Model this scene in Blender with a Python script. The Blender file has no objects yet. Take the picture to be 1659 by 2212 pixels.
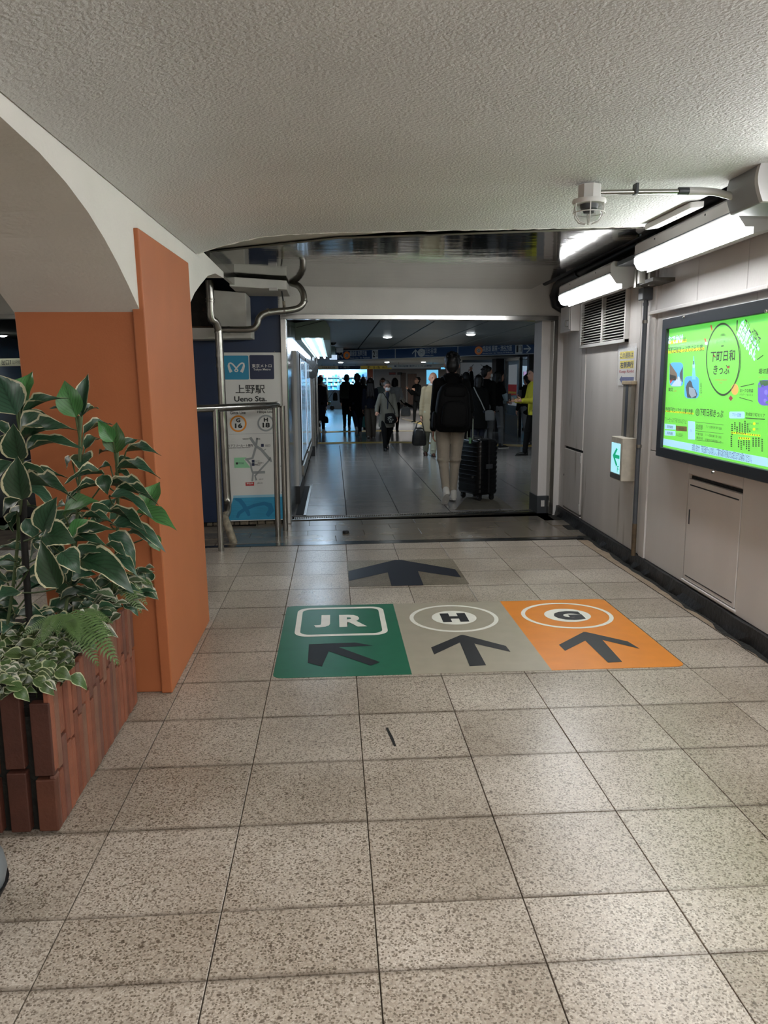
import bpy, bmesh, math, random
from math import sin, cos, pi, radians, sqrt, atan2, tan
from mathutils import Vector, Matrix, Euler
random.seed(7)
sc = bpy.context.scene
col = sc.collection

# ------------------------------------------------------------------ camera
IW, IH = 1659, 2212
FPX, PITCH, YAW, ROLL, CH = 1685.2, -0.167106764, 0.0630820319, -0.00594537491, 1.5
_cf = Vector((sin(YAW)*cos(PITCH), cos(YAW)*cos(PITCH), sin(PITCH)))
_r0 = Vector((cos(YAW), -sin(YAW), 0)); _u0 = _r0.cross(_cf)
CR = cos(ROLL)*_r0 + sin(ROLL)*_u0; CU = -sin(ROLL)*_r0 + cos(ROLL)*_u0
cam = bpy.data.cameras.new('camera'); camo = bpy.data.objects.new('camera', cam); col.objects.link(camo)
cam.sensor_fit = 'VERTICAL'; cam.sensor_height = 24; cam.lens = FPX*24/IH; cam.clip_start = .05; cam.clip_end = 200
M = Matrix((CR, CU, -_cf)).transposed().to_4x4(); M.translation = (0, 0, CH); camo.matrix_world = M
sc.camera = camo

# ------------------------------------------------------------------ world, lights, exposure
w = bpy.data.worlds.new('world'); sc.world = w; w.use_nodes = True
w.node_tree.nodes['Background'].inputs[0].default_value = (.93, .97, 1, 1)
w.node_tree.nodes['Background'].inputs[1].default_value = .08
sc.view_settings.view_transform = 'Standard'; sc.view_settings.look = 'None'
sc.view_settings.gamma = 1; sc.view_settings.exposure = 0.12; sc.view_settings.use_curve_mapping = False
def area(name, loc, size, power, color=(1, 1, 1), rot=(0, 0, 0)):
    l = bpy.data.lights.new(name, 'AREA'); l.shape = 'RECTANGLE'; l.size, l.size_y = size; l.energy = power; l.color = color
    o = bpy.data.objects.new(name, l); o.location = loc; o.rotation_euler = rot; col.objects.link(o); return o
FIX_E = 34.0          # brightness of the wall lamps' diffusers
area('concourse_light', (.6, -1.6, 2.36), (2.2, 2.2), 135, (1, .97, .93))            # ceiling lamps of the hall behind the photographer
area('aisle_light', (-3.1, 3.2, 2.3), (.5, 3.5), 40, (1, .97, .94))                  # lamps of the aisle behind the pillar
area('passage_fill_light', (5.2, 12.5, 2.24), (1.2, 6.0), 38, (.86, .96, 1))           # unseen fill lamp added behind the right jamb to lift the passage's ambient light
area('far_hall_light', (5.0, 37.5, 2.06), (5.5, 3.0), 150, (1, .95, .9))           # ceiling lamps at the end of the passage
PASS_E = 15.0          # tubes along the passage wall

DOWN_E = 30.0; DOWN_W = 45.0

# ------------------------------------------------------------------ helpers
def lin(c):
    if isinstance(c, str):
        c = c.lstrip('#'); c = tuple(int(c[i:i+2], 16) for i in (0, 2, 4))
    f = lambda v: (v/255)/12.92 if v/255 <= .04045 else ((v/255+.055)/1.055)**2.4
    return tuple(f(v) for v in c) + (1,)
MATS = {}
def mat(name, c='808080', rough=.6, metal=0., emit=0., bump=0., bscale=60., var=0., vscale=3., spec=.5, alpha=1., trans=0., coord='pos', stretch=(1, 1, 1), dirt=None):
    if name in MATS: return MATS[name]
    m = bpy.data.materials.new(name); m.use_nodes = True; nt = m.node_tree; N = nt.nodes; L = nt.links
    b = N['Principled BSDF']; cc = lin(c)
    b.inputs['Base Color'].default_value = cc; b.inputs['Roughness'].default_value = rough; b.inputs['Metallic'].default_value = metal
    b.inputs['Specular IOR Level'].default_value = spec
    if emit:
        b.inputs['Emission Color'].default_value = cc; b.inputs['Emission Strength'].default_value = emit
    if trans: b.inputs['Transmission Weight'].default_value = trans
    if alpha < 1: b.inputs['Alpha'].default_value = alpha
    if bump or var or dirt:
        g = N.new('ShaderNodeNewGeometry') if coord == 'pos' else N.new('ShaderNodeTexCoord')
        src = g.outputs['Position'] if coord == 'pos' else g.outputs['Object']
        mp = N.new('ShaderNodeMapping'); mp.inputs['Scale'].default_value = stretch; L.new(src, mp.inputs['Vector'])
    if var:
        n = N.new('ShaderNodeTexNoise'); n.inputs['Scale'].default_value = vscale; n.inputs['Detail'].default_value = 6; L.new(mp.outputs[0], n.inputs['Vector'])
        r = N.new('ShaderNodeValToRGB'); r.color_ramp.elements[0].position = .3; r.color_ramp.elements[1].position = .7
        r.color_ramp.elements[0].color = tuple(x*(1-var) for x in cc[:3])+(1,); r.color_ramp.elements[1].color = tuple(min(1, x*(1+var)) for x in cc[:3])+(1,)
        L.new(n.outputs['Fac'], r.inputs['Fac']); out = r.outputs['Color']
        if dirt:
            dc, ds, dt = dirt
            n2 = N.new('ShaderNodeTexNoise'); n2.inputs['Scale'].default_value = ds; n2.inputs['Detail'].default_value = 8; L.new(mp.outputs[0], n2.inputs['Vector'])
            r2 = N.new('ShaderNodeValToRGB'); r2.color_ramp.elements[0].position = dt; r2.color_ramp.elements[1].position = min(1, dt+.15)
            L.new(n2.outputs['Fac'], r2.inputs['Fac'])
            mx = N.new('ShaderNodeMix'); mx.data_type = 'RGBA'; L.new(r2.outputs['Color'], mx.inputs[0]); L.new(out, mx.inputs[6]); mx.inputs[7].default_value = lin(dc); out = mx.outputs[2]
        L.new(out, b.inputs['Base Color'])
    if bump:
        n = N.new('ShaderNodeTexNoise'); n.inputs['Scale'].default_value = bscale; n.inputs['Detail'].default_value = 4; L.new(mp.outputs[0], n.inputs['Vector'])
        bp = N.new('ShaderNodeBump'); bp.inputs['Strength'].default_value = bump; bp.inputs['Distance'].default_value = .02
        L.new(n.outputs['Fac'], bp.inputs['Height']); L.new(bp.outputs['Normal'], b.inputs['Normal'])
    MATS[name] = m; return m

class MB:
    def __init__(s, T=None): s.v = []; s.f = []; s.uv = None; s.T = T
    def add(s, vs, fs):
        o = len(s.v); s.v += [tuple(s.T(*p)) if s.T else tuple(p) for p in vs]; s.f += [tuple(i+o for i in f) for f in fs]; return s
    def box(s, x0, x1, y0, y1, z0, z1):
        v = [(x, y, z) for x in (x0, x1) for y in (y0, y1) for z in (z0, z1)]
        return s.add(v, [(0, 1, 3, 2), (4, 6, 7, 5), (0, 4, 5, 1), (2, 3, 7, 6), (0, 2, 6, 4), (1, 5, 7, 3)])
    def prism(s, poly, axis, a, b):           # extrude a 2D polygon along an axis
        n = len(poly)
        def P(p, t): return {'x': (t, p[0], p[1]), 'y': (p[0], t, p[1]), 'z': (p[0], p[1], t)}[axis]
        return s.add([P(p, a) for p in poly]+[P(p, b) for p in poly], [tuple(range(n))[::-1], tuple(range(n, 2*n))]+[(i, (i+1) % n, n+(i+1) % n, n+i) for i in range(n)])
    def loft(s, rings, closed=True, caps=True):
        n = len(rings[0]); vs = [p for r in rings for p in r]; fs = []
        for k in range(len(rings)-1):
            for i in range(n if closed else n-1):
                j = (i+1) % n; fs.append((k*n+i, k*n+j, (k+1)*n+j, (k+1)*n+i))
        if caps and closed: fs += [tuple(range(n))[::-1], tuple(range((len(rings)-1)*n, len(rings)*n))]
        return s.add(vs, fs)
    def tube(s, path, r, seg=12, caps=True):
        path = [Vector(p) for p in path]; rings = []; up = None
        for i, p in enumerate(path):
            t = (path[min(i+1, len(path)-1)]-path[max(i-1, 0)]).normalized()
            if up is None: up = Vector((0, 0, 1)) if abs(t.z) < .9 else Vector((1, 0, 0))
            x = t.cross(up).normalized(); up = x.cross(t).normalized()
            rr = r[i] if isinstance(r, (list, tuple)) else r
            rings.append([p+rr*(cos(a)*x+sin(a)*up) for a in (2*pi*k/seg for k in range(seg))])
        return s.loft(rings, True, caps)
    def lathe(s, prof, seg=24, c=(0, 0, 0), axis='z'):
        def P(r, h, a):
            q = {'z': (r*cos(a), r*sin(a), h), 'y': (r*cos(a), h, r*sin(a)), 'x': (h, r*cos(a), r*sin(a))}[axis]
            return (q[0]+c[0], q[1]+c[1], q[2]+c[2])
        return s.loft([[P(r, h, 2*pi*k/seg) for k in range(seg)] for r, h in prof])
    def ell(s, c, r, seg=12, rings=8, M3=None):
        c = Vector(c); rr = []
        for i in range(rings+1):
            th = pi*i/rings; th = min(max(th, .02), pi-.02)
            ring = []
            for k in range(seg):
                a = 2*pi*k/seg; p = Vector((r[0]*sin(th)*cos(a), r[1]*sin(th)*sin(a), r[2]*cos(th)))
                if M3: p = M3 @ p
                ring.append(c+p)
            rr.append(ring)
        return s.loft(rr)
    def cap(s, p0, p1, r0, r1, seg=12):      # tapered capsule
        p0, p1 = Vector(p0), Vector(p1); d = (p1-p0)
        t = d.normalized() if d.length > 1e-6 else Vector((0, 0, 1))
        a = Vector((0, 0, 1)) if abs(t.z) < .9 else Vector((0, 1, 0)); x = t.cross(a).normalized(); y = x.cross(t)
        rings = []
        for q, r, sg in ((p0, r0, -1), (p1, r1, 1)):
            for e in ((80, 50, 20) if sg < 0 else (20, 50, 80)):
                e = radians(e); rings.append([q+t*(sg*r*sin(e))+(x*cos(b)+y*sin(b))*r*cos(e) for b in (2*pi*k/seg for k in range(seg))])
        return s.loft(rings)
    def strip(s, poly, z=0.):                 # flat polygon in local uv plane
        return s.add([(p[0], p[1], z) for p in poly], [tuple(range(len(poly)))])

OFF = {}
def mesh(name, mb, m=None, smooth=None, off=None, fix=True):
    me = bpy.data.meshes.new(name)
    vs = mb.v if off is None else [(a-off[0], b-off[1], c-off[2]) for a, b, c in mb.v]
    me.from_pydata(vs, [], mb.f)
    if fix:
        bm = bmesh.new(); bm.from_mesh(me); bmesh.ops.recalc_face_normals(bm, faces=bm.faces); bm.to_mesh(me); bm.free()
    if m: me.materials.append(m)
    if smooth is not None:
        me.shade_smooth(); me.set_sharp_from_angle(angle=radians(smooth))
    return me
def obj(name, mb, m, parent=None, smooth=None, bevel=0, fix=True):
    off = OFF.get(parent.name) if parent else None
    me = mesh(name, mb, m, smooth, off, fix)
    if bevel:
        bm = bmesh.new(); bm.from_mesh(me); bmesh.ops.bevel(bm, geom=bm.edges[:], offset=bevel, segments=2, affect='EDGES', profile=.5, clamp_overlap=True); bm.to_mesh(me); bm.free()
    return link(name, me, parent)
def link(name, me, parent=None):
    o = bpy.data.objects.new(name, me); col.objects.link(o)
    if parent:
        o.parent = parent
        if parent.name in OFF: OFF[o.name] = OFF[parent.name]
    return o
def tag(o, label=None, cat=None, group=None, kind=None):
    if label: o['label'] = label
    if cat: o['category'] = cat
    if group: o['group'] = group
    if kind: o['kind'] = kind
    return o
def thing(name, label, cat, loc=(0, 0, 0), group=None, kind=None, rz=0, world=True):
    o = bpy.data.objects.new(name, None); o.empty_display_size = .1; o.location = loc; o.rotation_euler = (0, 0, rz); col.objects.link(o)
    if world: OFF[o.name] = tuple(loc)      # children are given in world coordinates
    return tag(o, label, cat, group, kind)
def copy_tree(o, parent=None):
    c = o.copy(); col.objects.link(c)
    if parent: c.parent = parent
    for ch in o.children: copy_tree(ch, c)
    return c
_txt = {}
def text_mb(s, size, bold=0., align='CENTER', spacing=1.):
    cu = bpy.data.curves.new('lettering', 'FONT'); cu.body = s; cu.size = size; cu.offset = bold*size; cu.align_x = align; cu.space_character = spacing; cu.resolution_u = 3
    o = bpy.data.objects.new('lettering', cu); col.objects.link(o)
    dg = bpy.context.evaluated_depsgraph_get(); me = bpy.data.meshes.new_from_object(o.evaluated_get(dg))
    mb = MB(); mb.v = [tuple(v.co) for v in me.vertices]; mb.f = [tuple(p.vertices) for p in me.polygons]
    bpy.data.objects.remove(o); bpy.data.curves.remove(cu); bpy.data.meshes.remove(me)
    return mb
def text(s, size, P, u, v, m, parent, bold=0., align='CENTER', rot=0., d=.0, sx=1., spacing=1., name='lettering'):
    mb = text_mb(s, size, bold, align, spacing); out = MB()
    c, sn = cos(rot), sin(rot)
    out.v = [tuple(P(u+(x*sx*c-y*sn), v+(x*sx*sn+y*c), d)) for x, y, z in mb.v]; out.f = mb.f
    return obj(name, out, m, parent, fix=False)
def flat(polys, P, m, parent, d=0., name='patch'):
    mb = MB()
    for poly in polys: mb.add([P(a, b, d) for a, b in poly], [tuple(range(len(poly)))])
    return obj(name, mb, m, parent, fix=False)
def rrect(x0, y0, x1, y1, r, n=5):
    out = []
    for cx, cy, a0 in ((x1-r, y1-r, 0), (x0+r, y1-r, 90), (x0+r, y0+r, 180), (x1-r, y0+r, 270)):
        out += [(cx+r*cos(radians(a0+90*k/n)), cy+r*sin(radians(a0+90*k/n))) for k in range(n+1)]
    return out
def ring_polys(outer, inner):
    n = len(outer); return [[outer[i], outer[(i+1) % n], inner[(i+1) % n], inner[i]] for i in range(n)]
def circ(x, y, r, n=40, ry=None): return [(x+r*cos(2*pi*k/n), y+(ry or r)*sin(2*pi*k/n)) for k in range(n)]

# pixel -> point on a real plane of the place
def ray(x, y): return _cf+(x-IW/2)/FPX*CR-(y-IH/2)/FPX*CU
CAMP = Vector((0, 0, CH))
def fl(x, y, z=0.):
    d = ray(x, y); return CAMP+d*((z-CH)/d.z)
def at(x, y, Y):
    d = ray(x, y); return CAMP+d*(Y/d.y)
def atx(x, y, X):
    d = ray(x, y); return CAMP+d*(X/d.x)
RW0, RWS = 2.25, .03
def RW(Y, d, z): return (RW0+RWS*Y-d, Y, z)              # right wall: along Y, out of the wall, up
def rwp(x, y, dd=0.):
    d = ray(x, y); s = (RW0-dd)/(d.x-RWS*d.y); p = CAMP+d*s; return p.y, p.z
FW0, FWS = 8.30, .10
def FW(X, d, z): return (X, FW0+FWS*X-d, z)              # far wall
def fwp(x, y, dd=0.):
    d = ray(x, y); s = (FW0-dd)/(d.y-FWS*d.x); p = CAMP+d*s; return p.x, p.z
# ------------------------------------------------------------------ materials
def terrazzo(name, base, dark, light, rough=.34, dens=.5):
    m = bpy.data.materials.new(name); m.use_nodes = True; nt = m.node_tree; N = nt.nodes; L = nt.links; b = N['Principled BSDF']
    g = N.new('ShaderNodeNewGeometry')
    def vor(scale, feat='F1'):
        v = N.new('ShaderNodeTexVoronoi'); v.inputs['Scale'].default_value = scale; v.feature = feat; L.new(g.outputs['Position'], v.inputs['Vector']); return v
    def ramp(src, stops, interp='LINEAR'):
        r = N.new('ShaderNodeValToRGB'); r.color_ramp.interpolation = interp
        e = r.color_ramp.elements
        while len(e) < len(stops): e.new(.5)
        for k, (p, c) in enumerate(stops): e[k].position = p; e[k].color = lin(c) if isinstance(c, (str, tuple)) else (c, c, c, 1)
        L.new(src, r.inputs['Fac']); return r
    def mix(fac, a, c, blend='MIX'):
        x = N.new('ShaderNodeMix'); x.data_type = 'RGBA'; x.blend_type = blend
        if isinstance(fac, float): x.inputs[0].default_value = fac
        else: L.new(fac, x.inputs[0])
        for i, q in ((6, a), (7, c)):
            if isinstance(q, str): x.inputs[i].default_value = lin(q)
            else: L.new(q, x.inputs[i])
        return x.outputs[2]
    v1 = vor(210); s1 = N.new('ShaderNodeSeparateColor'); L.new(v1.outputs['Color'], s1.inputs[0])
    c1 = ramp(s1.outputs[0], [(0, light), (.3, base), (.62, base), (.78, dark), (1, light)], 'LINEAR').outputs[0]
    v2 = vor(145); s2 = N.new('ShaderNodeSeparateColor'); L.new(v2.outputs['Color'], s2.inputs[0])
    pick = N.new('ShaderNodeMath'); pick.operation = 'GREATER_THAN'; pick.inputs[1].default_value = 1-dens*.45; L.new(s2.outputs[1], pick.inputs[0])
    dd = N.new('ShaderNodeMath'); dd.operation = 'LESS_THAN'; dd.inputs[1].default_value = .5; L.new(v2.outputs['Distance'], dd.inputs[0])
    mm = N.new('ShaderNodeMath'); mm.operation = 'MULTIPLY'; L.new(pick.outputs[0], mm.inputs[0]); L.new(dd.outputs[0], mm.inputs[1])
    c2 = mix(mm.outputs[0], c1, dark)
    v3 = vor(52); s3 = N.new('ShaderNodeSeparateColor'); L.new(v3.outputs['Color'], s3.inputs[0])
    p3 = N.new('ShaderNodeMath'); p3.operation = 'GREATER_THAN'; p3.inputs[1].default_value = .87; L.new(s3.outputs[0], p3.inputs[0])
    d3 = N.new('ShaderNodeMapRange'); d3.inputs[1].default_value = .22; d3.inputs[2].default_value = .36; d3.inputs[3].default_value = .8; d3.inputs[4].default_value = 0; L.new(v3.outputs['Distance'], d3.inputs[0])
    m3 = N.new('ShaderNodeMath'); m3.operation = 'MULTIPLY'; L.new(p3.outputs[0], m3.inputs[0]); L.new(d3.outputs[0], m3.inputs[1])
    c2 = mix(m3.outputs[0], c2, '5d5146')
    # grime gathered along the cross joints
    tc = N.new('ShaderNodeTexCoord'); sx = N.new('ShaderNodeSeparateXYZ'); L.new(tc.outputs['Object'], sx.inputs[0])
    e1 = N.new('ShaderNodeMath'); e1.operation = 'SUBTRACT'; e1.inputs[0].default_value = .4341; L.new(sx.outputs[1], e1.inputs[1])
    e2 = N.new('ShaderNodeMath'); e2.operation = 'MINIMUM'; L.new(sx.outputs[1], e2.inputs[0]); L.new(e1.outputs[0], e2.inputs[1])
    e3 = N.new('ShaderNodeMapRange'); e3.inputs[1].default_value = .001; e3.inputs[2].default_value = .016; e3.inputs[3].default_value = .62; e3.inputs[4].default_value = 0; L.new(e2.outputs[0], e3.inputs[0])
    n4 = N.new('ShaderNodeTexNoise'); n4.inputs['Scale'].default_value = 9; L.new(g.outputs['Position'], n4.inputs['Vector'])
    e4 = N.new('ShaderNodeMath'); e4.operation = 'MULTIPLY'; L.new(e3.outputs[0], e4.inputs[0]); L.new(n4.outputs['Fac'], e4.inputs[1])
    e5 = N.new('ShaderNodeMath'); e5.operation = 'MULTIPLY'; e5.inputs[1].default_value = 1.7; L.new(e4.outputs[0], e5.inputs[0])
    c2 = mix(e5.outputs[0], c2, '5b5044')
    n = N.new('ShaderNodeTexNoise'); n.inputs['Scale'].default_value = 1.6; n.inputs['Detail'].default_value = 7; L.new(g.outputs['Position'], n.inputs['Vector'])
    rr = ramp(n.outputs['Fac'], [(.3, 'c9c3bb'), (.68, 'ffffff')]).outputs[0]
    c3 = mix(.75, c2, rr, 'MULTIPLY')
    oi = N.new('ShaderNodeObjectInfo'); r3 = ramp(oi.outputs['Random'], [(0, 'e6e3df'), (1, 'ffffff')]).outputs[0]
    c4 = mix(1., c3, r3, 'MULTIPLY')
    L.new(c4, b.inputs['Base Color'])
    rn = N.new('ShaderNodeMapRange'); rn.inputs[3].default_value = rough-.06; rn.inputs[4].default_value = rough+.14; L.new(n.outputs['Fac'], rn.inputs[0]); L.new(rn.outputs[0], b.inputs['Roughness'])
    b.inputs['Specular IOR Level'].default_value = .5
    MATS[name] = m; return m
m_terr = terrazzo('terrazzo_beige', 'bdb2a5', '7f7467', 'd6cec3', .27, .56)
m_terrdark = terrazzo('terrazzo_grey_film', '8f8878', '5a5348', 'a39c8d', .4)
m_grout = mat('grout', '6a6055', .9, var=.3, vscale=6)
m_stucco = mat('stucco', 'c3c2bf', .8, bump=.5, bscale=85, var=.05, vscale=1.6)
m_stuccos = mat('smooth_stucco', 'dbd7d0', .75, bump=.2, bscale=50, var=.05, vscale=2)
m_orange = mat('orange_paint', 'b1683f', .55, bump=.05, bscale=120, var=.05, vscale=4)
m_wall = mat('wall_paint', 'cfcbc8', .5, bump=.06, bscale=90, var=.05, vscale=2.2, stretch=(1, 1, .35), dirt=('9c9386', 3.2, .66))
m_walld = mat('wall_paint_stained', 'c8c3be', .55, bump=.06, bscale=90, var=.07, vscale=2.2, stretch=(2, 2, .25), dirt=('857b6c', 4.5, .62))
m_black = mat('black_grime', '15140f', .75, bump=.5, bscale=25, var=.5, vscale=12)
m_blackp = mat('black_paint', '17171a', .45)
m_mirror = mat('mirror_steel', 'a3a19c', .075, 1., bump=.10, bscale=3.5, stretch=(.6, 1.6, 1))
m_steel = mat('brushed_steel', 'a9a7a2', .24, 1., var=.1, vscale=3)
m_steeld = mat('dull_steel', '8f8c85', .38, 1., var=.2, vscale=8, bump=.08, bscale=40)
m_navy = mat('navy_paint', '102543', .42, var=.15, vscale=3)
m_white = mat('white_paint', 'c9c7c3', .5, var=.04, vscale=5)
m_cream = mat('lintel_paint', 'c0bdb6', .6, bump=.1, bscale=70, var=.05)
m_grey = mat('grey_paint', '8f9496', .5)
m_dark = mat('dark_void', '060606', .9)
m_darkg = mat('dark_grey', '3a3d41', .45)
m_rubber = mat('black_rubber', '0d0d0e', .6)

# ------------------------------------------------------------------ floor of the hall
T = .43788; X0, Y0, Y00 = -.78278, 1.60384, 1.78253
fb = MB().box(-4.6, 2.7, -3.5, 9.0, -.14, -.012)
floor = tag(obj('floor', fb, m_grout), 'floor of speckled beige terrazzo tiles with dark joints', 'floor', kind='structure')
def tile_mesh(w, d, h=.012, b=.0014, name='tile', m=None):
    mb = MB(); a = b
    mb.loft([[(0, 0, -h), (w, 0, -h), (w, d, -h), (0, d, -h)], [(0, 0, -a*.6), (w, 0, -a*.6), (w, d, -a*.6), (0, d, -a*.6)], [(a, a, 0), (w-a, a, 0), (w-a, d-a, 0), (a, d-a, 0)]])
    return mesh(name, mb, m or m_terr)
G = .0038
rows = [(Y0+T*k, T) for k in range(1, 12)]+[(Y00, Y0+T-Y00), (Y00-T, T), (Y00-2*T, T), (Y00-3*T, T), (Y0+T*12, 7.13-(Y0+T*12))]
tmesh = {}
for yy, dep in rows:
    if dep < .02: continue
    for c in range(-6, 7):
        k = round(dep, 3)
        if k not in tmesh: tmesh[k] = tile_mesh(T-G, dep-G)
        o = link('tile', tmesh[k], floor); o.location = (X0+T*c+G/2, yy+G/2, random.uniform(-.0012, .0004))
# worn edging and open gutter along the right wall
mb = MB(); n = 60; rnd = random.Random(3)
top = []
for i in range(n+1):
    y = .4+i*(6.7/n); a = X0+7*T+.004; e = RW(y, .075+rnd.uniform(-.022, .018), 0)[0]
    top.append((a, e, y))
for a, e, y in top: mb.v += [(a, y, .0), (e, y, -.002), (e+.012, y, -.05), (a, y, -.05)]
for i in range(n):
    for k in range(3): mb.f.append((i*4+k, i*4+k+1, i*4+k+5, i*4+k+4))
tag(obj('trim_1', mb, mat('edging', '8d7c68', .7, var=.25, vscale=9, bump=.3, bscale=60)), 'worn pinkish edging strip beside the black gutter on the right', 'floor edging', kind='structure')
# gutter bed
mb = MB(RW).box(.4, 8.5, -.02, .12, -.011, -.004)
tag(obj('trim_2', mb, m_black), 'black grimy gutter along the foot of the right wall', 'gutter', kind='structure')

# threshold: dark steel strip, worn brown tiles, drain grating
mb = MB().prism([(-1.25, 7.06), (2.36, 7.16), (2.36, 7.25), (-.25, 7.24), (-1.25, 7.13)], 'z', -.01, .004)
tag(obj('trim_3', mb, mat('threshold_steel', '4d4f52', .22, .9, var=.3, vscale=5)), 'dark polished steel threshold strip across the floor', 'threshold strip', kind='structure')
m_tbrown = mat('brown_floor_tile', '6d655a', .24, var=.25, vscale=3, dirt=('37322c', 4, .6))
tb = tag(obj('floor_2', MB().prism([(-1.6, 7.11), (2.45, 7.25), (2.55, 8.62), (-1.6, 8.2)], 'z', -.13, -.013), m_grout), 'floor of dull brown tiles between threshold and door', 'floor', kind='structure')
tm = tile_mesh(.56, .28, m=m_tbrown); tmh = tile_mesh(.28, .28, m=m_tbrown)
for r in range(5):
    x = -1.55+(.15 if r % 2 else .43)
    for c in range(7):
        x0 = x+c*.563; y = 7.25+r*.283+x0*.03
        if y+.28 > FW0+FWS*x0+.14: continue
        o = link('tile', tm if x0 < 1.95 else tmh, tb); o.location = (x0, y, random.uniform(-.001, .001)-.001); o.rotation_euler = (0, 0, .03)
def skew(X, a, z): return (X, FW0+FWS*X+.02+a, z)
gr = thing('drain_grating', 'long narrow steel drain grating on the floor across the doorway', 'drain', (1, 8.6, 0))
gm = MB(skew); gm.box(-.46, 2.4, .2, .215, -.02, .003); gm.box(-.46, 2.4, .315, .33, -.02, .003); obj('rim', gm, m_steeld, gr)
obj('channel', MB(skew).box(-.46, 2.4, .215, .315, -.03, -.02), m_dark, gr)
gm = MB(skew)
for i in range(143): gm.box(-.455+i*.02, -.447+i*.02, .215, .315, -.012, .002)
tag(obj('bars', gm, m_steeld, gr), kind='stuff')
tag(obj('trim_4', MB(skew).box(-.48, 2.42, .14, .185, -.02, .006), m_steel), 'bright steel sill bar in front of the drain grating', 'sill', kind='structure')
tag(obj('floor_3', MB(skew).box(-.55, 2.5, .0, .6, -.1, -.03), m_darkg), 'dark floor bed under the drain grating', 'floor', kind='structure')
c = fl(747, 1152); pk = thing('rubber_cap', 'small black round cap lying on the floor before the doorway', 'cap', c)
obj('shell', MB().lathe([(.002, .0), (.032, .0), (.034, .006), (.032, .022), (.024, .028), (.002, .028)], 18, c), m_rubber, pk, 40)

# ------------------------------------------------------------------ ceiling of the hall
prof = [(-.825, 2.272), (-.77, 2.292), (-.70, 2.313), (-.61, 2.335), (-.52, 2.356), (-.44, 2.373), (-.30, 2.388), (-.04, 2.402), (.4, 2.413), (.82, 2.424), (1.44, 2.438), (2.0, 2.455)]
ys = [-3.5, -1.5, 0, 1, 2, 2.5, 3, 3.5, 4, 4.5, 5.05]
mb = MB(); rings = []
for y in ys:
    dz = -.05*(5.05-y)/2.95 if y > 2.1 else -.05
    rings.append([(x, y, z+dz*max(0, min(1, (1.2-x)/2))) for x, z in prof]+[(x, y, 2.62) for x, z in reversed(prof)])
mb.loft(rings)
tag(obj('ceiling', mb, m_stucco, smooth=50), 'low vaulted ceiling of rough grey stucco with an arched front edge', 'ceiling', kind='structure')
# ragged lip on the ceiling's end edge
mb = MB(); rnd = random.Random(5); pts = []
for i in range(90):
    t = i/89; X = -.82+t*2.82
    z = [p for p in zip(prof, prof[1:]) if p[0][0] <= X <= p[1][0]+1e-6][0]; z = z[0][1]+(z[1][1]-z[0][1])*(X-z[0][0])/(z[1][0]-z[0][0])
    pts.append((X, 5.055+rnd.uniform(-.003, .003), z+.006))
mb.tube(pts, [rnd.uniform(.008, .014) for _ in pts], 6)
tag(obj('trim_5', mb, mat('edge_plaster', 'd5d2cb', .8, bump=.4, bscale=80)), 'ragged pale plaster lip along the end of the ceiling', 'plaster edge', kind='structure')
tag(obj('ceiling_2', MB().prism([(-1.0, 5.06), (2.05, 5.06), (2.05, 5.2), (.6, 5.3), (-1.0, 6.25)], 'z', 2.475, 2.6), m_cream), 'flat beige ceiling strip between stucco and steel sheet', 'ceiling', kind='structure')
# closing slab over everything
tag(obj('ceiling_3', MB().box(-4.6, 2.8, -3.5, 8.9, 2.78, 2.9), m_dark), 'dark slab above the ceilings and the pipe gap', 'ceiling', kind='structure')

# arcade wall with arches on the left, carried by the pillar
PX0, PX1, PYa, PYb = -1.365, -.83, 3.6, 4.74
arc1 = [(.9, 1.836), (1.15, 1.99), (1.45, 2.10), (1.8, 2.155), (2.12, 2.167), (2.434, 2.150), (2.66, 2.12), (2.87, 2.075), (3.05, 2.02), (3.21, 1.958), (3.36, 1.89), (3.5, 1.822), (3.6, 1.77)]
arc2 = [(4.66, 1.86), (4.76, 1.945), (4.95, 2.03), (5.18, 2.105), (5.5, 2.20), (5.85, 2.262), (6.3, 2.285)]
mb = MB(); poly = [(-3.5, 0), (.9, 0)]+arc1+[(PYb, 1.7)]+arc2[1:]
top = lambda y: 2.225+.055*max(0, min(1, (y-2.1)/2.95)) if y < 5.06 else 2.30
for i in range(len(poly)-1):
    (ya, za), (yb, zb) = poly[i], poly[i+1]
    if yb-ya < .001: continue
    sub = 1
    mb.prism([(ya, za), (yb, zb), (yb, top(yb)+.03), (ya, top(ya)+.03)], 'x', PX0, PX1)
bm = bmesh.new()
for v in mb.v: bm.verts.new(v)
bm.verts.ensure_lookup_table()
for f in mb.f:
    try: bm.faces.new([bm.verts[i] for i in f])
    except ValueError: pass
bmesh.ops.remove_doubles(bm, verts=bm.verts, dist=1e-4)
bm.verts.index_update(); seen = {}
for f in bm.faces:
    k = tuple(sorted(v.index for v in f.verts)); seen.setdefault(k, []).append(f)
bm.verts.index_update()
dup = [f for fs in seen.values() if len(fs) > 1 for f in fs]
bmesh.ops.delete(bm, geom=dup, context='FACES_ONLY'); bmesh.ops.recalc_face_normals(bm, faces=bm.faces)
me = bpy.data.meshes.new('wall_left'); bm.to_mesh(me); bm.free(); me.materials.append(m_stuccos); me.shade_smooth(); me.set_sharp_from_angle(angle=radians(35))
tag(link('wall_left', me), 'pale plaster arcade wall with arches springing from the orange pillar', 'wall', kind='structure')

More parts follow.
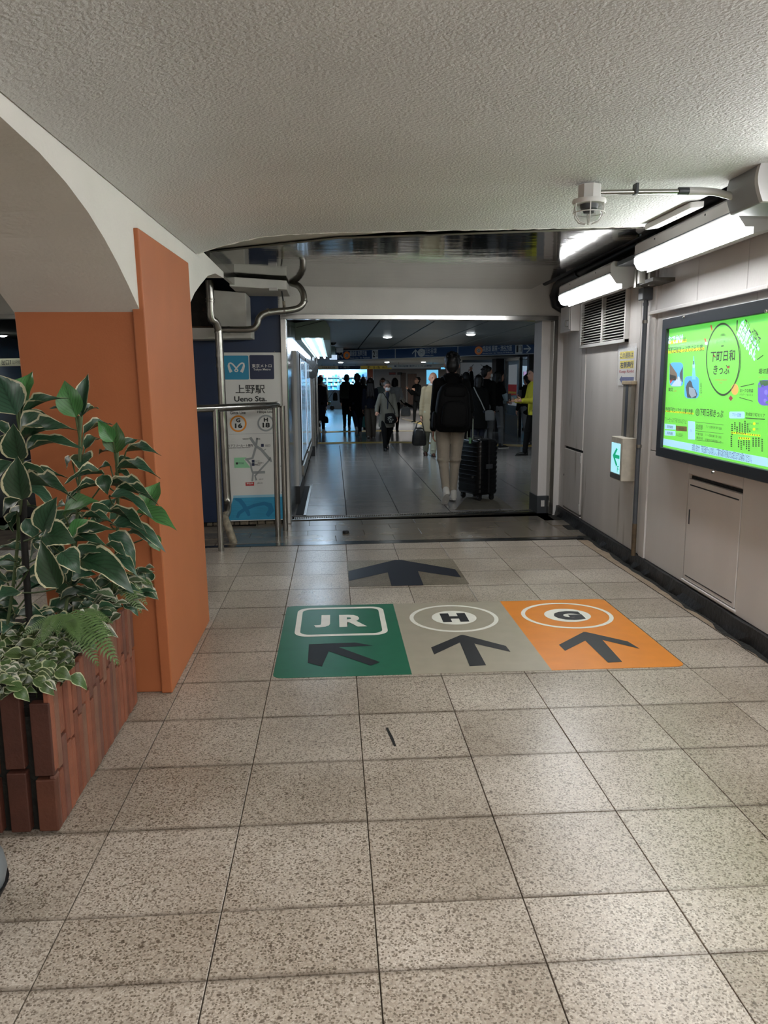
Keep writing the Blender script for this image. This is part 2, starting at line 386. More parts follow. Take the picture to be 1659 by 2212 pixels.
pil = thing('pillar', 'orange painted square pillar beside the brick planter', 'pillar', (-1.09, 4.15, 0), kind='structure')
def lean(x, y, z): return (x, y+.07-.085*z/2.1*2, z)
pm = MB(lean); pm.box(PX0, -.84, PYa+.02, PYb, 0, 1.99)
obj('shaft', pm, m_orange, pil, bevel=.006)
pm = MB(lean); pm.prism([(PYa, 0), (PYb+.02, 0), (PYb+.02, 2.165), (PYa, 2.14)], 'x', -.86, -.808)
obj('side_panel', pm, m_orange, pil, bevel=.006)

# ------------------------------------------------------------------ right wall
wr = tag(obj('wall_right', MB(RW).box(-3.5, 8.75, -.16, -.03, -.05, 2.8), m_walld), 'grey white right wall of jointed panels behind the poster', 'wall', kind='structure')
# panels (joints as seen): lower field and band above the poster
def panel(y0, y1, z0, z1, d=.0, m=None, t=.03): return obj('panel', MB(RW).box(y0+.003, y1-.003, d-t, d, z0+.003, z1-.003), m or m_wall, wr, bevel=.003)
seams_hi = [5.98, 5.17, 4.50, 3.84, 3.17, 2.5, 1.83]
for a, b in zip(seams_hi, seams_hi[1:]): panel(b, a, 1.99, 2.48)
seams_lo = [5.86, 5.14, 4.38, 3.84, 3.17, 2.5, 1.83]
panel(5.14, 5.86, .1, .96); panel(5.14, 5.86, .96, 1.99, -.004)
panel(4.38, 5.14, .86, .96); panel(4.38, 5.14, .1, .118); panel(4.38, 5.14, .96, 1.99, -.004)
for a, b in zip(seams_lo[2:], seams_lo[3:]): panel(b, a, .1, .96); panel(b, a, .96, 1.99, -.004)
panel(5.86, 5.98, .1, 2.48, .012)
panel(5.99, 6.2, .1, 2.48, -.004, m_walld); panel(6.2, 7.66, .1, 2.48, -.004, m_walld)
panel(7.68, 8.36, .79, 2.07, -.002, m_walld); panel(7.68, 8.36, .1, .118, -.002, m_walld); panel(7.68, 8.36, 2.07, 2.48, -.002, m_walld)
panel(8.36, 8.6, .1, 2.48, -.004, m_wall)
tag(obj('trim_6', MB(RW).box(4.2, 5.95, .0, .035, 1.975, 2.0), m_wall, bevel=.004), 'shallow drip ledge above the backlit poster', 'ledge', kind='structure')
mb = MB(RW); rnd = random.Random(9); n = 70; vs = []
for i in range(n+1):
    y = .4+i*8.15/n; q = .025+rnd.uniform(-.004, .006); z1 = .1+rnd.uniform(-.002, .002)
    vs += [(y, -.02, z1), (y, q, z1), (y, q+.004, .05), (y, q+rnd.uniform(0, .03), -.012)]
mb.add(vs, [(i*4+k, i*4+k+1, i*4+k+5, i*4+k+4) for i in range(n) for k in range(3)])
tag(obj('baseboard_right', mb, mat('baseboard_black', '1a1a1c', .5, bump=.3, bscale=30, var=.3, vscale=10)), 'black dirty baseboard along the right wall', 'baseboard', kind='structure')

# ------------------------------------------------------------------ far wall with the doorway
wf = tag(obj('wall_far', MB(FW).box(-.55, 2.75, -.16, .0, 2.165, 2.8), m_cream), 'beige lintel wall above the steel doorway', 'wall', kind='structure')
tag(obj('wall_far_2', MB(FW).box(-1.9, -.535, -.16, .0, .04, 2.8), m_navy), 'navy blue wall beside the doorway, behind the station sign', 'wall', kind='structure')
tag(obj('wall_far_3', MB(FW).box(2.44, 2.75, -.35, .0, -.02, 2.17), m_wall), 'narrow beige wall strip right of the doorway', 'wall', kind='structure')
tag(obj('wall_far_4', MB(FW).box(-4.6, -1.9, -.16, .0, 2.15, 2.8), m_cream), 'beige lintel over the doorway of the left aisle', 'wall', kind='structure')
tag(obj('trim_7', MB(FW).box(-4.6, -1.9, -.1, .02, 2.11, 2.15), m_steel), 'steel door head of the left aisle doorway', 'door frame', kind='structure')
df = thing('door_1', 'brushed steel frame of the wide doorway into the passage', 'door frame', (1, 8.4, 0), kind='structure')
obj('head', MB(FW).box(-.53, 2.44, -.12, .03, 2.125, 2.175), m_steel, df, bevel=.004)
obj('jamb', MB(FW).box(-.53, -.475, -.15, .035, 0, 2.125), m_steel, df, bevel=.004)
obj('jamb', MB(FW).box(2.39, 2.44, -.15, .03, 0, 2.125), m_steel, df, bevel=.004)
obj('inner_column', MB(FW).box(2.29, 2.395, -.42, -.1, 0.0, 2.13), m_wall, df, bevel=.004)
kb = obj('kick_plate', MB(FW).box(2.28, 2.40, -.43, -.07, 0, .2), m_darkg, df, bevel=.003)
ob = obj('socket', MB(FW).box(2.325, 2.365, -.08, -.062, .08, .15), m_white, kb)
# rubble footing under the navy wall
ft = tag(obj('trim_8', MB(FW).box(-1.9, -.53, -.14, -.03, -.03, .04), m_black), 'crumbling masonry footing under the navy wall', 'footing', kind='structure')
rnd = random.Random(4); x = -1.35
while x < -.57:
    wd = rnd.uniform(.045, .09); hh = rnd.uniform(.03, .05)
    obj('brick', MB(FW).box(x, x+wd, -.06, rnd.uniform(-.012, .004), 0, hh), mat('footing_stone', '6b6152', .9, bump=.6, bscale=50, var=.3, vscale=20), ft, bevel=.006); x += wd+.008

# polished steel drip tray under the ceiling
ss = tag(obj('ceiling_4', MB().prism([(-.9, 6.15), (.05, 5.55), (2.08, 5.1), (2.12, 8.48), (-.86, 8.2)], 'z', 2.45, 2.462), m_mirror), 'mirror polished steel drip sheet under the ceiling before the doorway', 'ceiling', kind='structure')
# ------------------------------------------------------------------ writing helpers on the planes of the place
def PR(base):                                   # right wall: u runs towards the viewer, v up
    return lambda u, v, d=0.: RW(-u, base+d, v)
def PF(base):                                   # far wall: u to the right, v up
    return lambda u, v, d=0.: FW(u, base+d, v)
def PZ(base):                                   # floor
    return lambda u, v, d=0.: (u, v, base+d)
def fit(s, P, box, m, parent, d=.0, bold=0., rot=0., name='lettering', split=None):
    """lettering stretched to fill a box (u0, v0, u1, v1)"""
    mb = text_mb(s, 1., bold); xs = [p[0] for p in mb.v]; ys = [p[1] for p in mb.v]
    if not xs: return None
    x0, x1, y0, y1 = min(xs), max(xs), min(ys), max(ys); u0, v0, u1, v1 = box; cu, cv = (u0+u1)/2, (v0+v1)/2
    out = MB(); c, sn = cos(rot), sin(rot)
    for x, y, z in mb.v:
        a = ((x-x0)/(x1-x0)-.5)*(u1-u0); b = ((y-y0)/(y1-y0)-.5)*(v1-v0)
        out.v.append(tuple(P(cu+a*c-b*sn, cv+a*sn+b*c, d)))
    out.f = mb.f
    return obj(name, out, m, parent, fix=False)
m_bk = mat('ink_black', '0c0d10', .5); m_wh = mat('sign_white', 'd2d1cd', .45)

# ------------------------------------------------------------------ floor stickers
zdec = .0016
def zoom3(x, y):
    p = fl(560+.5666*x, 1170+.5666*y); return p.x, p.y
m_dgreen = mat('sticker_green', '1c6349', .38, var=.08, vscale=9, dirt=('2c2f2c', 30, .72)); m_dbeige = mat('sticker_beige', '9f9787', .38, var=.06, vscale=9, dirt=('4c473f', 30, .74)); m_dor = mat('sticker_orange', 'd9821f', .38, var=.05, vscale=9, dirt=('6d4a24', 30, .74))
m_dwh = mat('sticker_white', 'e4e1d8', .4, var=.05, vscale=12); m_dbk = mat('sticker_black', '17181c', .5)
def decal(name, label, x0, x1, corners, m, arrow):
    t = thing(name, label, 'floor sign', ((x0+x1)/2, 4.47, 0)); P = PZ(0)
    ya, yb = 3.82, 5.115; r = .05
    poly = rrect(x0, ya, x1, yb, r, 5); q = []
    for k, keep in enumerate(corners):        # order: TR, TL, BL, BR
        pts = poly[k*6:k*6+6]
        q += pts if keep else [((x1, yb), (x0, yb), (x0, ya), (x1, ya))[k]]
    obj('sticker', MB().prism(q, 'z', .0002, zdec), m, t)
    flat([[zoom3(*p) for p in arrow]], P, m_dbk, t, zdec+.0012, 'arrow')
    return t, P
d1, P = decal('floor_sticker', 'green floor sticker with white rounded frame and arrow to the upper left', -.335, .381, (0, 1, 1, 0), m_dgreen, [(190, 393), (365, 386), (433, 398), (303, 404), (461, 461), (425, 474), (265, 419), (239, 478), (185, 463)])
def zb(l, r, t, b):                            # box on the floor from zoom pixels of its left, right, top, bottom middles
    cx, cy = (l[0]+r[0])/2, (t[1]+b[1])/2
    return zoom3(*l)[0], zoom3(*b)[1], zoom3(*r)[0], zoom3(*t)[1]
x0, y0, x1, y1 = zb((141, 308), (481, 298), (310, 252), (310, 361)); e = .033
flat(ring_polys(rrect(x0, y0, x1, y1, .085, 6), rrect(x0+e, y0+e*1.1, x1-e, y1-e*1.1, .06, 6)), P, m_dwh, d1, zdec+.0012, 'frame_mark')
for ch, bx in (('J', ((210, 306), (270, 305), (240, 282), (240, 328))), ('R', ((305, 304), (409, 301), (357, 280), (357, 326)))): fit(ch, P, zb(*bx), m_dwh, d1, zdec+.0012, .045)
for nm, lab, xa, xb, cor, m, arrow, let, C, D, E_ in (
    ('floor_sticker', 'beige floor sticker with letter H in a white ring and arrow ahead', .381, 1.115, (0, 0, 0, 0), m_dbeige, [(655, 405), (769, 357), (778, 357), (940, 399), (958, 422), (820, 390), (865, 473), (803, 477), (765, 386), (667, 432)], 'H', ((573, 295), (915, 297), (743, 243), (743, 347)), ((658, 292), (829, 292), (743, 265), (743, 318)), ((694, 292), (792, 290), (743, 275), (743, 308))),
    ('floor_sticker', 'orange floor sticker with letter G in a white ring and arrow ahead', 1.115, 1.838, (1, 0, 0, 1), m_dor, [(1142, 395), (1236, 346), (1246, 346), (1405, 382), (1451, 410), (1308, 376), (1384, 460), (1330, 463), (1243, 379), (1166, 418)], 'G', ((1000, 283), (1350, 284), (1172, 234), (1180, 334)), ((1087, 282), (1263, 282), (1174, 257), (1176, 308)), ((1122, 283), (1230, 281), (1174, 267), (1174, 301)))):
    t, P = decal(nm, lab, xa, xb, cor, m, arrow)
    x0, y0, x1, y1 = zb(*C); n = 48
    flat(ring_polys(circ((x0+x1)/2, (y0+y1)/2, (x1-x0)/2, n, (y1-y0)/2), circ((x0+x1)/2, (y0+y1)/2, (x1-x0)/2-.026, n, (y1-y0)/2-.028)), P, m_dwh, t, zdec+.0012, 'ring_mark')
    x0, y0, x1, y1 = zb(*D); flat([circ((x0+x1)/2, (y0+y1)/2, (x1-x0)/2, n, (y1-y0)/2)], P, m_dwh, t, zdec+.0012, 'disc_mark')
    x0, y0, x1, y1 = zb(*E_); fit(let, P, (x0, y0, x1, y1), m_dbk, t, zdec+.0024, .075)
t = thing('arrow_sticker', 'dark navy arrow on grey floor sticker before the doorway', 'floor sign', (.53, 6.0, 0)); P = PZ(0)
obj('sticker', MB().box(.091, .985, 5.586, 6.427, .0002, zdec), m_terrdark, t)
zz = lambda x, y: tuple(fl(400+.3617*x, 1150+.3617*y)[:2])
flat([[zz(*p) for p in [(976, 233), (1255, 166), (1288, 166), (1612, 222), (1648, 271), (1390, 233), (1424, 318), (1232, 321), (1210, 240), (979, 292)]]], P, mat('sticker_navy', '131722', .45), t, zdec+.0012, 'arrow')
# small scuffs in the terrazzo
t = tag(obj('scuff_mark', MB().prism([tuple(fl(x, y)[:2]) for x, y in ((833, 1572), (838, 1572), (850, 1595), (856, 1612), (851, 1612), (842, 1592))], 'z', .0002, .0010), m_rubber), 'small black curved scuff on the terrazzo below the stickers', 'scuff')

# ------------------------------------------------------------------ wall lamps, speaker, conduits on the right
m_lamp = mat('lamp_diffuser', 'fbfdff', .4, emit=FIX_E); m_fix = mat('lamp_housing', 'bdbbb8', .45)
def wall_lamp(label, y0, y1, zb, zt, dd=.33):
    t = thing('wall_lamp', label, 'lamp', RW((y0+y1)/2, .15, zb), group=None)
    x = lambda d: d
    body = MB(RW).prism([(.05, zt), (dd-.02, zt), (dd, zt-.02), (dd, zb+.085), (dd-.05, zb+.02), (.09, zb+.02), (.05, zb+.05)], 'x', y0, y1)
    # prism along 'x' gives (Y, d, z)
    obj('housing', body, m_fix, t, bevel=.004)
    obj('groove', MB(RW).box(y0-.002, y1+.002, dd-.004, dd+.002, zb+.098, zb+.104), m_darkg, t)
    pr = [(dd+.004, zb+.082), (dd+.004, zb+.05), (dd-.02, zb+.01), (dd-.05, zb-.002), (dd-.085, zb+.004), (dd-.09, zb+.022), (dd-.05, zb+.024)]
    obj('diffuser', MB(RW).prism(pr, 'x', y0+.012, y1-.012), m_lamp, t)
    obj('added_shade_lip', MB(RW).prism([(dd-.094, zb-.012), (.12, zb+.018), (.12, zb+.024), (dd-.094, zb+.024)], 'x', y0, y1), m_fix, t)  # added lip, blocks the diffuser's light from the upper wall
    for k in (.25, .75): obj('screw', MB(RW).box(y0+(y1-y0)*k-.006, y0+(y1-y0)*k+.006, dd, dd+.003, zt-.04, zt-.03), m_darkg, t)
    obj('bracket', MB(RW).box(y0+.3, y0+.36, -.03, .06, zb+.06, zt-.01), m_darkg, t)
    obj('bracket', MB(RW).box(y1-.36, y1-.3, -.03, .06, zb+.06, zt-.01), m_darkg, t)
    return t
wall_lamp('bright wall lamp above the green poster, the nearer of the two seen whole', 4.0, 5.47, 2.235, 2.42)
wall_lamp('bright wall lamp above the louvred vent, beyond the nearer lamp', 5.98, 7.5, 2.19, 2.375)
wall_lamp('wall lamp behind the photographer, first in the row', 1.9, 3.4, 2.235, 2.42)
wall_lamp('wall lamp behind the photographer, second in the row', -.1, 1.4, 2.235, 2.42)
wall_lamp('wall lamp behind the photographer, last in the row', -2.1, -.6, 2.235, 2.42)
t = thing('wall_speaker', 'grey curved loudspeaker box at the ceiling in front of the nearer lamp', 'loudspeaker', RW(3.75, .2, 2.3))
sp = MB(RW); prf = [(.02, 2.50)]+[(.40+.03*sin(pi*k/8), 2.50-.21*k/8) for k in range(9)]+[(.02, 2.285)]
sp.prism([(d, z) for d, z in prf], 'x', 3.62, 3.92); obj('housing', sp, mat('speaker_grey', '8b8d8f', .55), t, smooth=40, bevel=.008)
obj('end_trim', MB(RW).prism([(d+.004 if d > .1 else d, z) for d, z in prf], 'x', 3.60, 3.63), m_fix, t, smooth=40)
obj('latch', MB(RW).box(3.919, 3.924, .32, .335, 2.40, 2.412), m_fix, t)
obj('bracket', MB(RW).box(3.7, 3.8, -.03, .03, 2.3, 2.45), m_darkg, t)

# guarded detector on the ceiling and its conduit
gx, gy, gz = at(1274, 404, 3.9)
zc = 2.412
t = thing('guarded_lamp', 'small caged ceiling fitting at the end of the conduit', 'ceiling fitting', (gx, gy, zc))
obj('junction_box', MB().lathe([(.002, zc+.01), (.056, zc+.01), (.056, zc-.055), (.002, zc-.055)], 8, (gx, gy, 0)), m_white, t, 30)
obj('flange', MB().lathe([(.03, zc-.054), (.079, zc-.056), (.081, zc-.066), (.076, zc-.078), (.03, zc-.078)], 28, (gx, gy, 0)), m_white, t, 40)
obj('sensor', MB().lathe([(.002, zc-.075), (.045, zc-.075), (.04, zc-.1), (.03, zc-.105), (.025, zc-.118), (.002, zc-.12)], 20, (gx, gy, 0)), m_darkg, t, 40)
m_glass = mat('clear_glass', 'e8efec', .05, trans=1., alpha=.35)
obj('globe', MB().lathe([(.06, zc-.076), (.064, zc-.11), (.056, zc-.14), (.03, zc-.158), (.002, zc-.162)], 20, (gx, gy, 0)), m_glass, t, 60)
for k in range(6):
    a = 2*pi*k/6+.3
    obj('cage_wire', MB().tube([(gx+r*cos(a), gy+r*sin(a), zc+z) for r, z in ((.075, -.07), (.078, -.1), (.072, -.135), (.05, -.16), (.018, -.168))], .0028, 6), m_white, t, 60)
obj('cage_ring', MB().tube([(gx+.076*cos(2*pi*k/24), gy+.076*sin(2*pi*k/24), zc-.118) for k in range(25)], .0025, 6), m_white, t, 60)
t = thing('conduit', 'thin steel conduit running across the ceiling to the wall lamp', 'pipe', (1.6, gy, zc))
cy = gy; obj('tube', MB().tube([(gx+.05, cy, zc-.022), (gx+.3, cy, zc-.016), (1.76, cy, zc-.012)], .0115, 10), m_steel, t, 60)
obj('elbow', MB().tube([(1.74, cy, zc-.012), (1.80, cy, zc-.012), (1.87, cy-.01, zc-.018), (1.97, cy-.04, zc-.05)], [.019, .019, .017, .017], 10), m_fix, t, 60)
obj('coupling', MB().tube([(1.69, cy, zc-.012), (1.76, cy, zc-.012)], .018, 10), m_darkg, t, 60)
obj('saddle_clip', MB().box(1.47, 1.485, cy-.025, cy+.025, zc-.03, zc+.02), m_darkg, t, bevel=.003)
# dark cable ducts in the gap between ceiling and wall
for nm, lab, path, r, mm in (('cable_duct', 'black cable duct in the gap above the wall lamps', [RW(1.5, .2, 2.5), RW(3, .2, 2.5), RW(5, .24, 2.5), RW(6.5, .27, 2.49), RW(8.2, .3, 2.48)], .028, m_rubber),
        ('cable_duct', 'thicker black duct bent down at the corner beside the doorway', [RW(5.6, .10, 2.52), RW(7, .12, 2.5), RW(8.0, .14, 2.5), RW(8.3, .15, 2.46), RW(8.42, .15, 2.38), RW(8.44, .12, 2.28), RW(8.46, .04, 2.24)], .045, m_blackp)):
    t = thing(nm, lab, 'cable duct', path[2]); obj('tube', MB().tube(path, r, 10), mm, t, 60)
    obj('coupling', MB().tube([Vector(path[1])*(1-k)+Vector(path[2])*k for k in (.5, .54)], r*1.25, 10), m_darkg, t, 60)
t = thing('cable_cover', 'pale flat cable cover at the right edge of the stucco', 'cable cover', (1.99, 4.6, 2.44)); obj('cover', MB().prism([(1.955, 4.35), (2.02, 4.32), (2.02, 4.92), (1.955, 4.98)], 'z', 2.415, 2.45), m_white, t, bevel=.006)
obj('screw', MB().lathe([(.001, 2.413), (.006, 2.413), (.006, 2.417), (.001, 2.417)], 8, (1.99, 4.6, 0)), m_darkg, t)
t = thing('hanger_strut', 'grimy steel hanger struts between the two wall lamps', 'bracket', RW(5.75, .1, 2.2))
for k, (y, d) in enumerate(((5.62, .22), (5.74, .10), (5.86, .16))):
    obj('strut', MB(RW).box(y-.02, y+.02, d-.02, d+.02, 2.17, 2.78), m_steeld, t)
obj('cross_bar', MB(RW).box(5.55, 5.93, -.03, .16, 2.18, 2.205), mat('grimy_steel', '4a4741', .6, .1, var=.4, vscale=15), t)
obj('cross_bar', MB(RW).box(5.52, 5.93, .0, .3, 2.33, 2.36), m_darkg, t)

# vertical pipe
m_pipe = mat('pipe_grey', '4a4e54', .4, var=.2, vscale=8)
t = thing('wall_pipe', 'thin dark grey pipe down the right wall left of the poster', 'pipe', RW(6.0, .03, .1))
pts = [RW(y, .045, z) for y, z in ((5.99, .1), (5.99, .6), (5.985, 1.2), (5.98, 1.8), (5.98, 2.17))]
obj('tube', MB().tube(pts, .0175, 10), m_pipe, t, 60)
for z in (.98, 1.93, 2.06): obj('coupling', MB().tube([RW(5.982, .045, z-.012), RW(5.982, .045, z+.012)], .022, 10), m_steeld if z < 2 else m_pipe, t, 60)
obj('box', MB(RW).box(5.93, 6.03, .0, .09, 2.09, 2.18), m_pipe, t, bevel=.006)
obj('stained_foot', MB().tube([RW(5.99, .045, .1), RW(5.99, .045, .36)], .0182, 10), mat('rust_brown', '5a4a36', .7, var=.4, vscale=20), t, 60)
# surface raceway
t = thing('wall_raceway', 'dirty grey metal raceway above the exit light', 'raceway', RW(6.4, .02, 1.0))
obj('channel', MB(RW).box(6.24, 6.44, -.002, .035, .98, 1.46), mat('raceway_grey', '7c776d', .6, var=.35, vscale=6, stretch=(1, 1, .3), dirt=('3b362e', 4, .55)), t, bevel=.004)
obj('top_cap', MB(RW).box(6.22, 6.46, -.004, .042, 1.455, 1.485), mat('raceway_cap', 'a5977f', .6, var=.2, vscale=9), t, bevel=.004)
obj('slot', MB(RW).box(6.31, 6.37, .034, .037, 1.0, 1.45), m_darkg, t)

# louvred vent
t = thing('wall_vent', 'white louvred ventilation grille under the far wall lamp', 'vent', RW(7.1, .02, 1.8))
va, vb, vz0, vz1 = 6.46, 7.79, 1.80, 2.245; bw = .03
obj('recess', MB(RW).box(va+.02, vb-.02, -.002, .002, vz0+.01, vz1-.01), m_dark, t)
for nm, b in (('frame_rail', (va, vb, vz0, vz0+bw)), ('frame_rail', (va, vb, vz1-bw*.6, vz1)), ('frame_stile', (va, va+bw, vz0, vz1)), ('frame_stile', (vb-bw, vb, vz0, vz1)), ('mullion', (7.08, 7.115, vz0, vz1))):
    obj(nm, MB(RW).box(b[0], b[1], -.004, .035, b[2], b[3]), m_white, t, bevel=.003)
ns = 17; smesh = None
for k in range(ns):
    z = vz0+.042+k*(vz1-vz0-.072)/(ns-1)
    for a, b in ((va+bw, 7.08), (7.115, vb-bw)):
        obj('slat', MB(RW).prism([(.004, z+.007), (.031, z-.005), (.032, z-.003), (.006, z+.0095)], 'x', a, b), m_white, t)
# small junction box beside the doorway
t = thing('junction_box', 'grey junction box high in the corner beside the doorway', 'electrical box', RW(8.1, .05, 2.0))
obj('box', MB(RW).box(7.93, 8.34, -.004, .09, 1.98, 2.24), m_wall, t, bevel=.006); obj('lid', MB(RW).box(7.97, 8.3, .088, .096, 2.0, 2.22), m_wall, t, bevel=.003)
obj('handle', MB().tube([RW(8.0, .09, 2.09), RW(8.0, .125, 2.09), RW(8.0, .125, 2.03), RW(8.0, .09, 2.03)], .006, 8), m_steeld, t, 60)
# two flush access doors
def flush_door(label, y0, y1, z0, z1, handle_far, hinges=False, m=None):
    t = thing('access_door', label, 'access door', RW((y0+y1)/2, .01, z0)); m = m or m_wall
    obj('reveal', MB(RW).box(y0, y1, -.031, -.022, z0, z1), m_black, t)
    g = .012
    leaf = obj('door_leaf', MB(RW).box(y0+g, y1-g, -.022, .004, z0+g, z1-g*1.6), m, t, bevel=.003)
    if not hinges:
        obj('groove', MB(RW).box(y0+.04, y1-.04, .003, .0055, z1-.062, z1-.054), m_blackp, leaf); obj('groove', MB(RW).box(y0+.04, y1-.04, .003, .0055, z0+.036, z0+.043), m_blackp, leaf)
        obj('pull', MB(RW).box(y1-.062, y1-.045, .003, .007, z0+.40, z0+.50), m_darkg, leaf, bevel=.002)
        obj('sill', MB(RW).box(y0-.01, y1+.01, -.02, .012, z0-.008, z0+.006), m_wall, t, bevel=.002)
    else:
        for z in (z0+.05, z1-.12): obj('hinge', MB(RW).box(y0+.0, y0+.03, .003, .014, z, z+.07), m_white, leaf, bevel=.003)
        obj('keyhole', MB(RW).box(y1-.05, y1-.035, .003, .008, z0+.34, z0+.36), m_darkg, leaf)
flush_door('large flush access door in the right wall below the green poster', 4.37, 5.13, .125, .85, True)
flush_door('small grey access door low on the right wall beside the doorway', 7.68, 8.36, .125, .785, True, True, m_walld)

# exit light
t = thing('exit_light', 'lit guidance sign with green arrow on the right wall', 'exit sign', RW(6.4, .06, .68))
ye0, ze1 = rwp(1343, 952, .115); ye1, _ = rwp(1321, 952, .115); _, ze0 = rwp(1340, 1035, .115)
m_box = mat('exit_box', 'b9b2a4', .6, var=.12, vscale=20, dirt=('7d5a3c', 14, .68))
obj('housing', MB(RW).box(ye0-.012, ye1+.012, -.004, .112, ze0-.02, ze1+.02), m_box, t, bevel=.006)
obj('lit_face', MB(RW).box(ye0+.03, ye1-.01, .11, .1155, ze0+.035, ze1-.03), mat('exit_glow', 'a8e6f4', .4, emit=.8), t)
obj('lower_trim', MB(RW).box(ye0+.0, ye1+.0, .112, .117, ze0-.01, ze0+.03), m_steeld, t)
P = PR(.117); ug, ul = -ye0-.03, -ye1+.01; wd = ug-ul; hz = ze1-ze0-.065; vb_ = ze0+.035
q = lambda a, b: (ul+wd*a, vb_+hz*b)
m_eg = mat('exit_green', '18a57a', .5, emit=.7)
flat([[q(.2, .57), q(.62, .86), q(.75, .8), q(.5, .62), q(1, .62), q(1, .5), q(.5, .5), q(.78, .3), q(.66, .22)]], P, m_eg, t, .0, 'arrow')
fit('F', P, q(.78, .06)+q(.98, .26), m_eg, t)

# keep-right notice in a clear sleeve
t = thing('keep_right_notice', 'laminated yellow, red and blue notice under the louvred vent', 'notice', RW(6.48, .01, 1.45))
def rbox(x0, y0, x1, y1, dd):                   # pixel box -> (u0, v0, u1, v1) on the wall
    xm, ym = (x0+x1)/2, (y0+y1)/2
    return -rwp(x0, ym, dd)[0], rwp(xm, y1, dd)[1], -rwp(x1, ym, dd)[0], rwp(xm, y0, dd)[1]
def rpoly(b): return [(b[0], b[1]), (b[2], b[1]), (b[2], b[3]), (b[0], b[3])]
P = PR(0); b = rbox(1336, 752, 1374, 833, .002)
flat([rpoly(b)], P, m_wh, t, .002, 'sheet')
m_nyel = mat('notice_yellow', 'e2cf2a', .5); m_nred = mat('notice_red', 'a5272a', .5); m_nblue = mat('notice_blue', '23377c', .5)
for y0, y1 in ((759, 775), (779, 796)): flat([rpoly(rbox(1339, y0, 1369, y1, .003))], P, m_nyel, t, .003, 'yellow_band')
fit('この通路は', P, rbox(1340, 761, 1368, 773, .004), m_bk, t, .004, .01); fit('右側通行', P, rbox(1340, 781, 1368, 795, .004), m_bk, t, .004, .03)
fit('Keep Right', P, rbox(1338, 799, 1369, 807, .004), m_nred, t, .004, .02)
u0, v0, u1, v1 = rbox(1338, 811, 1369, 828, .004); vm = (v0+v1)/2; hh = (v1-v0)/2
flat([[(u0, vm), (u0+.06, vm+hh), (u0+.06, vm+hh*.6), (u1, vm+hh*.6), (u1, vm-hh*.6), (u0+.06, vm-hh*.6), (u0+.06, vm-hh)]], P, m_nblue, t, .004, 'arrow')
obj('sleeve', MB(RW).add([(-b[0]+.02, .006, b[1]-.03), (-b[2]-.02, .007, b[1]-.03), (-b[2]-.02, .012, b[3]+.03), (-b[0]+.02, .006, b[3]+.03)], [(0, 1, 2, 3)]), mat('clear_film', 'ffffff', .15, alpha=.16), t, fix=False)
# ------------------------------------------------------------------ backlit poster
PD = .06
PO = thing('backlit_poster', 'backlit bright green travel poster in a dark metal frame', 'poster', RW(4.6, .03, .95))
yl0, zt0 = rwp(1428, 690, PD+.01); yl1, zb0 = rwp(1420, 985, PD+.01); yL = (yl0+yl1)/2
yr = 3.42
yi, _ = rwp(1436, 830, PD); _, zti = rwp(1560, 692, PD); _, zbi = rwp(1560, 994, PD); zt, zb = zt0, zb0
m_frame = mat('poster_frame', '3b3e43', .35, .5)
obj('frame_rail', MB(RW).box(yr, yL, -.01, PD+.012, zti, zt), m_frame, PO, bevel=.004)
obj('frame_rail', MB(RW).box(yr, yL, -.01, PD+.012, zb, zbi), m_frame, PO, bevel=.004)
obj('frame_stile', MB(RW).box(yi, yL, -.01, PD+.0118, zb+.002, zt-.002), m_frame, PO, bevel=.004)
obj('frame_stile', MB(RW).box(yr, yr+.08, -.01, PD+.0118, zb+.002, zt-.002), m_frame, PO, bevel=.004)
for x, y in ((1477, 684), (1540, 1020), (1655, 672)):
    a, b = rwp(x, y, PD+.014); obj('screw', MB(RW).lathe([(.001, PD+.01), (.012, PD+.01), (.009, PD+.02), (.001, PD+.021)], 10, (a, 0, b), 'y'), m_steel, PO, 40)
GE = .8
def lit(name, c, e=GE): return mat('lit_'+name, c, .35, emit=e)
obj('screen', MB(RW).box(yr+.05, yi+.01, PD-.03, PD-.012, zb+.03, zt-.03), lit('green', '76e04c'), PO)
PP = PR(PD-.012); D1, D2, D3 = .0008, .0016, .0024
k7 = lambda x, y: (1400+.18988*x, 630+.18988*y)
def pb(x0, y0, x1, y1):
    (a, b), (c, d) = k7(x0, y0), k7(x1, y1); return rbox(a, b, c, d, PD-.012)
def pp(*pts):
    out = []
    for x, y in pts:
        Y, z = rwp(*k7(x, y), PD-.012); out.append((-Y, z))
    return out
m_pg = mat('print_dark_green', '1f4a1e', .4, emit=.25); m_pk = mat('print_black', '10240f', .4); m_pr = mat('print_red', 'd8452a', .4, emit=.6); m_py = lit('yellow', 'e6f000'); m_pb = lit('pale_blue', 'a9dcf6'); m_pw = lit('white', 'dff5ff')
m_psky = lit('sky', '4fb0f0'); m_pgrey = mat('print_grey', '4d5a63', .4, emit=.4); m_pbr = mat('print_brown', '6d5a18', .4, emit=.6); m_pur = lit('violet', '6f63d8', .7); m_tan = lit('tan', 'e0b35c', .8)
F_ = lambda polys, m, d=D1, name='patch': flat(polys, PP, m, PO, d, name)
ltx = lambda s, b, m=m_pk, bold=.0, d=D3, rot=0.: fit(s, PP, b, m, PO, d, bold, rot)
F_([pp((190, 400), (1364, 200), (1364, 330), (190, 482))], lit('green_top', '5fd94e'), D1, 'top_band')
F_([pp((150, 1665), (1364, 1893), (1364, 1995), (146, 1738))], m_pb, D1, 'bottom_band')
u0 = pp((150, 1665))[0][0]
ltx('お問い合わせ　下町日和きっぷの詳しいご案内は駅の係員または窓口までお尋ねください。', pb(500, 1790, 1190, 1880), mat('print_navy', '34507a', .4), .0)
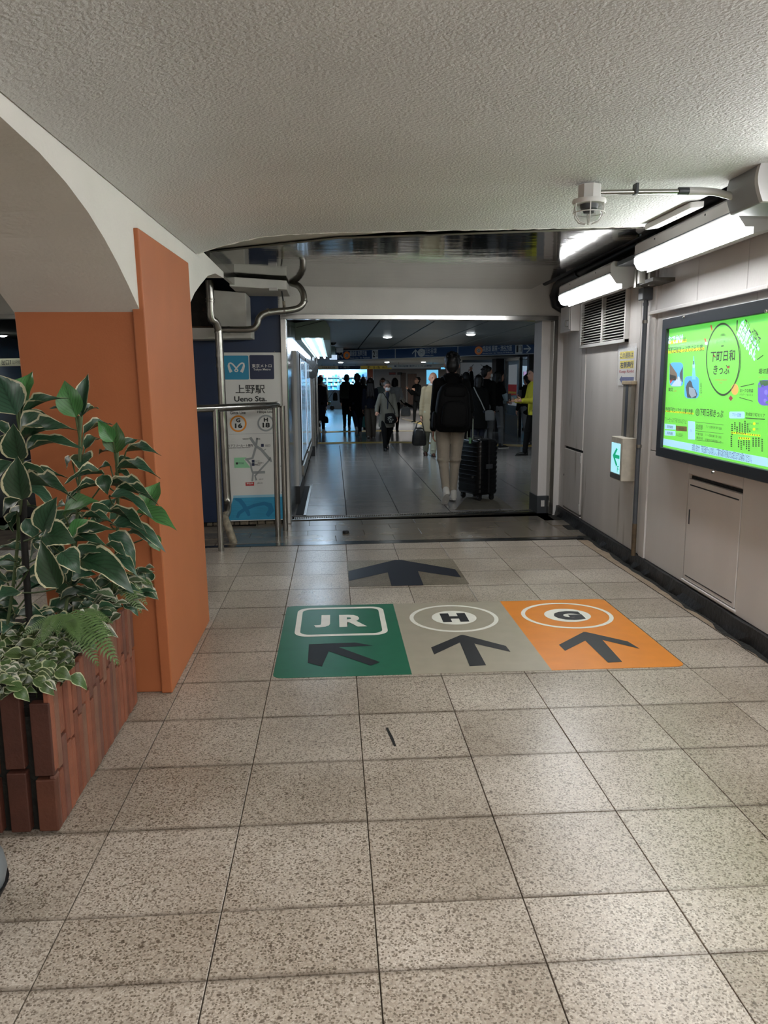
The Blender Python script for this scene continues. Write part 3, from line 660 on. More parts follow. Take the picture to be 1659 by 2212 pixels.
F_([pp((235, 562), (440, 540), (440, 572), (235, 600))], m_py, D1, 'highlight'); ltx('おでかけ', pb(232, 495, 400, 590), m_pb, .03, D2); ltx('おでかけ', pb(236, 500, 396, 584), m_pw, .01); ltx('は、', pb(405, 515, 445, 565), m_pk, .01)
F_([pp((230, 672), (640, 630), (640, 665), (230, 705))], m_py, D1, 'highlight'); ltx('下町日和きっぷでぶらり旅。', pb(233, 612, 638, 690), m_pk, .012)
# ticket outline
def ovl(s): return [(0+s*190*sin(a)*(1-.12*abs(cos(a))**3), s*408*-cos(a)) for a in (2*pi*k/56 for k in range(56))]
oc = (855, 770)
F_(ring_polys(pp(*[(oc[0]+x, oc[1]+y) for x, y in ovl(1.02)]), pp(*[(oc[0]+x, oc[1]+y) for x, y in ovl(.965)])), m_pg, D2, 'ticket_outline')
F_(ring_polys(pp(*[(oc[0]+x*1.08, oc[1]+y*.97) for x, y in ovl(1.0)])[6:23], pp(*[(oc[0]+x*1.045, oc[1]+y*.96) for x, y in ovl(1.0)])[6:23])[:-1], m_pg, D2, 'ticket_outline')
ltx('下町日和', pb(715, 668, 992, 792), m_pk, .015); ltx('きっぷ', pb(748, 832, 930, 942), m_pk, .012); ltx('めぐって楽しい', pb(783, 550, 920, 583), m_pg)
ltx('ー', pb(835, 612, 865, 625), m_pk); ltx('SHITAMACHI BIYORI', pb(765, 998, 898, 1012), m_pr); ltx('TICKET', pb(805, 1034, 850, 1046), m_pr)
for k in range(7):
    a = radians(-75+25*k); F_([pp((855+14*sin(a)-3, 515-14*cos(a)), (855+42*sin(a)-4, 515-42*cos(a)), (855+42*sin(a)+4, 515-42*cos(a)), (855+14*sin(a)+3, 515-14*cos(a)))], m_pg, D2, 'fan_mark')
for q in ([(712, 385), (726, 380), (738, 440), (726, 446)], [(640, 530), (660, 535), (672, 575), (655, 570)], [(745, 720), (765, 722), (760, 742), (742, 738)], [(905, 850), (925, 848), (928, 872), (908, 874)]): F_([pp(*q)], m_pr, D3, 'red_mark')
F_([pp((650, 575), (680, 578), (676, 606), (648, 600))], m_pw, D2, 'white_mark')
# photographs printed on the poster
def photo(x0, y0, x1, y1, base):
    return F_([pp(*[(a, b) for a, b in rrect(x0, y0, x1, y1, (x1-x0)*.28, 5)])], base, D1, 'photo')
photo(245, 805, 400, 1078, m_psky)
F_([pp((248, 810), (330, 930), (340, 1000), (250, 1000))], lit('eaves', '7b6a58', .6), D2, 'photo_house'); F_([pp((250, 940), (320, 960), (320, 1010), (250, 1010))], m_pk, D3, 'photo_shade'); F_([pp((398, 850), (362, 930), (365, 1010), (396, 1030))], m_pgrey, D2, 'photo_house')
F_([pp((262, 1075), (350, 960), (385, 1010), (375, 1075))], lit('road', 'b9d2e6', .8), D2, 'photo_road'); F_([pp((250, 1000), (300, 985), (255, 1050))], m_pr, D3, 'photo_banner')
photo(415, 962, 580, 1215, m_psky)
F_([pp((500, 1000), (520, 730), (524, 730), (545, 1000))], lit('tower', '6fc4ee', .9), D2, 'photo_tower'); F_([pp((507, 830), (538, 830), (534, 868), (511, 868))], m_pb, D3, 'photo_deck'); F_([pp((517, 790), (527, 790), (527, 830), (517, 830))], m_pgrey, D3, 'photo_deck')
F_([pp((432, 1090), (450, 1040), (480, 1005), (500, 1030), (512, 1080), (545, 1120), (565, 1170), (545, 1212), (450, 1205))], m_pgrey, D3, 'photo_statue'); F_([pp((470, 1085), (530, 1100), (555, 1180), (500, 1208), (470, 1160))], lit('statue', '9fb0c0', .6), D3+.0006, 'photo_statue')
photo(1250, 1005, 1480, 1295, m_pur)
F_([pp((1268, 1010), (1400, 1010), (1400, 1060), (1290, 1080))], lit('leafy', '3d7a4a', .5), D2, 'photo_leaf'); rnd = random.Random(2)
for k in range(12):
    x, y = rnd.uniform(1265, 1450), rnd.uniform(1070, 1260); F_([pp(*circ(x, y, rnd.uniform(10, 24), 10, rnd.uniform(14, 30)))], lit('iris%d' % (k % 3), ('8d84f0', '5b4fc4', '4aa86a')[k % 3], .7), D2+.0001*k, 'photo_flower')
ltx('柴又', pb(235, 1090, 288, 1137), m_pk, .012); ltx('しばまた', pb(292, 1122, 332, 1138), m_pr)
for k, ch in enumerate('スカイツリ'): ltx(ch, pb(592, 1040+25*k, 616, 1060+25*k), m_pk, .01)
ltx('おしあげ', pb(582, 1186, 616, 1198), m_pr)
F_([pp((1010, 325), (1024, 325), (1018, 445), (1006, 445))], m_pg, D2, 'slash'); F_([pp((1240, 770), (1310, 720), (1316, 726), (1248, 776))], m_pg, D2, 'slash')
def slant(txt, p0, p1, hgt, m, bold, d):
    (a0, b0), (a1, b1) = pp(p0, p1); ln = math.hypot(a1-a0, b1-b0); cx_, cy_ = (a0+a1)/2, (b0+b1)/2
    fit(txt, PP, (cx_-ln/2, cy_-hgt/2, cx_+ln/2, cy_+hgt/2), m, PO, d, bold, atan2(b1-b0, a1-a0))
slant('フリー切符で', (1095, 365), (1268, 590), .085, m_pg, .01, D3)
slant('自由気ままに', (1045, 400), (1245, 715), .115, m_pb, .03, D2); slant('自由気ままに', (1047, 404), (1243, 711), .105, m_pw, .0, D3)
ltx('堀切菖蒲園', pb(1262, 872, 1480, 935), m_pk, .012); ltx('ほりきりしょうぶえん', pb(1262, 965, 1440, 978), m_pr)
F_([pp(*circ(990, 1112, 42, 18, 64))], m_tan, D2, 'cookie_mark'); F_([pp((918, 1212), (942, 1180), (968, 1212), (944, 1245))], mat('print_crimson', 'b03a46', .4, emit=.4), D2, 'diamond_mark')
for q in ([(1052, 1078), (1208, 1044), (1210, 1052), (1056, 1086)], [(1042, 1200), (1196, 1244), (1194, 1250), (1042, 1208)]): F_([pp(*q)], m_pg, D2, 'ray_mark')
ltx('おトクな特典', pb(1050, 1105, 1200, 1148), m_pg, .01); ltx('パスポートもらえる', pb(1044, 1160, 1195, 1185), m_pg)
F_([pp((200, 1350), (518, 1378), (518, 1398), (200, 1368))], m_py, D1, 'highlight'); ltx('京成線下町エリアが１日乗り放題！', pb(200, 1322, 516, 1385), m_pk, .012)
F_(ring_polys(pp(*circ(565, 1372, 23, 18, 42)), pp(*circ(565, 1372, 18, 18, 34))), m_pg, D2, 'ring_mark'); ltx('得', pb(552, 1345, 580, 1400), m_pg); ltx('下町日和きっぷ', pb(592, 1335, 860, 1425), m_pg, .015)
F_([pp(*rrect(925, 1365, 1100, 1442, 14, 3))], m_pb, D1, 'label_box'); ltx('フリー区間', pb(962, 1385, 1060, 1420), mat('print_blue', '3a66a8', .4)); ltx('京成線下町エリア', pb(1112, 1380, 1335, 1420), m_pg, .01); F_([pp((1110, 1432), (1330, 1448), (1330, 1458), (1110, 1442))], m_pg, D2, 'rule')
ltx('フリーきっぷで下町をのんびりと', pb(195, 1440, 440, 1492), m_pg)
for (x0, y0, x1, y1), m, s in (((190, 1502, 314, 1570), m_pb, '発売期間'), ((318, 1524, 442, 1590), m_pbr, '通年発売'), ((190, 1576, 312, 1642), m_pb, '発売額'), ((455, 1472, 535, 1684), m_pb, 'きっぷ')):
    F_([pp((x0, y0), (x1, y0+(x1-x0)*.1), (x1, y1), (x0, y1-(x1-x0)*.06))], m, D1, 'label_box'); ltx(s, pb(x0+30, (y0+y1)/2-14, x1-30, (y0+y1)/2+18), m_pg)
ltx('大人五百円', pb(318, 1610, 400, 1650), m_pg)
for y in (1480, 1580, 1685): F_([pp((538, y), (860, y+35), (860, y+39), (538, y+4))], m_pg, D2, 'rule')
for (x0, y0, x1), s in (((548, 1512, 625), '京成線'), ((548, 1540, 625), '高砂駅'), ((660, 1530, 840), 'フリー区間内乗り降り自由'), ((548, 1606, 625), '千葉方面'), ((548, 1650, 625), '津田沼'), ((650, 1628, 838), 'フリー区間内乗り降り自由'), ((650, 1682, 838), '往復割引乗車券つき')): ltx(s, pb(x0, y0, x1, y0+30), m_pg)
# line map: columns of small station boxes
cols = [(958, 1505, 6), (990, 1485, 4), (1015, 1535, 4), (1045, 1487, 6), (1075, 1500, 6), (1105, 1468, 7), (1134, 1500, 5), (1160, 1580, 1), (950, 1640, 6), (1032, 1690, 4), (1062, 1695, 5), (1092, 1690, 3), (1122, 1690, 5), (1150, 1690, 6), (1198, 1660, 5), (1230, 1660, 5), (1262, 1660, 5), (1300, 1672, 7)]
F_([pp((x-8, y+22*k), (x+8, y+22*k+2), (x+8, y+22*k+16), (x-8, y+22*k+14)) for x, y, n in cols for k in range(n)], m_pg, D2, 'station_boxes')
F_([pp((945, 1590), (1280, 1628), (1280, 1650), (945, 1612))], m_py, D2, 'route_line'); F_([pp((1030, 1652), (1166, 1662), (1166, 1688), (1030, 1676))], m_py, D2, 'route_line')
F_([pp((950+26*k, 1594+3*k), (966+26*k, 1595+3*k), (958+26*k, 1610+3*k)) for k in range(13)]+[pp((1036+26*k, 1656+2*k), (1052+26*k, 1657+2*k), (1044+26*k, 1676+2*k)) for k in range(5)], m_pg, D3, 'route_marks')
for x, y in ((1210, 1502), (1208, 1565)): F_([pp(*circ(x, y, 15, 12, 18))], m_py, D2, 'dot'); ltx('のりば', pb(x-62, y-10, x-16, y+14), m_pg); ltx('成田方面', pb(x+18, y-14, x+52, y+6), mat('print_blue', '3a66a8', .4))
obj('glass_cover', MB(RW).box(yr+.05, yi+.01, PD-.006, PD-.004, zb+.03, zt-.03), mat('cover_glass', 'ffffff', .06, alpha=.07), PO)
# ------------------------------------------------------------------ handrail, pipes and ducts at the left of the doorway
V3 = Vector
t = thing('handrail', 'bent steel tube handrail on three posts in front of the station sign', 'handrail', (-.9, 7.2, 0))
zr = 1.255
pA = fl(478, 1190); pB = fl(601, 1158); pC = fl(617, 1145)
a0 = at(390, 883, 6.75); a1 = at(463, 882, 6.93); b1 = at(588, 879, 7.58); c1 = at(598, 878, 7.86)
def bez(p0, p1, p2, n=8): return [(1-k/n)**2*p0+2*(1-k/n)*(k/n)*p1+(k/n)**2*p2 for k in range(n+1)]
zr = a1.z; hp = [V3((a0.x, a0.y, zr)), V3((a1.x, a1.y, zr))]
m1 = V3((b1.x-.16, b1.y-.22, zr)); m2 = V3((b1.x+.03, b1.y+.0, zr)); m3 = V3((c1.x, c1.y+.02, zr))
obj('top_rail', MB().tube(hp+[m1]+bez(m1, m2, m3, 8)[1:], .034, 14), m_steel, t, 60)
for p, top in ((pA, V3((pA.x-.0, pA.y, zr))), (pB, V3((pB.x+.005, pB.y, zr-.01))), (pC, V3((pC.x, pC.y-.02, zr)))):
    ps = obj('post', MB().tube([(p.x, p.y, -.015), (top.x, top.y, top.z-.01)], .027, 14), m_steel, t, 60)
m_pvc = mat('drain_steel', 'a5a29b', .3, 1., var=.15, vscale=10)
m_pvcd = mat('drain_stained', '8a8170', .6, .3, var=.4, vscale=25, dirt=('4a4032', 20, .6))
def smooth_path(pts, n=5, r=.45):
    out = [pts[0]]
    for a, b, c in zip(pts, pts[1:], pts[2:]):
        out += bez(b+(a-b)*min(r, .9), b, b+(c-b)*min(r, .9), n)
    return out+[pts[-1]]
t = thing('drain_pipe', 'steel drain pipe running down beside the station sign to the floor', 'pipe', fl(505, 1172))
Yp = 7.62
obj('riser', MB().tube([at(472, 712, Yp), at(482, 900, Yp), at(490, 1062, Yp)], .037, 16), m_pvc, t, 60)
for y in (717, 768, 790): obj('coupling', MB().tube([at(471.5+(y-712)*.053, y-3, Yp), at(471.7+(y-712)*.053, y+3, Yp)], .0395, 16), m_pvc, t, 60)
e0 = at(490, 1060, Yp); e1 = at(492, 1085, Yp); e2 = at(491, 1108, 7.5); e3 = at(484, 1116, 7.4); e4 = at(494, 1140, 7.32); e5 = fl(505, 1173, -.012)
obj('elbow', MB().tube(smooth_path([e0, e1, e2, e3+(e4-e3)*.05], 4, .4), .037, 14), m_pvc, t, 60)
obj('foot', MB().tube(smooth_path([e2+(e3-e2)*.5, e3, e4, e5], 4, .4), [.04]*6+[.036]*40 if False else .037, 14), m_pvcd, t, 60)
t = thing('bent_drain_pipe', 'dull steel pipe with two bends under the white duct', 'pipe', at(560, 700, 7.7))
q = [at(478, 712, Yp+.02), at(546, 713, 7.64), at(557, 700, 7.65), at(558, 688, 7.65), at(572, 675, 7.67), at(642, 669, 7.78), at(657, 655, 7.8), at(656, 634, 7.82), at(646, 617, 7.86), at(630, 612, 7.95)]
pipe = obj('tube', MB().tube(smooth_path(q, 5, .42), .031, 14), m_steeld, t, 60)
for p0, p1 in ((q[0]*.8+q[1]*.2, q[0]*.72+q[1]*.28), (q[6]+(q[7]-q[6])*.1, q[6]+(q[7]-q[6])*.22), (q[4]*.93+q[5]*.07, q[4]*.87+q[5]*.13)): obj('coupling', MB().tube([p0, p1], .0345, 14), m_steeld, t, 60)
c = q[4]*.4+q[5]*.6; obj('pipe_clamp', MB().tube([c-V3((.012, 0, 0)), c+V3((.012, 0, 0))], .036, 14), m_pvc, t, 60)
obj('hanger_rod', MB().tube([c+V3((0, 0, .03)), c+V3((-.03, 0, .25))], .007, 8), m_rubber, t, 60); obj('rod_nut', MB().tube([c+V3((0, 0, .03)), c+V3((-.004, 0, .09))], .014, 8), m_pvcd, t, 60)
t = thing('trap_pipe', 'shiny steel trap bend beside the orange pillar above the drain pipe', 'pipe', at(456, 660, 7.5))
q = [at(452, 606, 7.5), at(454, 640, 7.5), at(455, 690, 7.52), at(466, 694, 7.56), at(472, 712, 7.6)]
obj('tube', MB().tube(smooth_path(q, 5, .42), .036, 14), m_pvc, t, 60)
for y in (646, 652): obj('coupling', MB().tube([at(454, y-1.5, 7.5), at(454, y+1.5, 7.5)], .042, 14), m_steeld, t, 60)
# white ducts under the ceiling
m_duct = mat('duct_paint', 'b5b2aa', .6, var=.1, vscale=6)
t = thing('white_duct', 'pale sheet metal duct above the station sign', 'duct', (-1.0, 7.9, 2.0))
obj('casing', MB().prism([(-1.13, 2.02), (-.82, 2.02), (-.82, 2.33), (-1.13, 2.36)], 'y', 7.75, 8.17), m_duct, t, bevel=.006)
obj('lower_ledge', MB().prism([(-1.42, 1.905), (-.79, 1.915), (-.79, 2.015), (-1.42, 2.015)], 'y', 7.86, 8.17), m_duct, t, bevel=.006)
obj('upper_slab', MB().prism([(-.92, 7.35), (-.42, 7.62), (-.42, 8.22), (-.92, 8.17)], 'z', 2.345, 2.43), m_duct, t, bevel=.006)
obj('clip', MB().box(-.58, -.5, 7.5, 7.55, 2.325, 2.35), m_fix, t, bevel=.003)
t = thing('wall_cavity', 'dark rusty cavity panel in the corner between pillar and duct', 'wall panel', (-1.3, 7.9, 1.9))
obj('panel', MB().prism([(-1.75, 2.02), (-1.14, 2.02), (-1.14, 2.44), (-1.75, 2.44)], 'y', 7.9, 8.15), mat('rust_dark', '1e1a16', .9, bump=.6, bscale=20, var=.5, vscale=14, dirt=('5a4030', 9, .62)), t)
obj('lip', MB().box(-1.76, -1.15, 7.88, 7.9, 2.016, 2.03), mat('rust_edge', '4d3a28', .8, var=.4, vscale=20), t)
# the steel tray's rolled left rim
t = tag(obj('trim_9', MB().prism([(-.93, 6.1), (-.90, 6.1), (-.86, 8.2), (-.89, 8.2)], 'z', 2.36, 2.462), m_steel), 'steel rim along the left edge of the drip sheet', 'rim', kind='structure')

# ------------------------------------------------------------------ station sign
SG = thing('station_sign', 'tall white station sign with map on the navy wall left of the doorway', 'sign', FW(-.83, .01, .05))
s2 = lambda x, y: (400+.208*x, 740+.208*y); SD = .02
def sp_(*pts): return [tuple(fwp(*s2(x, y), SD)) for x, y in pts]
def sb(x0, y0, x1, y1):
    xm, ym = (x0+x1)/2, (y0+y1)/2
    return fwp(*s2(x0, ym), SD)[0], fwp(*s2(xm, y1), SD)[1], fwp(*s2(x1, ym), SD)[0], fwp(*s2(xm, y0), SD)[1]
SP = PF(SD)
def SF(polys, m, d=.0008, name='patch'): return flat(polys, SP, m, SG, d, name)
def ST(s, b, m=m_bk, bold=0., d=.0024): return fit(s, SP, sb(*b), m, SG, d, bold)
obj('board', MB(FW).box(-1.105, -.53, -.001, SD, .045, 1.79), m_wh, SG, bevel=.003)
m_sb = mat('metro_blue', '1583a8', .4); m_sn = mat('metro_navy', '0c1c40', .4); m_sg = mat('sign_grey', '8f9393', .45); m_so = mat('sign_orange', 'e08a1e', .45); m_sgr = mat('sign_green', '8cc79a', .45); m_sr = mat('sign_red', 'b5262a', .45)
SF([rrect(*sb(402, 135, 660, 384), .012, 4)], m_sb); SF([rrect(*sb(670, 130, 922, 380), .012, 4)], m_sn)
# heart shaped ribbon emblem
def ribbon(pts, ws):
    out = []
    for i in range(len(pts)-1):
        (x0, y0), (x1, y1) = pts[i], pts[i+1]
        def nrm(k):
            a = pts[max(0, k-1)]; b = pts[min(len(pts)-1, k+1)]; dx, dy = b[0]-a[0], b[1]-a[1]; l = math.hypot(dx, dy); return -dy/l, dx/l
        n0, n1 = nrm(i), nrm(i+1); w0, w1 = ws[i], ws[i+1]
        out.append([(x0+n0[0]*w0, y0+n0[1]*w0), (x1+n1[0]*w1, y1+n1[1]*w1), (x1-n1[0]*w1, y1-n1[1]*w1), (x0-n0[0]*w0, y0-n0[1]*w0)])
    return out
half = [(478, 308), (462, 275), (452, 240), (455, 218), (470, 212), (490, 222), (512, 245), (532, 270), (548, 290), (540, 300), (531, 302)]
ws = [16, 14, 11, 8, 8, 8, 8, 7, 7, 6, 6]
for mir in (0, 1):
    pts = [((1062-x) if mir else x, y) for x, y in half]
    SF([sp_(*p) for p in ribbon(pts, ws)], m_wh, .0016+.0003*mir, 'emblem_ribbon')
ST('東京メトロ', (693, 222, 897, 260), m_wh, .01); ST('Tokyo Metro', (708, 266, 888, 298), m_wh, .005)
ST('上野駅', (522, 438, 828, 530), m_bk, .009); ST('Ueno Sta.', (510, 556, 846, 612), m_bk, .02)
ST('銀座線', (480, 650, 612, 700), m_bk, .009); ST('日比谷線', (725, 652, 905, 702), m_bk, .009)
ST('Ginza Line', (466, 712, 628, 744), m_bk, .015); ST('Hibiya Line', (750, 708, 915, 738), m_bk, .015)
for cx, cy, m, A, B in ((551, 842, m_so, 'G', '16'), (838, 836, m_sg, 'H', '18')):
    SF(ring_polys(sp_(*circ(cx, cy, 88, 36, 87)), sp_(*circ(cx, cy, 70, 36, 70))), m, .0016, 'line_ring')
    ST(A, (cx-22, cy-56, cx+22, cy-14), m_bk, .04); ST(B, (cx-34, cy-4, cx+42, cy+46), m_bk, .04)
SF([sp_((455, 951), (975, 938), (975, 941), (455, 954))], m_sg, .0016, 'rule')
ST('バリアフリールート案内', (420, 1056, 702, 1082), m_bk, .01); ST('Barrier-free route information', (440, 1086, 675, 1097), m_bk)
ST('至御徒町', (596, 994, 662, 1008)), ST('上野公園', (735, 994, 778, 1006))
SF([sp_((515, 1195), (640, 1192), (612, 1212), (680, 1300), (512, 1303), (508, 1200))], m_sgr, .0010, 'park_area')
for pts, wd in (([(675, 985), (735, 1075), (790, 1110), (880, 1215)], 14), ([(748, 990), (738, 1060)], 11), ([(735, 1080), (700, 1200), (625, 1215)], 12), ([(640, 1215), (680, 1260), (690, 1320), (705, 1360), (697, 1440)], 9), ([(880, 1215), (800, 1300), (725, 1385), (740, 1430)], 9), ([(705, 1350), (830, 1345)], 14), ([(880, 1190), (895, 1240)], 9), ([(815, 1120), (840, 1105)], 4)):
    SF([sp_(*p) for p in ribbon(pts, [wd]*len(pts))], m_sg, .0014, 'map_route')
for x, y in ((802, 1068), (706, 1233), (706, 1266)): SF([sp_((x-14, y-15), (x+14, y-16), (x+15, y+14), (x-13, y+15))], m_sn, .002, 'lift_mark')
SF([sp_((527, 1245), (549, 1244), (549, 1266), (528, 1267))], m_bk, .002, 'lift_mark'); ST('不忍池', (553, 1244, 608, 1264), m_sn)
ST('出口', (832, 1056, 885, 1080)), ST('エレベーター', (724, 1220, 775, 1240)), ST('改札口', (724, 1258, 778, 1276)), ST('昭和通り', (755, 1243, 815, 1256)), ST('京成上野', (765, 1412, 812, 1424)), ST('御成道', (985, 1276, 1008, 1290)), ST('上野広小路', (745, 1452, 803, 1466))
SF([sp_((628, 1451), (716, 1447), (716, 1486), (628, 1488))], m_sr, .002, 'red_label'); ST('現在地', (638, 1453, 706, 1474), m_wh, .02)
SF([sp_((500, 1588), (1044, 1574), (1045, 1600), (500, 1614))], mat('sign_paleblue', '8cbdd2', .45), .0008, 'pale_band'); SF([sp_((500, 1612), (1045, 1600), (1055, 1832), (440, 1846), (450, 1790))], mat('sign_wave_blue', '2b8bb0', .45, var=.1, vscale=6, stretch=(1, 1, 12)), .0008, 'blue_band')
m_sw = mat('sign_swirl', '156f98', .45)
for pts, w_ in (([(520, 1625), (570, 1640), (610, 1690), (650, 1760), (665, 1800)], [10, 22, 22, 20, 14]), ([(540, 1820), (560, 1770), (620, 1730), (720, 1690), (820, 1670), (880, 1690), (895, 1740), (850, 1800)], [14, 18, 18, 16, 18, 28, 30, 20])):
    SF([sp_(*p) for p in ribbon(pts, w_)], m_sw, .0012+(.0003 if len(pts) > 6 else 0), 'swirl')
for x, y in ((928, 100), (1003, 1553)):
    a, b = fwp(*s2(x, y), SD); obj('screw', MB(FW).lathe([(.001, SD), (.006, SD), (.004, SD+.003), (.001, SD+.003)], 8, (a, 0, b), 'y'), m_steeld, SG)

# ------------------------------------------------------------------ brick planter
PLx, PLy0, PLy1 = -.945, 2.48, 3.56
PL = thing('brick_planter', 'planter box clad in upright red brick tiles in front of the orange pillar', 'planter', (-1.4, 3.0, 0))
obj('trough', MB().box(-2.0, PLx-.02, PLy0+.03, PLy1, 0.0, .405), m_black, PL)
obj('soil', MB().box(-1.98, PLx-.03, PLy0+.05, PLy1-.01, .40, .43), mat('soil', '17130f', .95, bump=.8, bscale=40, var=.4, vscale=20), PL)
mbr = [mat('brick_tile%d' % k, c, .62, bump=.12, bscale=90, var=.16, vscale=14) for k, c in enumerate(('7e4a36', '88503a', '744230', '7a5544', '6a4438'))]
rnd = random.Random(12)
bmesh_cache = {}
def brick(x0, x1, y0, y1, z0, z1, m): obj('brick_tile', MB().box(x0, x1, y0, y1, z0, z1), m, PL, bevel=.004)
# right side: narrow upright tiles, two to a column, joints wandering up and down
joint = [.245, .232, .33, .30, .295, .385, .36, .37, .42, .385, .40, .44, .41, .43, .38, .40, .42, .33, .30, .34, .29, .31, .27, .30]
topz = [.507, .48, .492, .50, .497, .505, .492, .50, .508, .495, .50, .507, .468, .505, .50, .46, .503, .50, .498, .505, .50, .494, .503, .498]
n = 24; st = (PLy1-PLy0)/n
joint = [.215, .205, .31, .265, .25, .335, .30, .32, .355, .305, .335, .36, .325, .295, .34, .35, .36, .30, .285, .32, .27, .29, .25, .28]
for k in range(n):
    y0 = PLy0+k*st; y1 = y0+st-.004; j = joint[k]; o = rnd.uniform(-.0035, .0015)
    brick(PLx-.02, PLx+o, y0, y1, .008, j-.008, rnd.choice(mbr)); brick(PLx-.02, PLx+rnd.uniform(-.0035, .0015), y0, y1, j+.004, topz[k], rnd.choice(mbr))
# near side: broad tiles with open black joints, face shade put into darker colours
m_bshade = [mat('brick_shaded%d' % k, c, .6, bump=.12, bscale=90, var=.14, vscale=12) for k, c in enumerate(('522c20', '48261b', '5a3222', '3e231b'))]
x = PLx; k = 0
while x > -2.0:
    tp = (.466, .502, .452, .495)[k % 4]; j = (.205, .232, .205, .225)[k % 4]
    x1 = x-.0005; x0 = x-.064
    brick(x0, x1, PLy0-.006, PLy0+.03, .012, j-.008, rnd.choice(m_bshade)); brick(x0, x1, PLy0-.006, PLy0+.03, j+.006, tp, rnd.choice(m_bshade)); x -= .092; k += 1

# rounded grey bag at the left edge
b0 = (-1.114, 2.10, 0); t = thing('grey_bag', 'rounded grey bag on the floor at the left edge in front of the planter', 'bag', b0)
obj('body', MB().lathe([(.002, .012), (.06, .012), (.11, .03), (.138, .065), (.146, .10), (.140, .14), (.118, .175), (.08, .20), (.03, .212), (.002, .214)], 32, b0), mat('bag_grey', '6f7478', .6, bump=.15, bscale=50), t, 60)
obj('base', MB().lathe([(.002, 0), (.09, 0), (.122, .022), (.147, .066), (.149, .072), (.141, .072), (.112, .03), (.002, .014)], 32, b0), m_rubber, t, 50)
obj('handle', MB().tube([(b0[0]-.06, b0[1], .2), (b0[0]-.04, b0[1], .25), (b0[0]+.02, b0[1], .26), (b0[0]+.05, b0[1], .2)], .008, 8), m_darkg, t, 60)

# ------------------------------------------------------------------ plants
def leaf_material(name, green, rim, back=.8, rimw=.80, rimstrength=1.):
    m = bpy.data.materials.new(name); m.use_nodes = True; nt = m.node_tree; N = nt.nodes; L = nt.links; b = N['Principled BSDF']
    at_ = N.new('ShaderNodeAttribute'); at_.attribute_name = 'leaf'; sep = N.new('ShaderNodeSeparateXYZ'); L.new(at_.outputs['Vector'], sep.inputs[0])
    oi = N.new('ShaderNodeObjectInfo')
    ab = N.new('ShaderNodeMath'); ab.operation = 'ABSOLUTE'; L.new(sep.outputs[0], ab.inputs[0])
    tc = N.new('ShaderNodeTexCoord'); ns = N.new('ShaderNodeTexNoise'); ns.inputs['Scale'].default_value = 7; ns.inputs['Detail'].default_value = 3; L.new(at_.outputs['Vector'], ns.inputs['Vector'])
    off = N.new('ShaderNodeMath'); off.operation = 'MULTIPLY_ADD'; off.inputs[1].default_value = .28; L.new(ns.outputs['Fac'], off.inputs[0]); L.new(ab.outputs[0], off.inputs[2])
    r = N.new('ShaderNodeValToRGB'); r.color_ramp.elements[0].position = rimw+.14; r.color_ramp.elements[1].position = rimw+.22; L.new(off.outputs[0], r.inputs['Fac'])
    # side veins running from the midrib
    vm = N.new('ShaderNodeMath'); vm.operation = 'MULTIPLY_ADD'; vm.inputs[1].default_value = -.55; L.new(ab.outputs[0], vm.inputs[0]); L.new(sep.outputs[1], vm.inputs[2])
    wv = N.new('ShaderNodeMath'); wv.operation = 'MULTIPLY'; wv.inputs[1].default_value = 44; L.new(vm.outputs[0], wv.inputs[0])
    sn = N.new('ShaderNodeMath'); sn.operation = 'SINE'; L.new(wv.outputs[0], sn.inputs[0])
    vr = N.new('ShaderNodeMapRange'); vr.inputs[1].default_value = .2; vr.inputs[2].default_value = 1; vr.inputs[3].default_value = 1; vr.inputs[4].default_value = .68; L.new(sn.outputs[0], vr.inputs[0])
    mid = N.new('ShaderNodeMapRange'); mid.inputs[1].default_value = .0; mid.inputs[2].default_value = .09; mid.inputs[3].default_value = .6; mid.inputs[4].default_value = 1; L.new(ab.outputs[0], mid.inputs[0])
    mv = N.new('ShaderNodeMath'); mv.operation = 'MULTIPLY'; L.new(vr.outputs[0], mv.inputs[0]); L.new(mid.outputs[0], mv.inputs[1])
    hs = N.new('ShaderNodeHueSaturation'); hs.inputs['Color'].default_value = lin(green)
    vv = N.new('ShaderNodeMapRange'); vv.inputs[3].default_value = .62; vv.inputs[4].default_value = 1.3; L.new(oi.outputs['Random'], vv.inputs[0])
    mm = N.new('ShaderNodeMath'); mm.operation = 'MULTIPLY'; L.new(vv.outputs[0], mm.inputs[0]); L.new(mv.outputs[0], mm.inputs[1]); L.new(mm.outputs[0], hs.inputs['Value'])
    hv = N.new('ShaderNodeMapRange'); hv.inputs[3].default_value = .482; hv.inputs[4].default_value = .52; L.new(oi.outputs['Random'], hv.inputs[0]); L.new(hv.outputs[0], hs.inputs['Hue'])
    mx = N.new('ShaderNodeMix'); mx.data_type = 'RGBA'; L.new(r.outputs['Color'], mx.inputs[0]); L.new(hs.outputs[0], mx.inputs[6]); mx.inputs[7].default_value = lin(rim)
    L.new(mx.outputs[2], b.inputs['Base Color']); b.inputs['Roughness'].default_value = .38
    b.inputs['Specular IOR Level'].default_value = .45
    return m
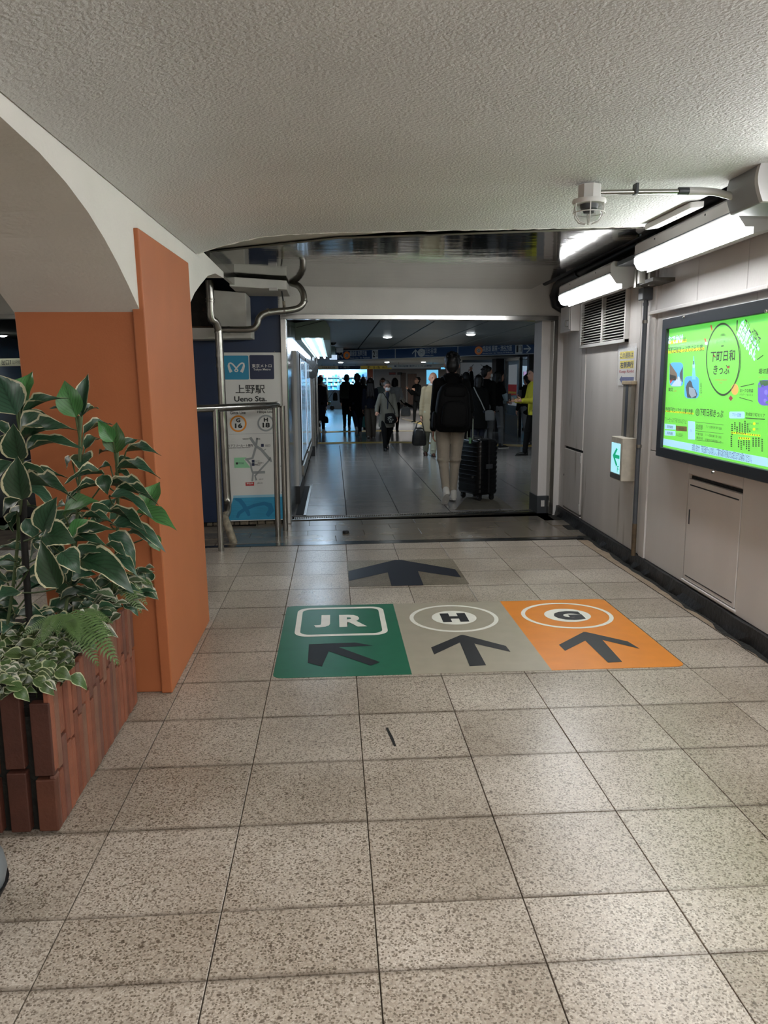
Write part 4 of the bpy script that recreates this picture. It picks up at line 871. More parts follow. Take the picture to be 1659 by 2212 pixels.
def leaf_mesh(name, m, shape=1.0, fold=.25, curl=.25, wave=.06, nx=4, ny=8, seed=0, tip=1.):
    """leaf of unit length along +y, unit width scale along x, normal +z"""
    rnd = random.Random(seed); vs = []; at_ = []; fs = []; ph = rnd.uniform(0, 6)
    for j in range(ny+1):
        t = j/ny; wv = (sin(pi*min(1, t**.78))**.85)*(1-.42*t**2.2)*.56 if t < 1 else 0.
        wv = max(wv, .012 if t < 1 else .001)*shape
        for i in range(nx+1):
            u = -1+2*i/nx; x = u*wv
            z = fold*abs(x)*(1-.3*t)+wave*u*u*sin(t*11+ph+(2.2 if u > 0 else 0))*(.3+.7*sin(pi*t))
            y = t
            a = curl*(t**2); z -= a*.9*t; y -= .22*curl*t*t
            vs.append((x, y, z)); at_.append((u, t, 0))
    for j in range(ny):
        for i in range(nx):
            a = j*(nx+1)+i; fs.append((a, a+1, a+nx+2, a+nx+1))
    me = bpy.data.meshes.new(name); me.from_pydata(vs, [], fs); me.materials.append(m); me.shade_smooth()
    A = me.attributes.new('leaf', 'FLOAT_VECTOR', 'POINT')
    A.data.foreach_set('vector', [c for p in at_ for c in p])
    return me
m_leaf = leaf_material('hosta_leaf', '31523a', 'bdb896', rimw=.85)
m_leafl = leaf_material('young_leaf', '4f7a44', 'bfbb95', rimw=.87)
m_ivy = leaf_material('pothos_leaf', '485c32', 'a5ab84', rimw=.79)
m_var = leaf_material('striped_leaf', '57664a', 'b9b8a5', rimw=.6)
m_stem = mat('plant_stem', '4a5a36', .6, var=.2, vscale=30); m_pole = mat('plant_pole', '14110f', .7)
LM = [leaf_mesh('leaf', m_leaf, .82, .5, .10, .04, seed=1), leaf_mesh('leaf', m_leaf, .95, .35, .45, .07, seed=2), leaf_mesh('leaf', m_leaf, .70, .6, .30, .08, seed=3), leaf_mesh('leaf', m_leafl, .80, .5, .15, .05, seed=4)]
def put_leaf(me, base, tip, normal, width, parent, name='leaf'):
    b, t = Vector(base), Vector(tip); y = t-b; L_ = y.length; y.normalize(); n = Vector(normal); n = n-y*n.dot(y)
    if n.length < 1e-3: n = Vector((0, 0, 1))
    n.normalize(); x = y.cross(n)
    M = Matrix((x*width, y*L_, n*L_)).transposed().to_4x4(); M.translation = b
    o = bpy.data.objects.new(name, me); col.objects.link(o); o.parent = parent; o.matrix_parent_inverse = parent_inv(parent); o.matrix_basis = M; return o
def parent_inv(p): return Matrix.Translation(-Vector(OFF[p.name]))
CAMD = Vector((0, -1, .12))
cr4 = lambda x, y: (.2773*x, 760+.2773*y)
# leaf: base, tip (zoom pixels), width, depth of base, depth change to the tip, mesh, how far its face is turned up
plants = [
 ('tall_broadleaf_plant', 'tall broad-leaved plant with cream edges nearest the left edge of view', (-1.30, 2.95, .42), [
  ((130,490),(-30,160),300,2.95,.05,0,.3),((150,480),(240,110),170,3.0,.1,3,.2),((160,500),(480,280),110,3.0,.0,2,.7),((140,520),(420,440),190,3.02,.06,1,.9),((150,620),(360,470),230,2.92,-.06,1,.6),((170,690),(540,500),190,2.9,-.08,2,.7),((190,790),(560,590),150,2.88,-.05,1,.8),
  ((150,840),(95,560),210,2.8,-.05,0,.25),((170,1150),(125,810),235,2.72,-.04,0,.22),((-30,560),(90,640),110,2.9,-.05,2,.9),((60,760),(-80,640),160,2.9,.0,1,.6),((90,860),(-60,930),170,2.85,-.1,1,.8),((140,930),(370,890),130,2.95,.0,1,.9),((150,980),(-20,1080),150,2.95,.05,2,.9),
  ((180,1000),(520,900),120,3.05,.05,2,1.),((170,1040),(580,1020),120,2.8,-.12,2,1.),((200,1060),(450,1160),120,2.84,-.05,1,.9),((160,1150),(-20,1220),140,2.86,-.05,1,.9),((180,1230),(0,1330),150,2.95,0,1,.8),((130,1240),(60,1420),120,2.95,.0,2,.5),((200,1200),(370,1240),120,3.0,.1,1,.8),
  ((330,1400),(430,1130),200,2.78,-.04,0,.25),((200,1300),(300,1470),120,2.9,-.02,1,.5),((360,1560),(250,1440),110,2.95,.05,2,.6),((450,1840),(310,1470),205,2.68,-.04,0,.3),((130,1640),(-40,1600),110,2.85,-.05,2,.9),((190,1560),(-30,1480),110,3.0,.0,2,.9),((220,1700),(60,1790),130,2.9,0.,1,.8),((60,1800),(-60,1700),150,2.8,-.05,1,.8),((150,1870),(-30,1880),170,2.72,-.08,1,.8),((190,1740),(240,1560),90,3.0,.1,2,.5),((240,1850),(340,1720),150,3.0,.1,1,.5)]),
 ('middle_broadleaf_plant', 'broad-leaved plant with cream edges in the middle of the planter', (-1.12, 3.05, .42), [
  ((590,510),(490,210),200,3.1,.0,3,.25),((630,510),(680,150),115,3.15,.05,0,.2),((640,500),(770,385),60,3.2,.1,2,.6),((600,500),(380,390),100,3.15,.0,2,.7),((640,800),(630,880),150,3.2,-.1,1,.6),((560,830),(480,900),130,3.2,.0,1,.8),((650,640),(880,500),110,3.3,.1,2,.7),((660,760),(790,620),120,3.3,.1,2,.5),((810,950),(490,950),130,3.0,-.1,2,.9),((800,960),(830,1100),110,2.98,-.04,1,.6),((790,1040),(510,1070),110,3.0,-.08,2,1.),
  ((500,1270),(750,1130),200,2.9,-.05,3,.7),((620,1120),(480,1160),110,2.95,-.03,1,.7),((700,1250),(860,1190),140,3.0,0,1,.8),((640,1290),(910,1285),70,2.9,-.04,2,1.),((560,1440),(730,1300),170,2.85,.0,3,.4),((600,1450),(850,1330),150,2.82,-.06,2,.6),((560,1480),(840,1450),130,2.8,-.05,2,.9),((330,1440),(560,1420),250,2.75,-.03,1,.6),((590,1600),(780,1490),130,2.85,-.02,1,.7),((470,1720),(540,1530),170,2.72,-.02,0,.35),((480,1560),(620,1690),170,2.7,-.05,1,.6),((630,1620),(1040,1740),230,2.85,-.1,1,.75),((560,1760),(710,1690),120,2.8,-.02,1,.6),((600,1800),(780,1830),120,2.85,-.03,2,.9)]),
 ('right_broadleaf_plant', 'broad-leaved plant with cream edges leaning towards the orange pillar', (-1.0, 3.28, .42), [
  ((900,790),(900,540),180,3.25,.0,3,.25),((880,700),(760,530),120,3.22,-.02,3,.3),((920,780),(1090,640),90,3.3,.05,2,.5),((980,780),(1240,735),110,3.2,-.06,2,.8),((890,780),(740,760),90,3.3,.05,2,.8),((900,880),(1030,800),90,3.3,.02,2,.7),((910,910),(1240,890),120,3.2,-.08,2,.9),((860,890),(740,900),110,3.3,.0,2,.9),((900,940),(1040,960),90,3.25,-.02,2,.9),((840,1040),(1210,1060),130,3.15,-.1,2,.85),((900,1080),(1240,1100),90,3.12,-.08,2,.95),((850,1130),(1200,1165),120,3.1,-.08,1,.9),((1000,1000),(1090,990),60,3.2,0,2,.8),
  ((1130,1250),(1240,990),170,3.2,.06,3,.45),((1060,1250),(1385,1355),160,3.1,-.08,3,.8),((850,1240),(1180,1360),110,3.05,-.1,2,.9),((860,1350),(1300,1400),150,3.05,-.08,1,.85),((1000,1400),(1180,1420),120,3.1,-.05,1,.9),((1170,1430),(1250,1555),110,3.1,-.02,3,.6),((850,1420),(1100,1620),150,3.05,-.05,1,.8),((830,1500),(1000,1570),110,3.0,-.05,2,.9),((880,1590),(1090,1720),120,3.0,-.05,2,.8),((900,1600),(1050,1640),80,3.0,0,2,.9)])]
for nm, lab, base, leaves in plants:
    P_ = thing(nm, lab, 'plant', base); tops = []
    for (bx, by), (tx, ty), wpx, Y, dY, k, upf in leaves:
        b = at(*cr4(bx, by), Y); tp = at(*cr4(tx, ty), Y+dY); wd = wpx*.2773*Y/FPX*1.12
        nrm = CAMD*(1-upf*.75)+Vector((0, 0, upf)); put_leaf(LM[k], b, tp, nrm, wd*1.05, P_)
        tops.append(b)
    bz = Vector(base); rnd = random.Random(len(leaves))
    if nm == 'tall_broadleaf_plant':
        q = [at(*cr4(205, 1900), 2.95), at(*cr4(190, 1500), 2.95), at(*cr4(180, 1150), 2.93)]
        q[0].z = .42; obj('pole', MB().tube(q, .0135, 8), m_pole, P_, 60)
    stemtop = at(*cr4(150, 480), 2.97) if nm[0] == 't' else at(*cr4(620, 500), 3.15) if nm[0] == 'm' else at(*cr4(905, 790), 3.25)
    midp = (bz+stemtop)/2+Vector((.02, .03, 0)); main = bez(bz, midp+(midp-(bz+stemtop)/2), stemtop, 10)
    obj('stem', MB().tube(main, .0065, 7), m_stem, P_, 60)
    sm = MB()
    for b in tops:
        a = min(main, key=lambda p: (p-Vector((b.x, b.y, b.z-.09))).length)
        if (a-b).length > .02: sm.tube(bez(a, a+(b-a)*.5+Vector((0, 0, -.02)), b, 4), .0032, 5)
    tag(obj('leaf_stalks', sm, m_stem, P_, 60), kind='stuff')
    # leaves deeper inside the plant
    for k in range(46):
        b = Vector((rnd.uniform(-1.6, -1.02) if nm[0] == 't' else rnd.uniform(-1.25, -.98), rnd.uniform(3.0, 3.5), rnd.uniform(.45, .95)))
        if k >= 26: b = Vector((rnd.uniform(-1.5, -1.02), rnd.uniform(2.72, 3.2), rnd.uniform(.44, .62)))
        a = rnd.uniform(0, 2*pi); tp = b+Vector((cos(a)*.13, sin(a)*.1, rnd.uniform(-.05, .1)))
        if tp.x > -.93 and nm[0] != 'r': tp.x = -.97
        put_leaf(LM[rnd.choice((0, 1, 2))], b, tp, (rnd.uniform(-.3, .3), -.4, 1), rnd.uniform(.08, .12), P_)

# ferns hanging over the planter's edge
def frond_mesh(m, n=22, seed=0):
    mb = MB(); rnd = random.Random(seed); mb.loft([[(-.006, 0, 0), (0, 0, -.006), (.006, 0, 0)], [(-.002, 1, 0), (0, 1, -.002), (.002, 1, 0)]], True, False)
    for k in range(n):
        t = (k+.8)/(n+.5); l = .2*sin(pi*(.12+.86*t))**.8*(1.15-.7*t)
        for s in (-1, 1):
            y = t+rnd.uniform(-.004, .004)
            mb.add([(0, y-.011, 0), (s*l*.6, y+.012, .012), (s*l, y+.05, -.01), (s*l*.55, y+.034, .008), (0, y+.012, 0)], [(0, 1, 2, 3, 4)])
    for i, (x, y, z) in enumerate(mb.v): mb.v[i] = (x, y-.10*y*y, z-.34*y*y)
    me = bpy.data.meshes.new('frond'); me.from_pydata(mb.v, [], mb.f); me.materials.append(m); return me
m_fern = mat('fern_green', '5a7542', .5, var=.15, vscale=20)
FM = [frond_mesh(m_fern, 22, 1), frond_mesh(m_fern, 26, 2)]
c5 = lambda x, y: (.294*x, 1200+.294*y)
for lab, ctr, fr in (('feathery green fern hanging over the near right edge of the planter', (500, 420, 2.78), [((500,420),(850,830),2.76,-.2,.19),((500,430),(720,900),2.74,-.16,.18),((480,440),(620,760),2.72,-.1,.16),((520,430),(790,640),2.8,-.15,.17),((480,430),(390,600),2.7,-.12,.13),((470,460),(260,640),2.7,-.06,.16),((480,450),(200,800),2.66,-.1,.17),((540,450),(740,560),2.86,-.1,.16),((500,470),(560,700),2.72,-.16,.13), ((450,430),(420,720),2.68,-.1,.15), ((430,450),(130,720),2.66,-.08,.16), ((540,440),(660,820),2.78,-.15,.17), ((560,420),(780,560),2.84,-.12,.15), ((400,440),(300,780),2.64,-.1,.15), ((560,450),(820,760),2.8,-.17,.16)]),
        ('feathery green fern at the far end of the planter beside the pillar', (880, 160, 3.28), [((850,150),(1090,440),3.2,-.1,.17),((860,150),(1040,500),3.2,-.14,.16),((840,150),(1100,270),3.3,-.1,.16),((830,170),(700,130),3.3,.05,.14),((850,180),(930,330),3.22,-.1,.13),((900,150),(1095,380),3.3,-.06,.15),((820,160),(760,260),3.24,-.08,.13)])):
    b = at(*c5(ctr[0], ctr[1]), ctr[2]); t = thing('fern', lab, 'fern', (b.x, b.y, .42))
    for (bx, by), (tx, ty), Y, dY, wd in fr:
        b = at(*c5(bx, by), Y); tp = at(*c5(tx, ty), Y+dY); L_ = (tp-b).length
        put_leaf(random.choice(FM), b, b+(tp-b)*1.03+Vector((0, 0, .09)), (0, -.5, 1), max(L_*1.0, .12), t, 'frond')
# trailing variegated leaves at the near corner and striped tufts by the ferns
IV = [leaf_mesh('leaf', m_ivy, .95, .4, .3, .05, 4, 6, seed=5), leaf_mesh('leaf', m_ivy, .8, .3, .5, .04, 4, 6, seed=6), leaf_mesh('leaf', m_var, .7, .4, .35, .06, 4, 6, seed=7)]
t = thing('trailing_ivy', 'low trailing plant with small yellow green leaves at the near planter corner', 'plant', (-1.1, 2.6, .43)); rnd = random.Random(21)
for k in range(230):
    cx, cy = rnd.uniform(-60, 520), rnd.uniform(520, 1010)
    if cy > 960-.28*max(0, cx-150)+40 or cy < 560+.0*cx: continue
    Y = 2.72-.3*(cy-620)/400+rnd.uniform(-.03, .05)
    if cx > 440: Y = max(Y, 2.6)
    b = at(*c5(cx, cy), Y); a = rnd.uniform(0, 2*pi); l = rnd.uniform(.045, .075); tp = b+Vector((cos(a)*l, -abs(sin(a))*l*.6, rnd.uniform(-.04, .035)))
    put_leaf(rnd.choice(IV), b, tp, (rnd.uniform(-.5, .5), -.6, 1), l*.8, t)
sm = MB()
for k in range(24):
    a = V3((rnd.uniform(-1.5, -.98), rnd.uniform(2.56, 2.8), .42)); b = a+V3((rnd.uniform(-.08, .06), -.06, rnd.uniform(.03, .12))); sm.tube(bez(a, a+V3((0, 0, .08)), b, 4), .002, 5)
tag(obj('runners', sm, m_stem, t, 60), kind='stuff')
t = thing('striped_tuft', 'pale green and white striped leaves between the ferns along the planter edge', 'plant', (-1.0, 3.1, .43))
for k in range(90):
    f = rnd.random(); cx = 560+f*520+rnd.uniform(-40, 40); cy = 560-f*420+rnd.uniform(-110, 110); Y = 2.72+.6*f+rnd.uniform(-.03, .05)
    b = at(*c5(cx, cy), Y); a = rnd.uniform(-.6, pi+.6); l = rnd.uniform(.06, .1); tp = b+Vector((cos(a)*l, -abs(sin(a))*l*.4, rnd.uniform(-.05, .04)))
    put_leaf(IV[2] if rnd.random() < .75 else LM[1], b, tp, (rnd.uniform(-.6, .6), -.5, 1), l*.62, t)
# ------------------------------------------------------------------ passage beyond the doorway: shell
ZC = 2.3; YE = 43.0
m_pfloor = mat('passage_tile', '7d7a78', .2, var=.08, vscale=2.5, bump=.03, bscale=30)
pf = tag(obj('floor_4', MB().box(-6, 8, 18.86, YE+.4, -.12, 0.0), None), 'grey stone floor of the passage beyond the doorway', 'floor', kind='structure')
m = bpy.data.materials.new('far_tiles'); m.use_nodes = True; nt = m.node_tree; b = nt.nodes['Principled BSDF']; g = nt.nodes.new('ShaderNodeNewGeometry'); br = nt.nodes.new('ShaderNodeTexBrick')
br.inputs['Scale'].default_value = 1; br.inputs['Brick Width'].default_value = .7; br.inputs['Row Height'].default_value = .6; br.inputs['Mortar Size'].default_value = .005; br.offset = .5
mp = nt.nodes.new('ShaderNodeMapping'); mp.inputs['Rotation'].default_value = (0, 0, pi/2); nt.links.new(g.outputs['Position'], mp.inputs[0]); nt.links.new(mp.outputs[0], br.inputs['Vector'])
br.inputs['Color1'].default_value = lin('7d7a78'); br.inputs['Color2'].default_value = lin('757270'); br.inputs['Mortar'].default_value = lin('3a3938'); nt.links.new(br.outputs[0], b.inputs['Base Color']); b.inputs['Roughness'].default_value = .2
pf.data.materials.clear(); pf.data.materials.append(m)
pg = obj('tile_bed', MB().box(-6, 8, 8.2, 18.86, -.12, -.012), m_dark, pf)
ptile = tile_mesh(.6-.009, .7-.009, m=m_pfloor, b=.001)
for i in range(11):
    x = -.47+.6*i
    for k in range(15):
        y = 8.72+.7*k-(.35 if i % 2 else 0)
        y1 = y+.7
        if y < FW0+FWS*(x+.3)+.36 and y > 0:
            if y1 < FW0+FWS*(x+.3)+.5: continue
            y = FW0+FWS*(x+.3)+.36; o = link('tile', tile_mesh(.591, y1-y-.009, m=m_pfloor, b=.001), pf); o.location = (x, y, 0); continue
        if y1 > 18.87: continue
        o = link('tile', ptile, pf); o.location = (x, y, random.uniform(-.0008, .0))
obj('tile_bed', MB().box(-.5, 7, 18.4, 18.9, -.11, -.006), m_pfloor, pf)
m_pceil = mat('ceiling_panel', '8e989b', .42, .25, var=.05, vscale=2)
pc = tag(obj('ceiling_5', MB().box(-6, 8, 8.55, 21.0, ZC+.014, ZC+.1), m_dark), 'grey metal panel ceiling of the passage', 'ceiling', kind='structure')
cp = {}
def cpanel(wd, dp):
    k = (wd, dp)
    if k not in cp: cp[k] = mesh('panel', MB().loft([[(0, 0, .012), (wd, 0, .012), (wd, dp, .012), (0, dp, .012)], [(0, 0, .003), (wd, 0, .003), (wd, dp, .003), (0, dp, .003)], [(.004, .004, 0), (wd-.004, .004, 0), (wd-.004, dp-.004, 0), (.004, dp-.004, 0)]]), m_pceil)
    return cp[k]
for i in range(10):
    for k in range(9):
        o = link('panel', cpanel(.735, 1.325), pc); o.location = (-.1+.76*i, 8.62+1.335*k+(i*.03), ZC)
tag(obj('ceiling_6', MB().box(-6, 8, 20.75, YE+.4, 2.1, 2.5), mat('soffit_grey', '8b8f90', .5)), 'lower grey soffit behind the hanging direction signs', 'ceiling', kind='structure')
m_psteel = mat('passage_steel', 'a4a9ae', .16, 1., var=.06, vscale=4, stretch=(1, 1, .2))
wl = tag(obj('wall_passage_left', MB().box(-1.0, -.5, 8.45, 17.5, 0, ZC+.1), m_darkg), 'steel clad left wall of the passage', 'wall', kind='structure')
for a, b_ in ((8.32, 8.95), (8.96, 9.55)): obj('panel', MB().box(-.5, -.47, a, b_-.006, .0, ZC), m_psteel, wl, bevel=.003)
obj('panel', MB().box(-.5, -.475, 9.56, 10.6, 1.86, ZC), m_psteel, wl, bevel=.003)
for a, b_ in ((10.62, 12.9), (12.92, 15.2), (15.22, 17.5)): obj('panel', MB().box(-.5, -.478, a, b_-.006, 1.9, ZC), m_psteel, wl, bevel=.003)
pl_ = obj('pilaster', MB().box(-.5, -.44, 9.6, 10.4, 0, 1.86), m_white, wl, bevel=.006)
obj('kick_plate', MB().box(-.5, -.43, 9.58, 10.9, 0, .22), m_blackp, wl)
tag(obj('wall_passage_right', MB().box(6.3, 6.5, 8.6, 19.5, 0, 2.4), m_darkg), 'dark right wall of the passage', 'wall', kind='structure')
tag(obj('wall_passage_right_2', MB().box(2.75, 2.9, 8.55, 9.2, 0, 2.4), m_darkg), 'dark return wall behind the right door jamb', 'wall', kind='structure')
tag(obj('wall_passage_end', MB().box(2.2, 9, YE, YE+.2, 0, 2.3), mat('end_wall', '8d8a85', .6)), 'pale grey end wall of the passage right of the shop', 'wall', kind='structure')
tag(obj('wall_passage_end_2', MB().box(-8, -1.3, YE-.6, YE-.4, 0, 2.3), m_darkg), 'dark end wall of the passage left of the shop', 'wall', kind='structure')
tag(obj('baseboard_end', MB().box(2.3, 9, YE-.03, YE, 0, .2), m_rubber), 'black baseboard of the passage end wall', 'baseboard', kind='structure')
tag(obj('wall_passage_far_right', MB().box(8, 8.2, 8.6, YE+.4, 0, 2.5), m_darkg), 'dark outer wall of the passage on the right', 'wall', kind='structure')
tag(obj('wall_passage_far_left', MB().box(-6.2, -6, 8.6, YE+.4, 0, 2.5), m_darkg), 'dark outer wall of the passage on the left', 'wall', kind='structure')
tag(obj('wall_aisle_left', MB().box(-4.75, -4.6, -3.5, 8.9, 0, 2.8), m_wall), 'plain pale wall of the aisle behind the pillar', 'wall', kind='structure')
tag(obj('ceiling_7', MB().box(-4.6, -1.365, -3.5, 8.3, 2.42, 2.5), m_stucco), 'rough stucco ceiling of the aisle behind the pillar', 'ceiling', kind='structure')
# lit advertising cases along the left wall
m_caseglow = mat('case_glow', 'cfe6ff', .3, emit=.7)
for k, (a, b_) in enumerate(((10.75, 12.6), (13.0, 15.0))):
    t = thing('advert_case', ('nearer' if not k else 'farther')+' black framed lit display case along the left passage wall', 'display case', (-.48, (a+b_)/2, .6))
    obj('frame', MB().box(-.5, -.44, a, b_, .35, 1.86), m_blackp, t, bevel=.006); obj('lit_panel', MB().box(-.442, -.437, a+.06, b_-.06, .42, 1.8), mat('case_panel', '9db4c4', .12, emit=.12), t)
    obj('light_edge', MB().box(-.441, -.434, a+.03, a+.055, .42, 1.8), m_caseglow, t); obj('light_edge', MB().box(-.441, -.434, b_-.055, b_-.03, .42, 1.8), m_caseglow, t)
    obj('foot_rail', MB().box(-.5, -.42, a, b_, .2, .35), m_steeld, t)
t = thing('door_post', 'slim steel post between display cases and dark pillar', 'post', (-.44, 16.2, 0)); obj('shaft', MB().box(-.5, -.4, 15.8, 16.0, 0, 1.9), m_steel, t, bevel=.006); obj('base', MB().box(-.51, -.39, 15.78, 16.02, 0, .2), m_blackp, t)
cpil = thing('passage_pillar', 'dark pillar with a steel corner at the end of the left passage wall', 'pillar', (-.7, 18.9, 0), kind='structure')
obj('shaft', MB().box(-1.3, -.43, 17.6, 20.2, 0, ZC), m_blackp, cpil); obj('corner_trim', MB().box(-.50, -.39, 20.0, 20.24, 0, ZC), m_steel, cpil, bevel=.006); obj('base', MB().box(-1.32, -.40, 17.58, 19.98, 0, .17), m_darkg, cpil)
obj('corner_trim', MB().box(-.46, -.41, 17.55, 17.62, 0, ZC), m_steel, cpil)

# bulkhead lamp with tubes
t = thing('tube_lamp', 'long grey boxed lamp with bare bright tubes along the left passage wall', 'lamp', (-.25, 14.5, 2.02))
obj('housing', MB().prism([(-.5, 2.02), (-.40, 2.02), (-.40, 2.05), (-.12, 2.05), (-.12, 2.02), (-.03, 2.02), (-.03, 2.17), (-.10, 2.285), (-.5, 2.235)], 'y', 10.35, 18.6), mat('lamp_box', '8fa096', .5), t, bevel=.004)
obj('end_seam', MB().prism([(-.46, 2.175), (-.10, 2.262), (-.10, 2.268), (-.46, 2.181)], 'y', 10.34, 10.36), m_blackp, t)
m_tube = mat('tube_glow', 'd6e8ff', .4, emit=PASS_E)
for x in (-.33, -.19):
    for a in (10.5, 13.2, 15.9): tb_ = obj('tube', MB().tube([(x, a, 2.022), (x, a+2.55, 2.022)], .02, 10), m_tube, t, 60)
t = thing('lamp_end_box', 'small pale box at the far end of the tube lamp', 'lamp', at(719, 765, 19.0)); c = at(719, 765, 19.0)
obj('box', MB().box(c.x-.09, c.x+.06, 18.95, 19.4, c.z-.02, ZC), mat('lamp_box', '8fa096', .5), t, bevel=.004); obj('glow', MB().box(c.x-.08, c.x+.1, 18.9, 19.4, c.z-.12, c.z-.02), m_caseglow, t)
# round dark disc with cross ribs
c = at(673, 798, 14.6); t = thing('round_mirror', 'dark round mirror disc with pale cross lines on the left passage wall', 'mirror', c)
nx = V3((.72, -.69, 0)); sx_ = V3((.69, .72, 0)); DP = lambda u, v, d=0.: tuple(c+sx_*u+V3((0, 0, v))+nx*d)
mb = MB(); R_ = .165
mb.loft([[DP(r*R_*cos(a), r*R_*sin(a), d) for a in (2*pi*k/32 for k in range(32))] for r, d in ((.02, -.03), (.9, -.025), (1, 0), (1, .012), (.95, .014), (.02, .03))])
obj('disc', mb, mat('disc_grey', '3c3b3a', .5), t, 50)
for r in (.79, -.79): flat([[(-R_*.9*cos(r)-.004*sin(r), -R_*.9*sin(r)), (R_*.9*cos(r)-.004*sin(r), R_*.9*sin(r)), (R_*.9*cos(r)+.006*sin(r), R_*.9*sin(r)+.006), (-R_*.9*cos(r)+.006*sin(r), -R_*.9*sin(r)+.006)]], DP, m_white, t, .031, 'cross_line')
flat([circ(-.06, -.02, .045, 14, .02)], DP, m_white, t, .032, 'pale_patch')
obj('arm', MB().tube([tuple(c-nx*.02), (-.47, c.y+.1, c.z)], .012, 8), m_steeld, t)
# ceiling cameras and downlights
for lab, px, py, Y, s in (('nearer white dome camera under the passage ceiling', 719, 733, 17.0, 1.), ('farther white dome camera in front of the hanging sign', 734, 758, 19.6, .85)):
    c = at(px, py, Y); t = thing('dome_camera', lab, 'camera', (c.x, c.y, ZC))
    obj('mount', MB().box(c.x-.1*s, c.x+.1*s, c.y-.1*s, c.y+.1*s, c.z-.04, ZC), m_white, t, bevel=.01); obj('dome', MB().ell((c.x, c.y, c.z-.04), (.08*s, .08*s, .085*s), 16, 10), mat('dome_black', '050506', .08), t, 60)
m_down = mat('downlight_glow', 'f4fbff', .4, emit=DOWN_E)
for k, (px, py, z, yy) in enumerate(((837, 727, ZC, 0), (1017, 721, ZC, 0), (736, 788, 2.1, 0), (836, 787, 2.1, 0), (915, 783, 2.1, 0), (1014, 781, 2.1, 0), (5, 735, ZC, 0))):
    c = fl(px, py, z); c.y = min(c.y, 32)
    if k > 1: c = at(px, py, 26 if k < 6 else 14); c.z = z
    lab = ('round downlight in the passage ceiling left of the standing traveller', 'round downlight in the passage ceiling above the black suitcase', 'leftmost small downlight in the far soffit', 'second small downlight from the left in the far soffit', 'third small downlight from the left in the far soffit', 'rightmost small downlight in the far soffit', 'downlight seen left of the orange pillar')[k]
    r = .095
    t = thing('downlight', lab, 'ceiling light', (c.x, c.y, z)); obj('trim_ring', MB().lathe([(r*.8, z+.002), (r, z+.002), (r*1.08, z-.008), (r*.8, z-.012)], 24, (c.x, c.y, 0)), m_white, t, 40)
    sl = bpy.data.lights.new('downlight_spot', 'SPOT'); sl.energy = DOWN_W*(1 if k < 2 else 2.4); sl.spot_size = radians(155); sl.spot_blend = .6; sl.shadow_soft_size = .06; sl.color = (.93, 1, .98)
    so_ = bpy.data.objects.new('downlight_spot', sl); so_.location = (c.x, c.y, z-.05); col.objects.link(so_)
    obj('lens', MB().lathe([(.002, z-.03), (r*.5, z-.028), (r*.8, z-.018), (r*.8, z), (.002, z)], 24, (c.x, c.y, 0)), m_down, t, 40)
# tactile strips
m_tac = mat('tactile_yellow', 'c2a14e', .5, var=.1, vscale=8)
for lab, poly in (('yellow tactile strip across the passage, nearest the doorway', [(667, 959), (860, 957), (1150, 965), (1150, 961), (860, 954), (667, 956)]), ('yellow tactile strip farther along the passage', [(692, 935), (820, 932), (905, 932), (905, 930), (820, 929.6), (692, 932)]), ('pale yellow tactile path slanting across the far passage floor', [(866, 905), (905, 916), (1000, 947), (1012, 944), (905, 910), (870, 903)])):
    tag(obj('tactile_strip', MB().prism([tuple(fl(x, y)[:2]) for x, y in poly], 'z', .0005, .004), m_tac), lab, 'tactile strip', group=None)
t = thing('floor_mat', 'brownish mat patch on the passage floor under the suitcase', 'mat', fl(1035, 1085)); obj('mat', MB().prism([tuple(fl(x, y)[:2]) for x, y in ((983, 1102), (1108, 1098), (1072, 1072), (1008, 1074))], 'z', .0004, .003), mat('mat_brown', '4d4638', .7, var=.2, vscale=12), t)
t = thing('floor_channel', 'open black channel with steel edge at the foot of the steel wall', 'floor channel', (-.4, 9.3, 0))
obj('slot', MB().box(-.45, -.36, 8.75, 11.2, .0006, .004), m_dark, t); obj('rim', MB().box(-.36, -.33, 8.7, 11.2, .0006, .01), m_steel, t)

# ------------------------------------------------------------------ hanging direction signs
def hang_sign(name, lab, pl0, pr0, hgt, dep=.12, m=None):
    L_, R2 = V3(pl0), V3(pr0); t = thing(name, lab, 'sign', (L_+R2)/2); ux = (R2-L_); wd = ux.length; ux.normalize(); nn = V3((ux.y, -ux.x, 0)).normalized()
    P = lambda u, v, d=0.: tuple(L_+ux*u+V3((0, 0, v))+nn*d)
    mb = MB(); v = [P(u, z, d) for u in (0, wd) for z in (0, hgt) for d in (-dep, 0)]
    mb.add(v, [(0, 1, 3, 2), (4, 6, 7, 5), (0, 4, 5, 1), (2, 3, 7, 6), (0, 2, 6, 4), (1, 5, 7, 3)]); obj('board', mb, m, t)
    return t, P, wd
m_bn = mat('banner_navy', '17345a', .4, emit=.06); m_bw = mat('banner_white', '9aa5ab', .4, emit=.06); m_bo = mat('banner_orange', 'a8622c', .4, emit=.12); m_bg_ = mat('banner_ring', '8a9395', .4, emit=.1)
l0 = at(724, 779, 20.6); r0 = at(1155, 764.5, 18.2); hs = .245
t, P, wd = hang_sign('direction_sign', 'long navy sign band with white writing hanging across the passage', l0, (r0.x, r0.y, r0.z), hs, m=m_bn)
ul = lambda px: (px-724)/(1155-724)*wd
def H(s, x0, x1, v0, v1, m=m_bw, bold=.01): return fit(s, P, (ul(x0), v0*hs, ul(x1), v1*hs), m, t, .004, bold)
def A(polys, m=m_bw, d=.003, name='arrow'): return flat(polys, P, m, t, d, name)
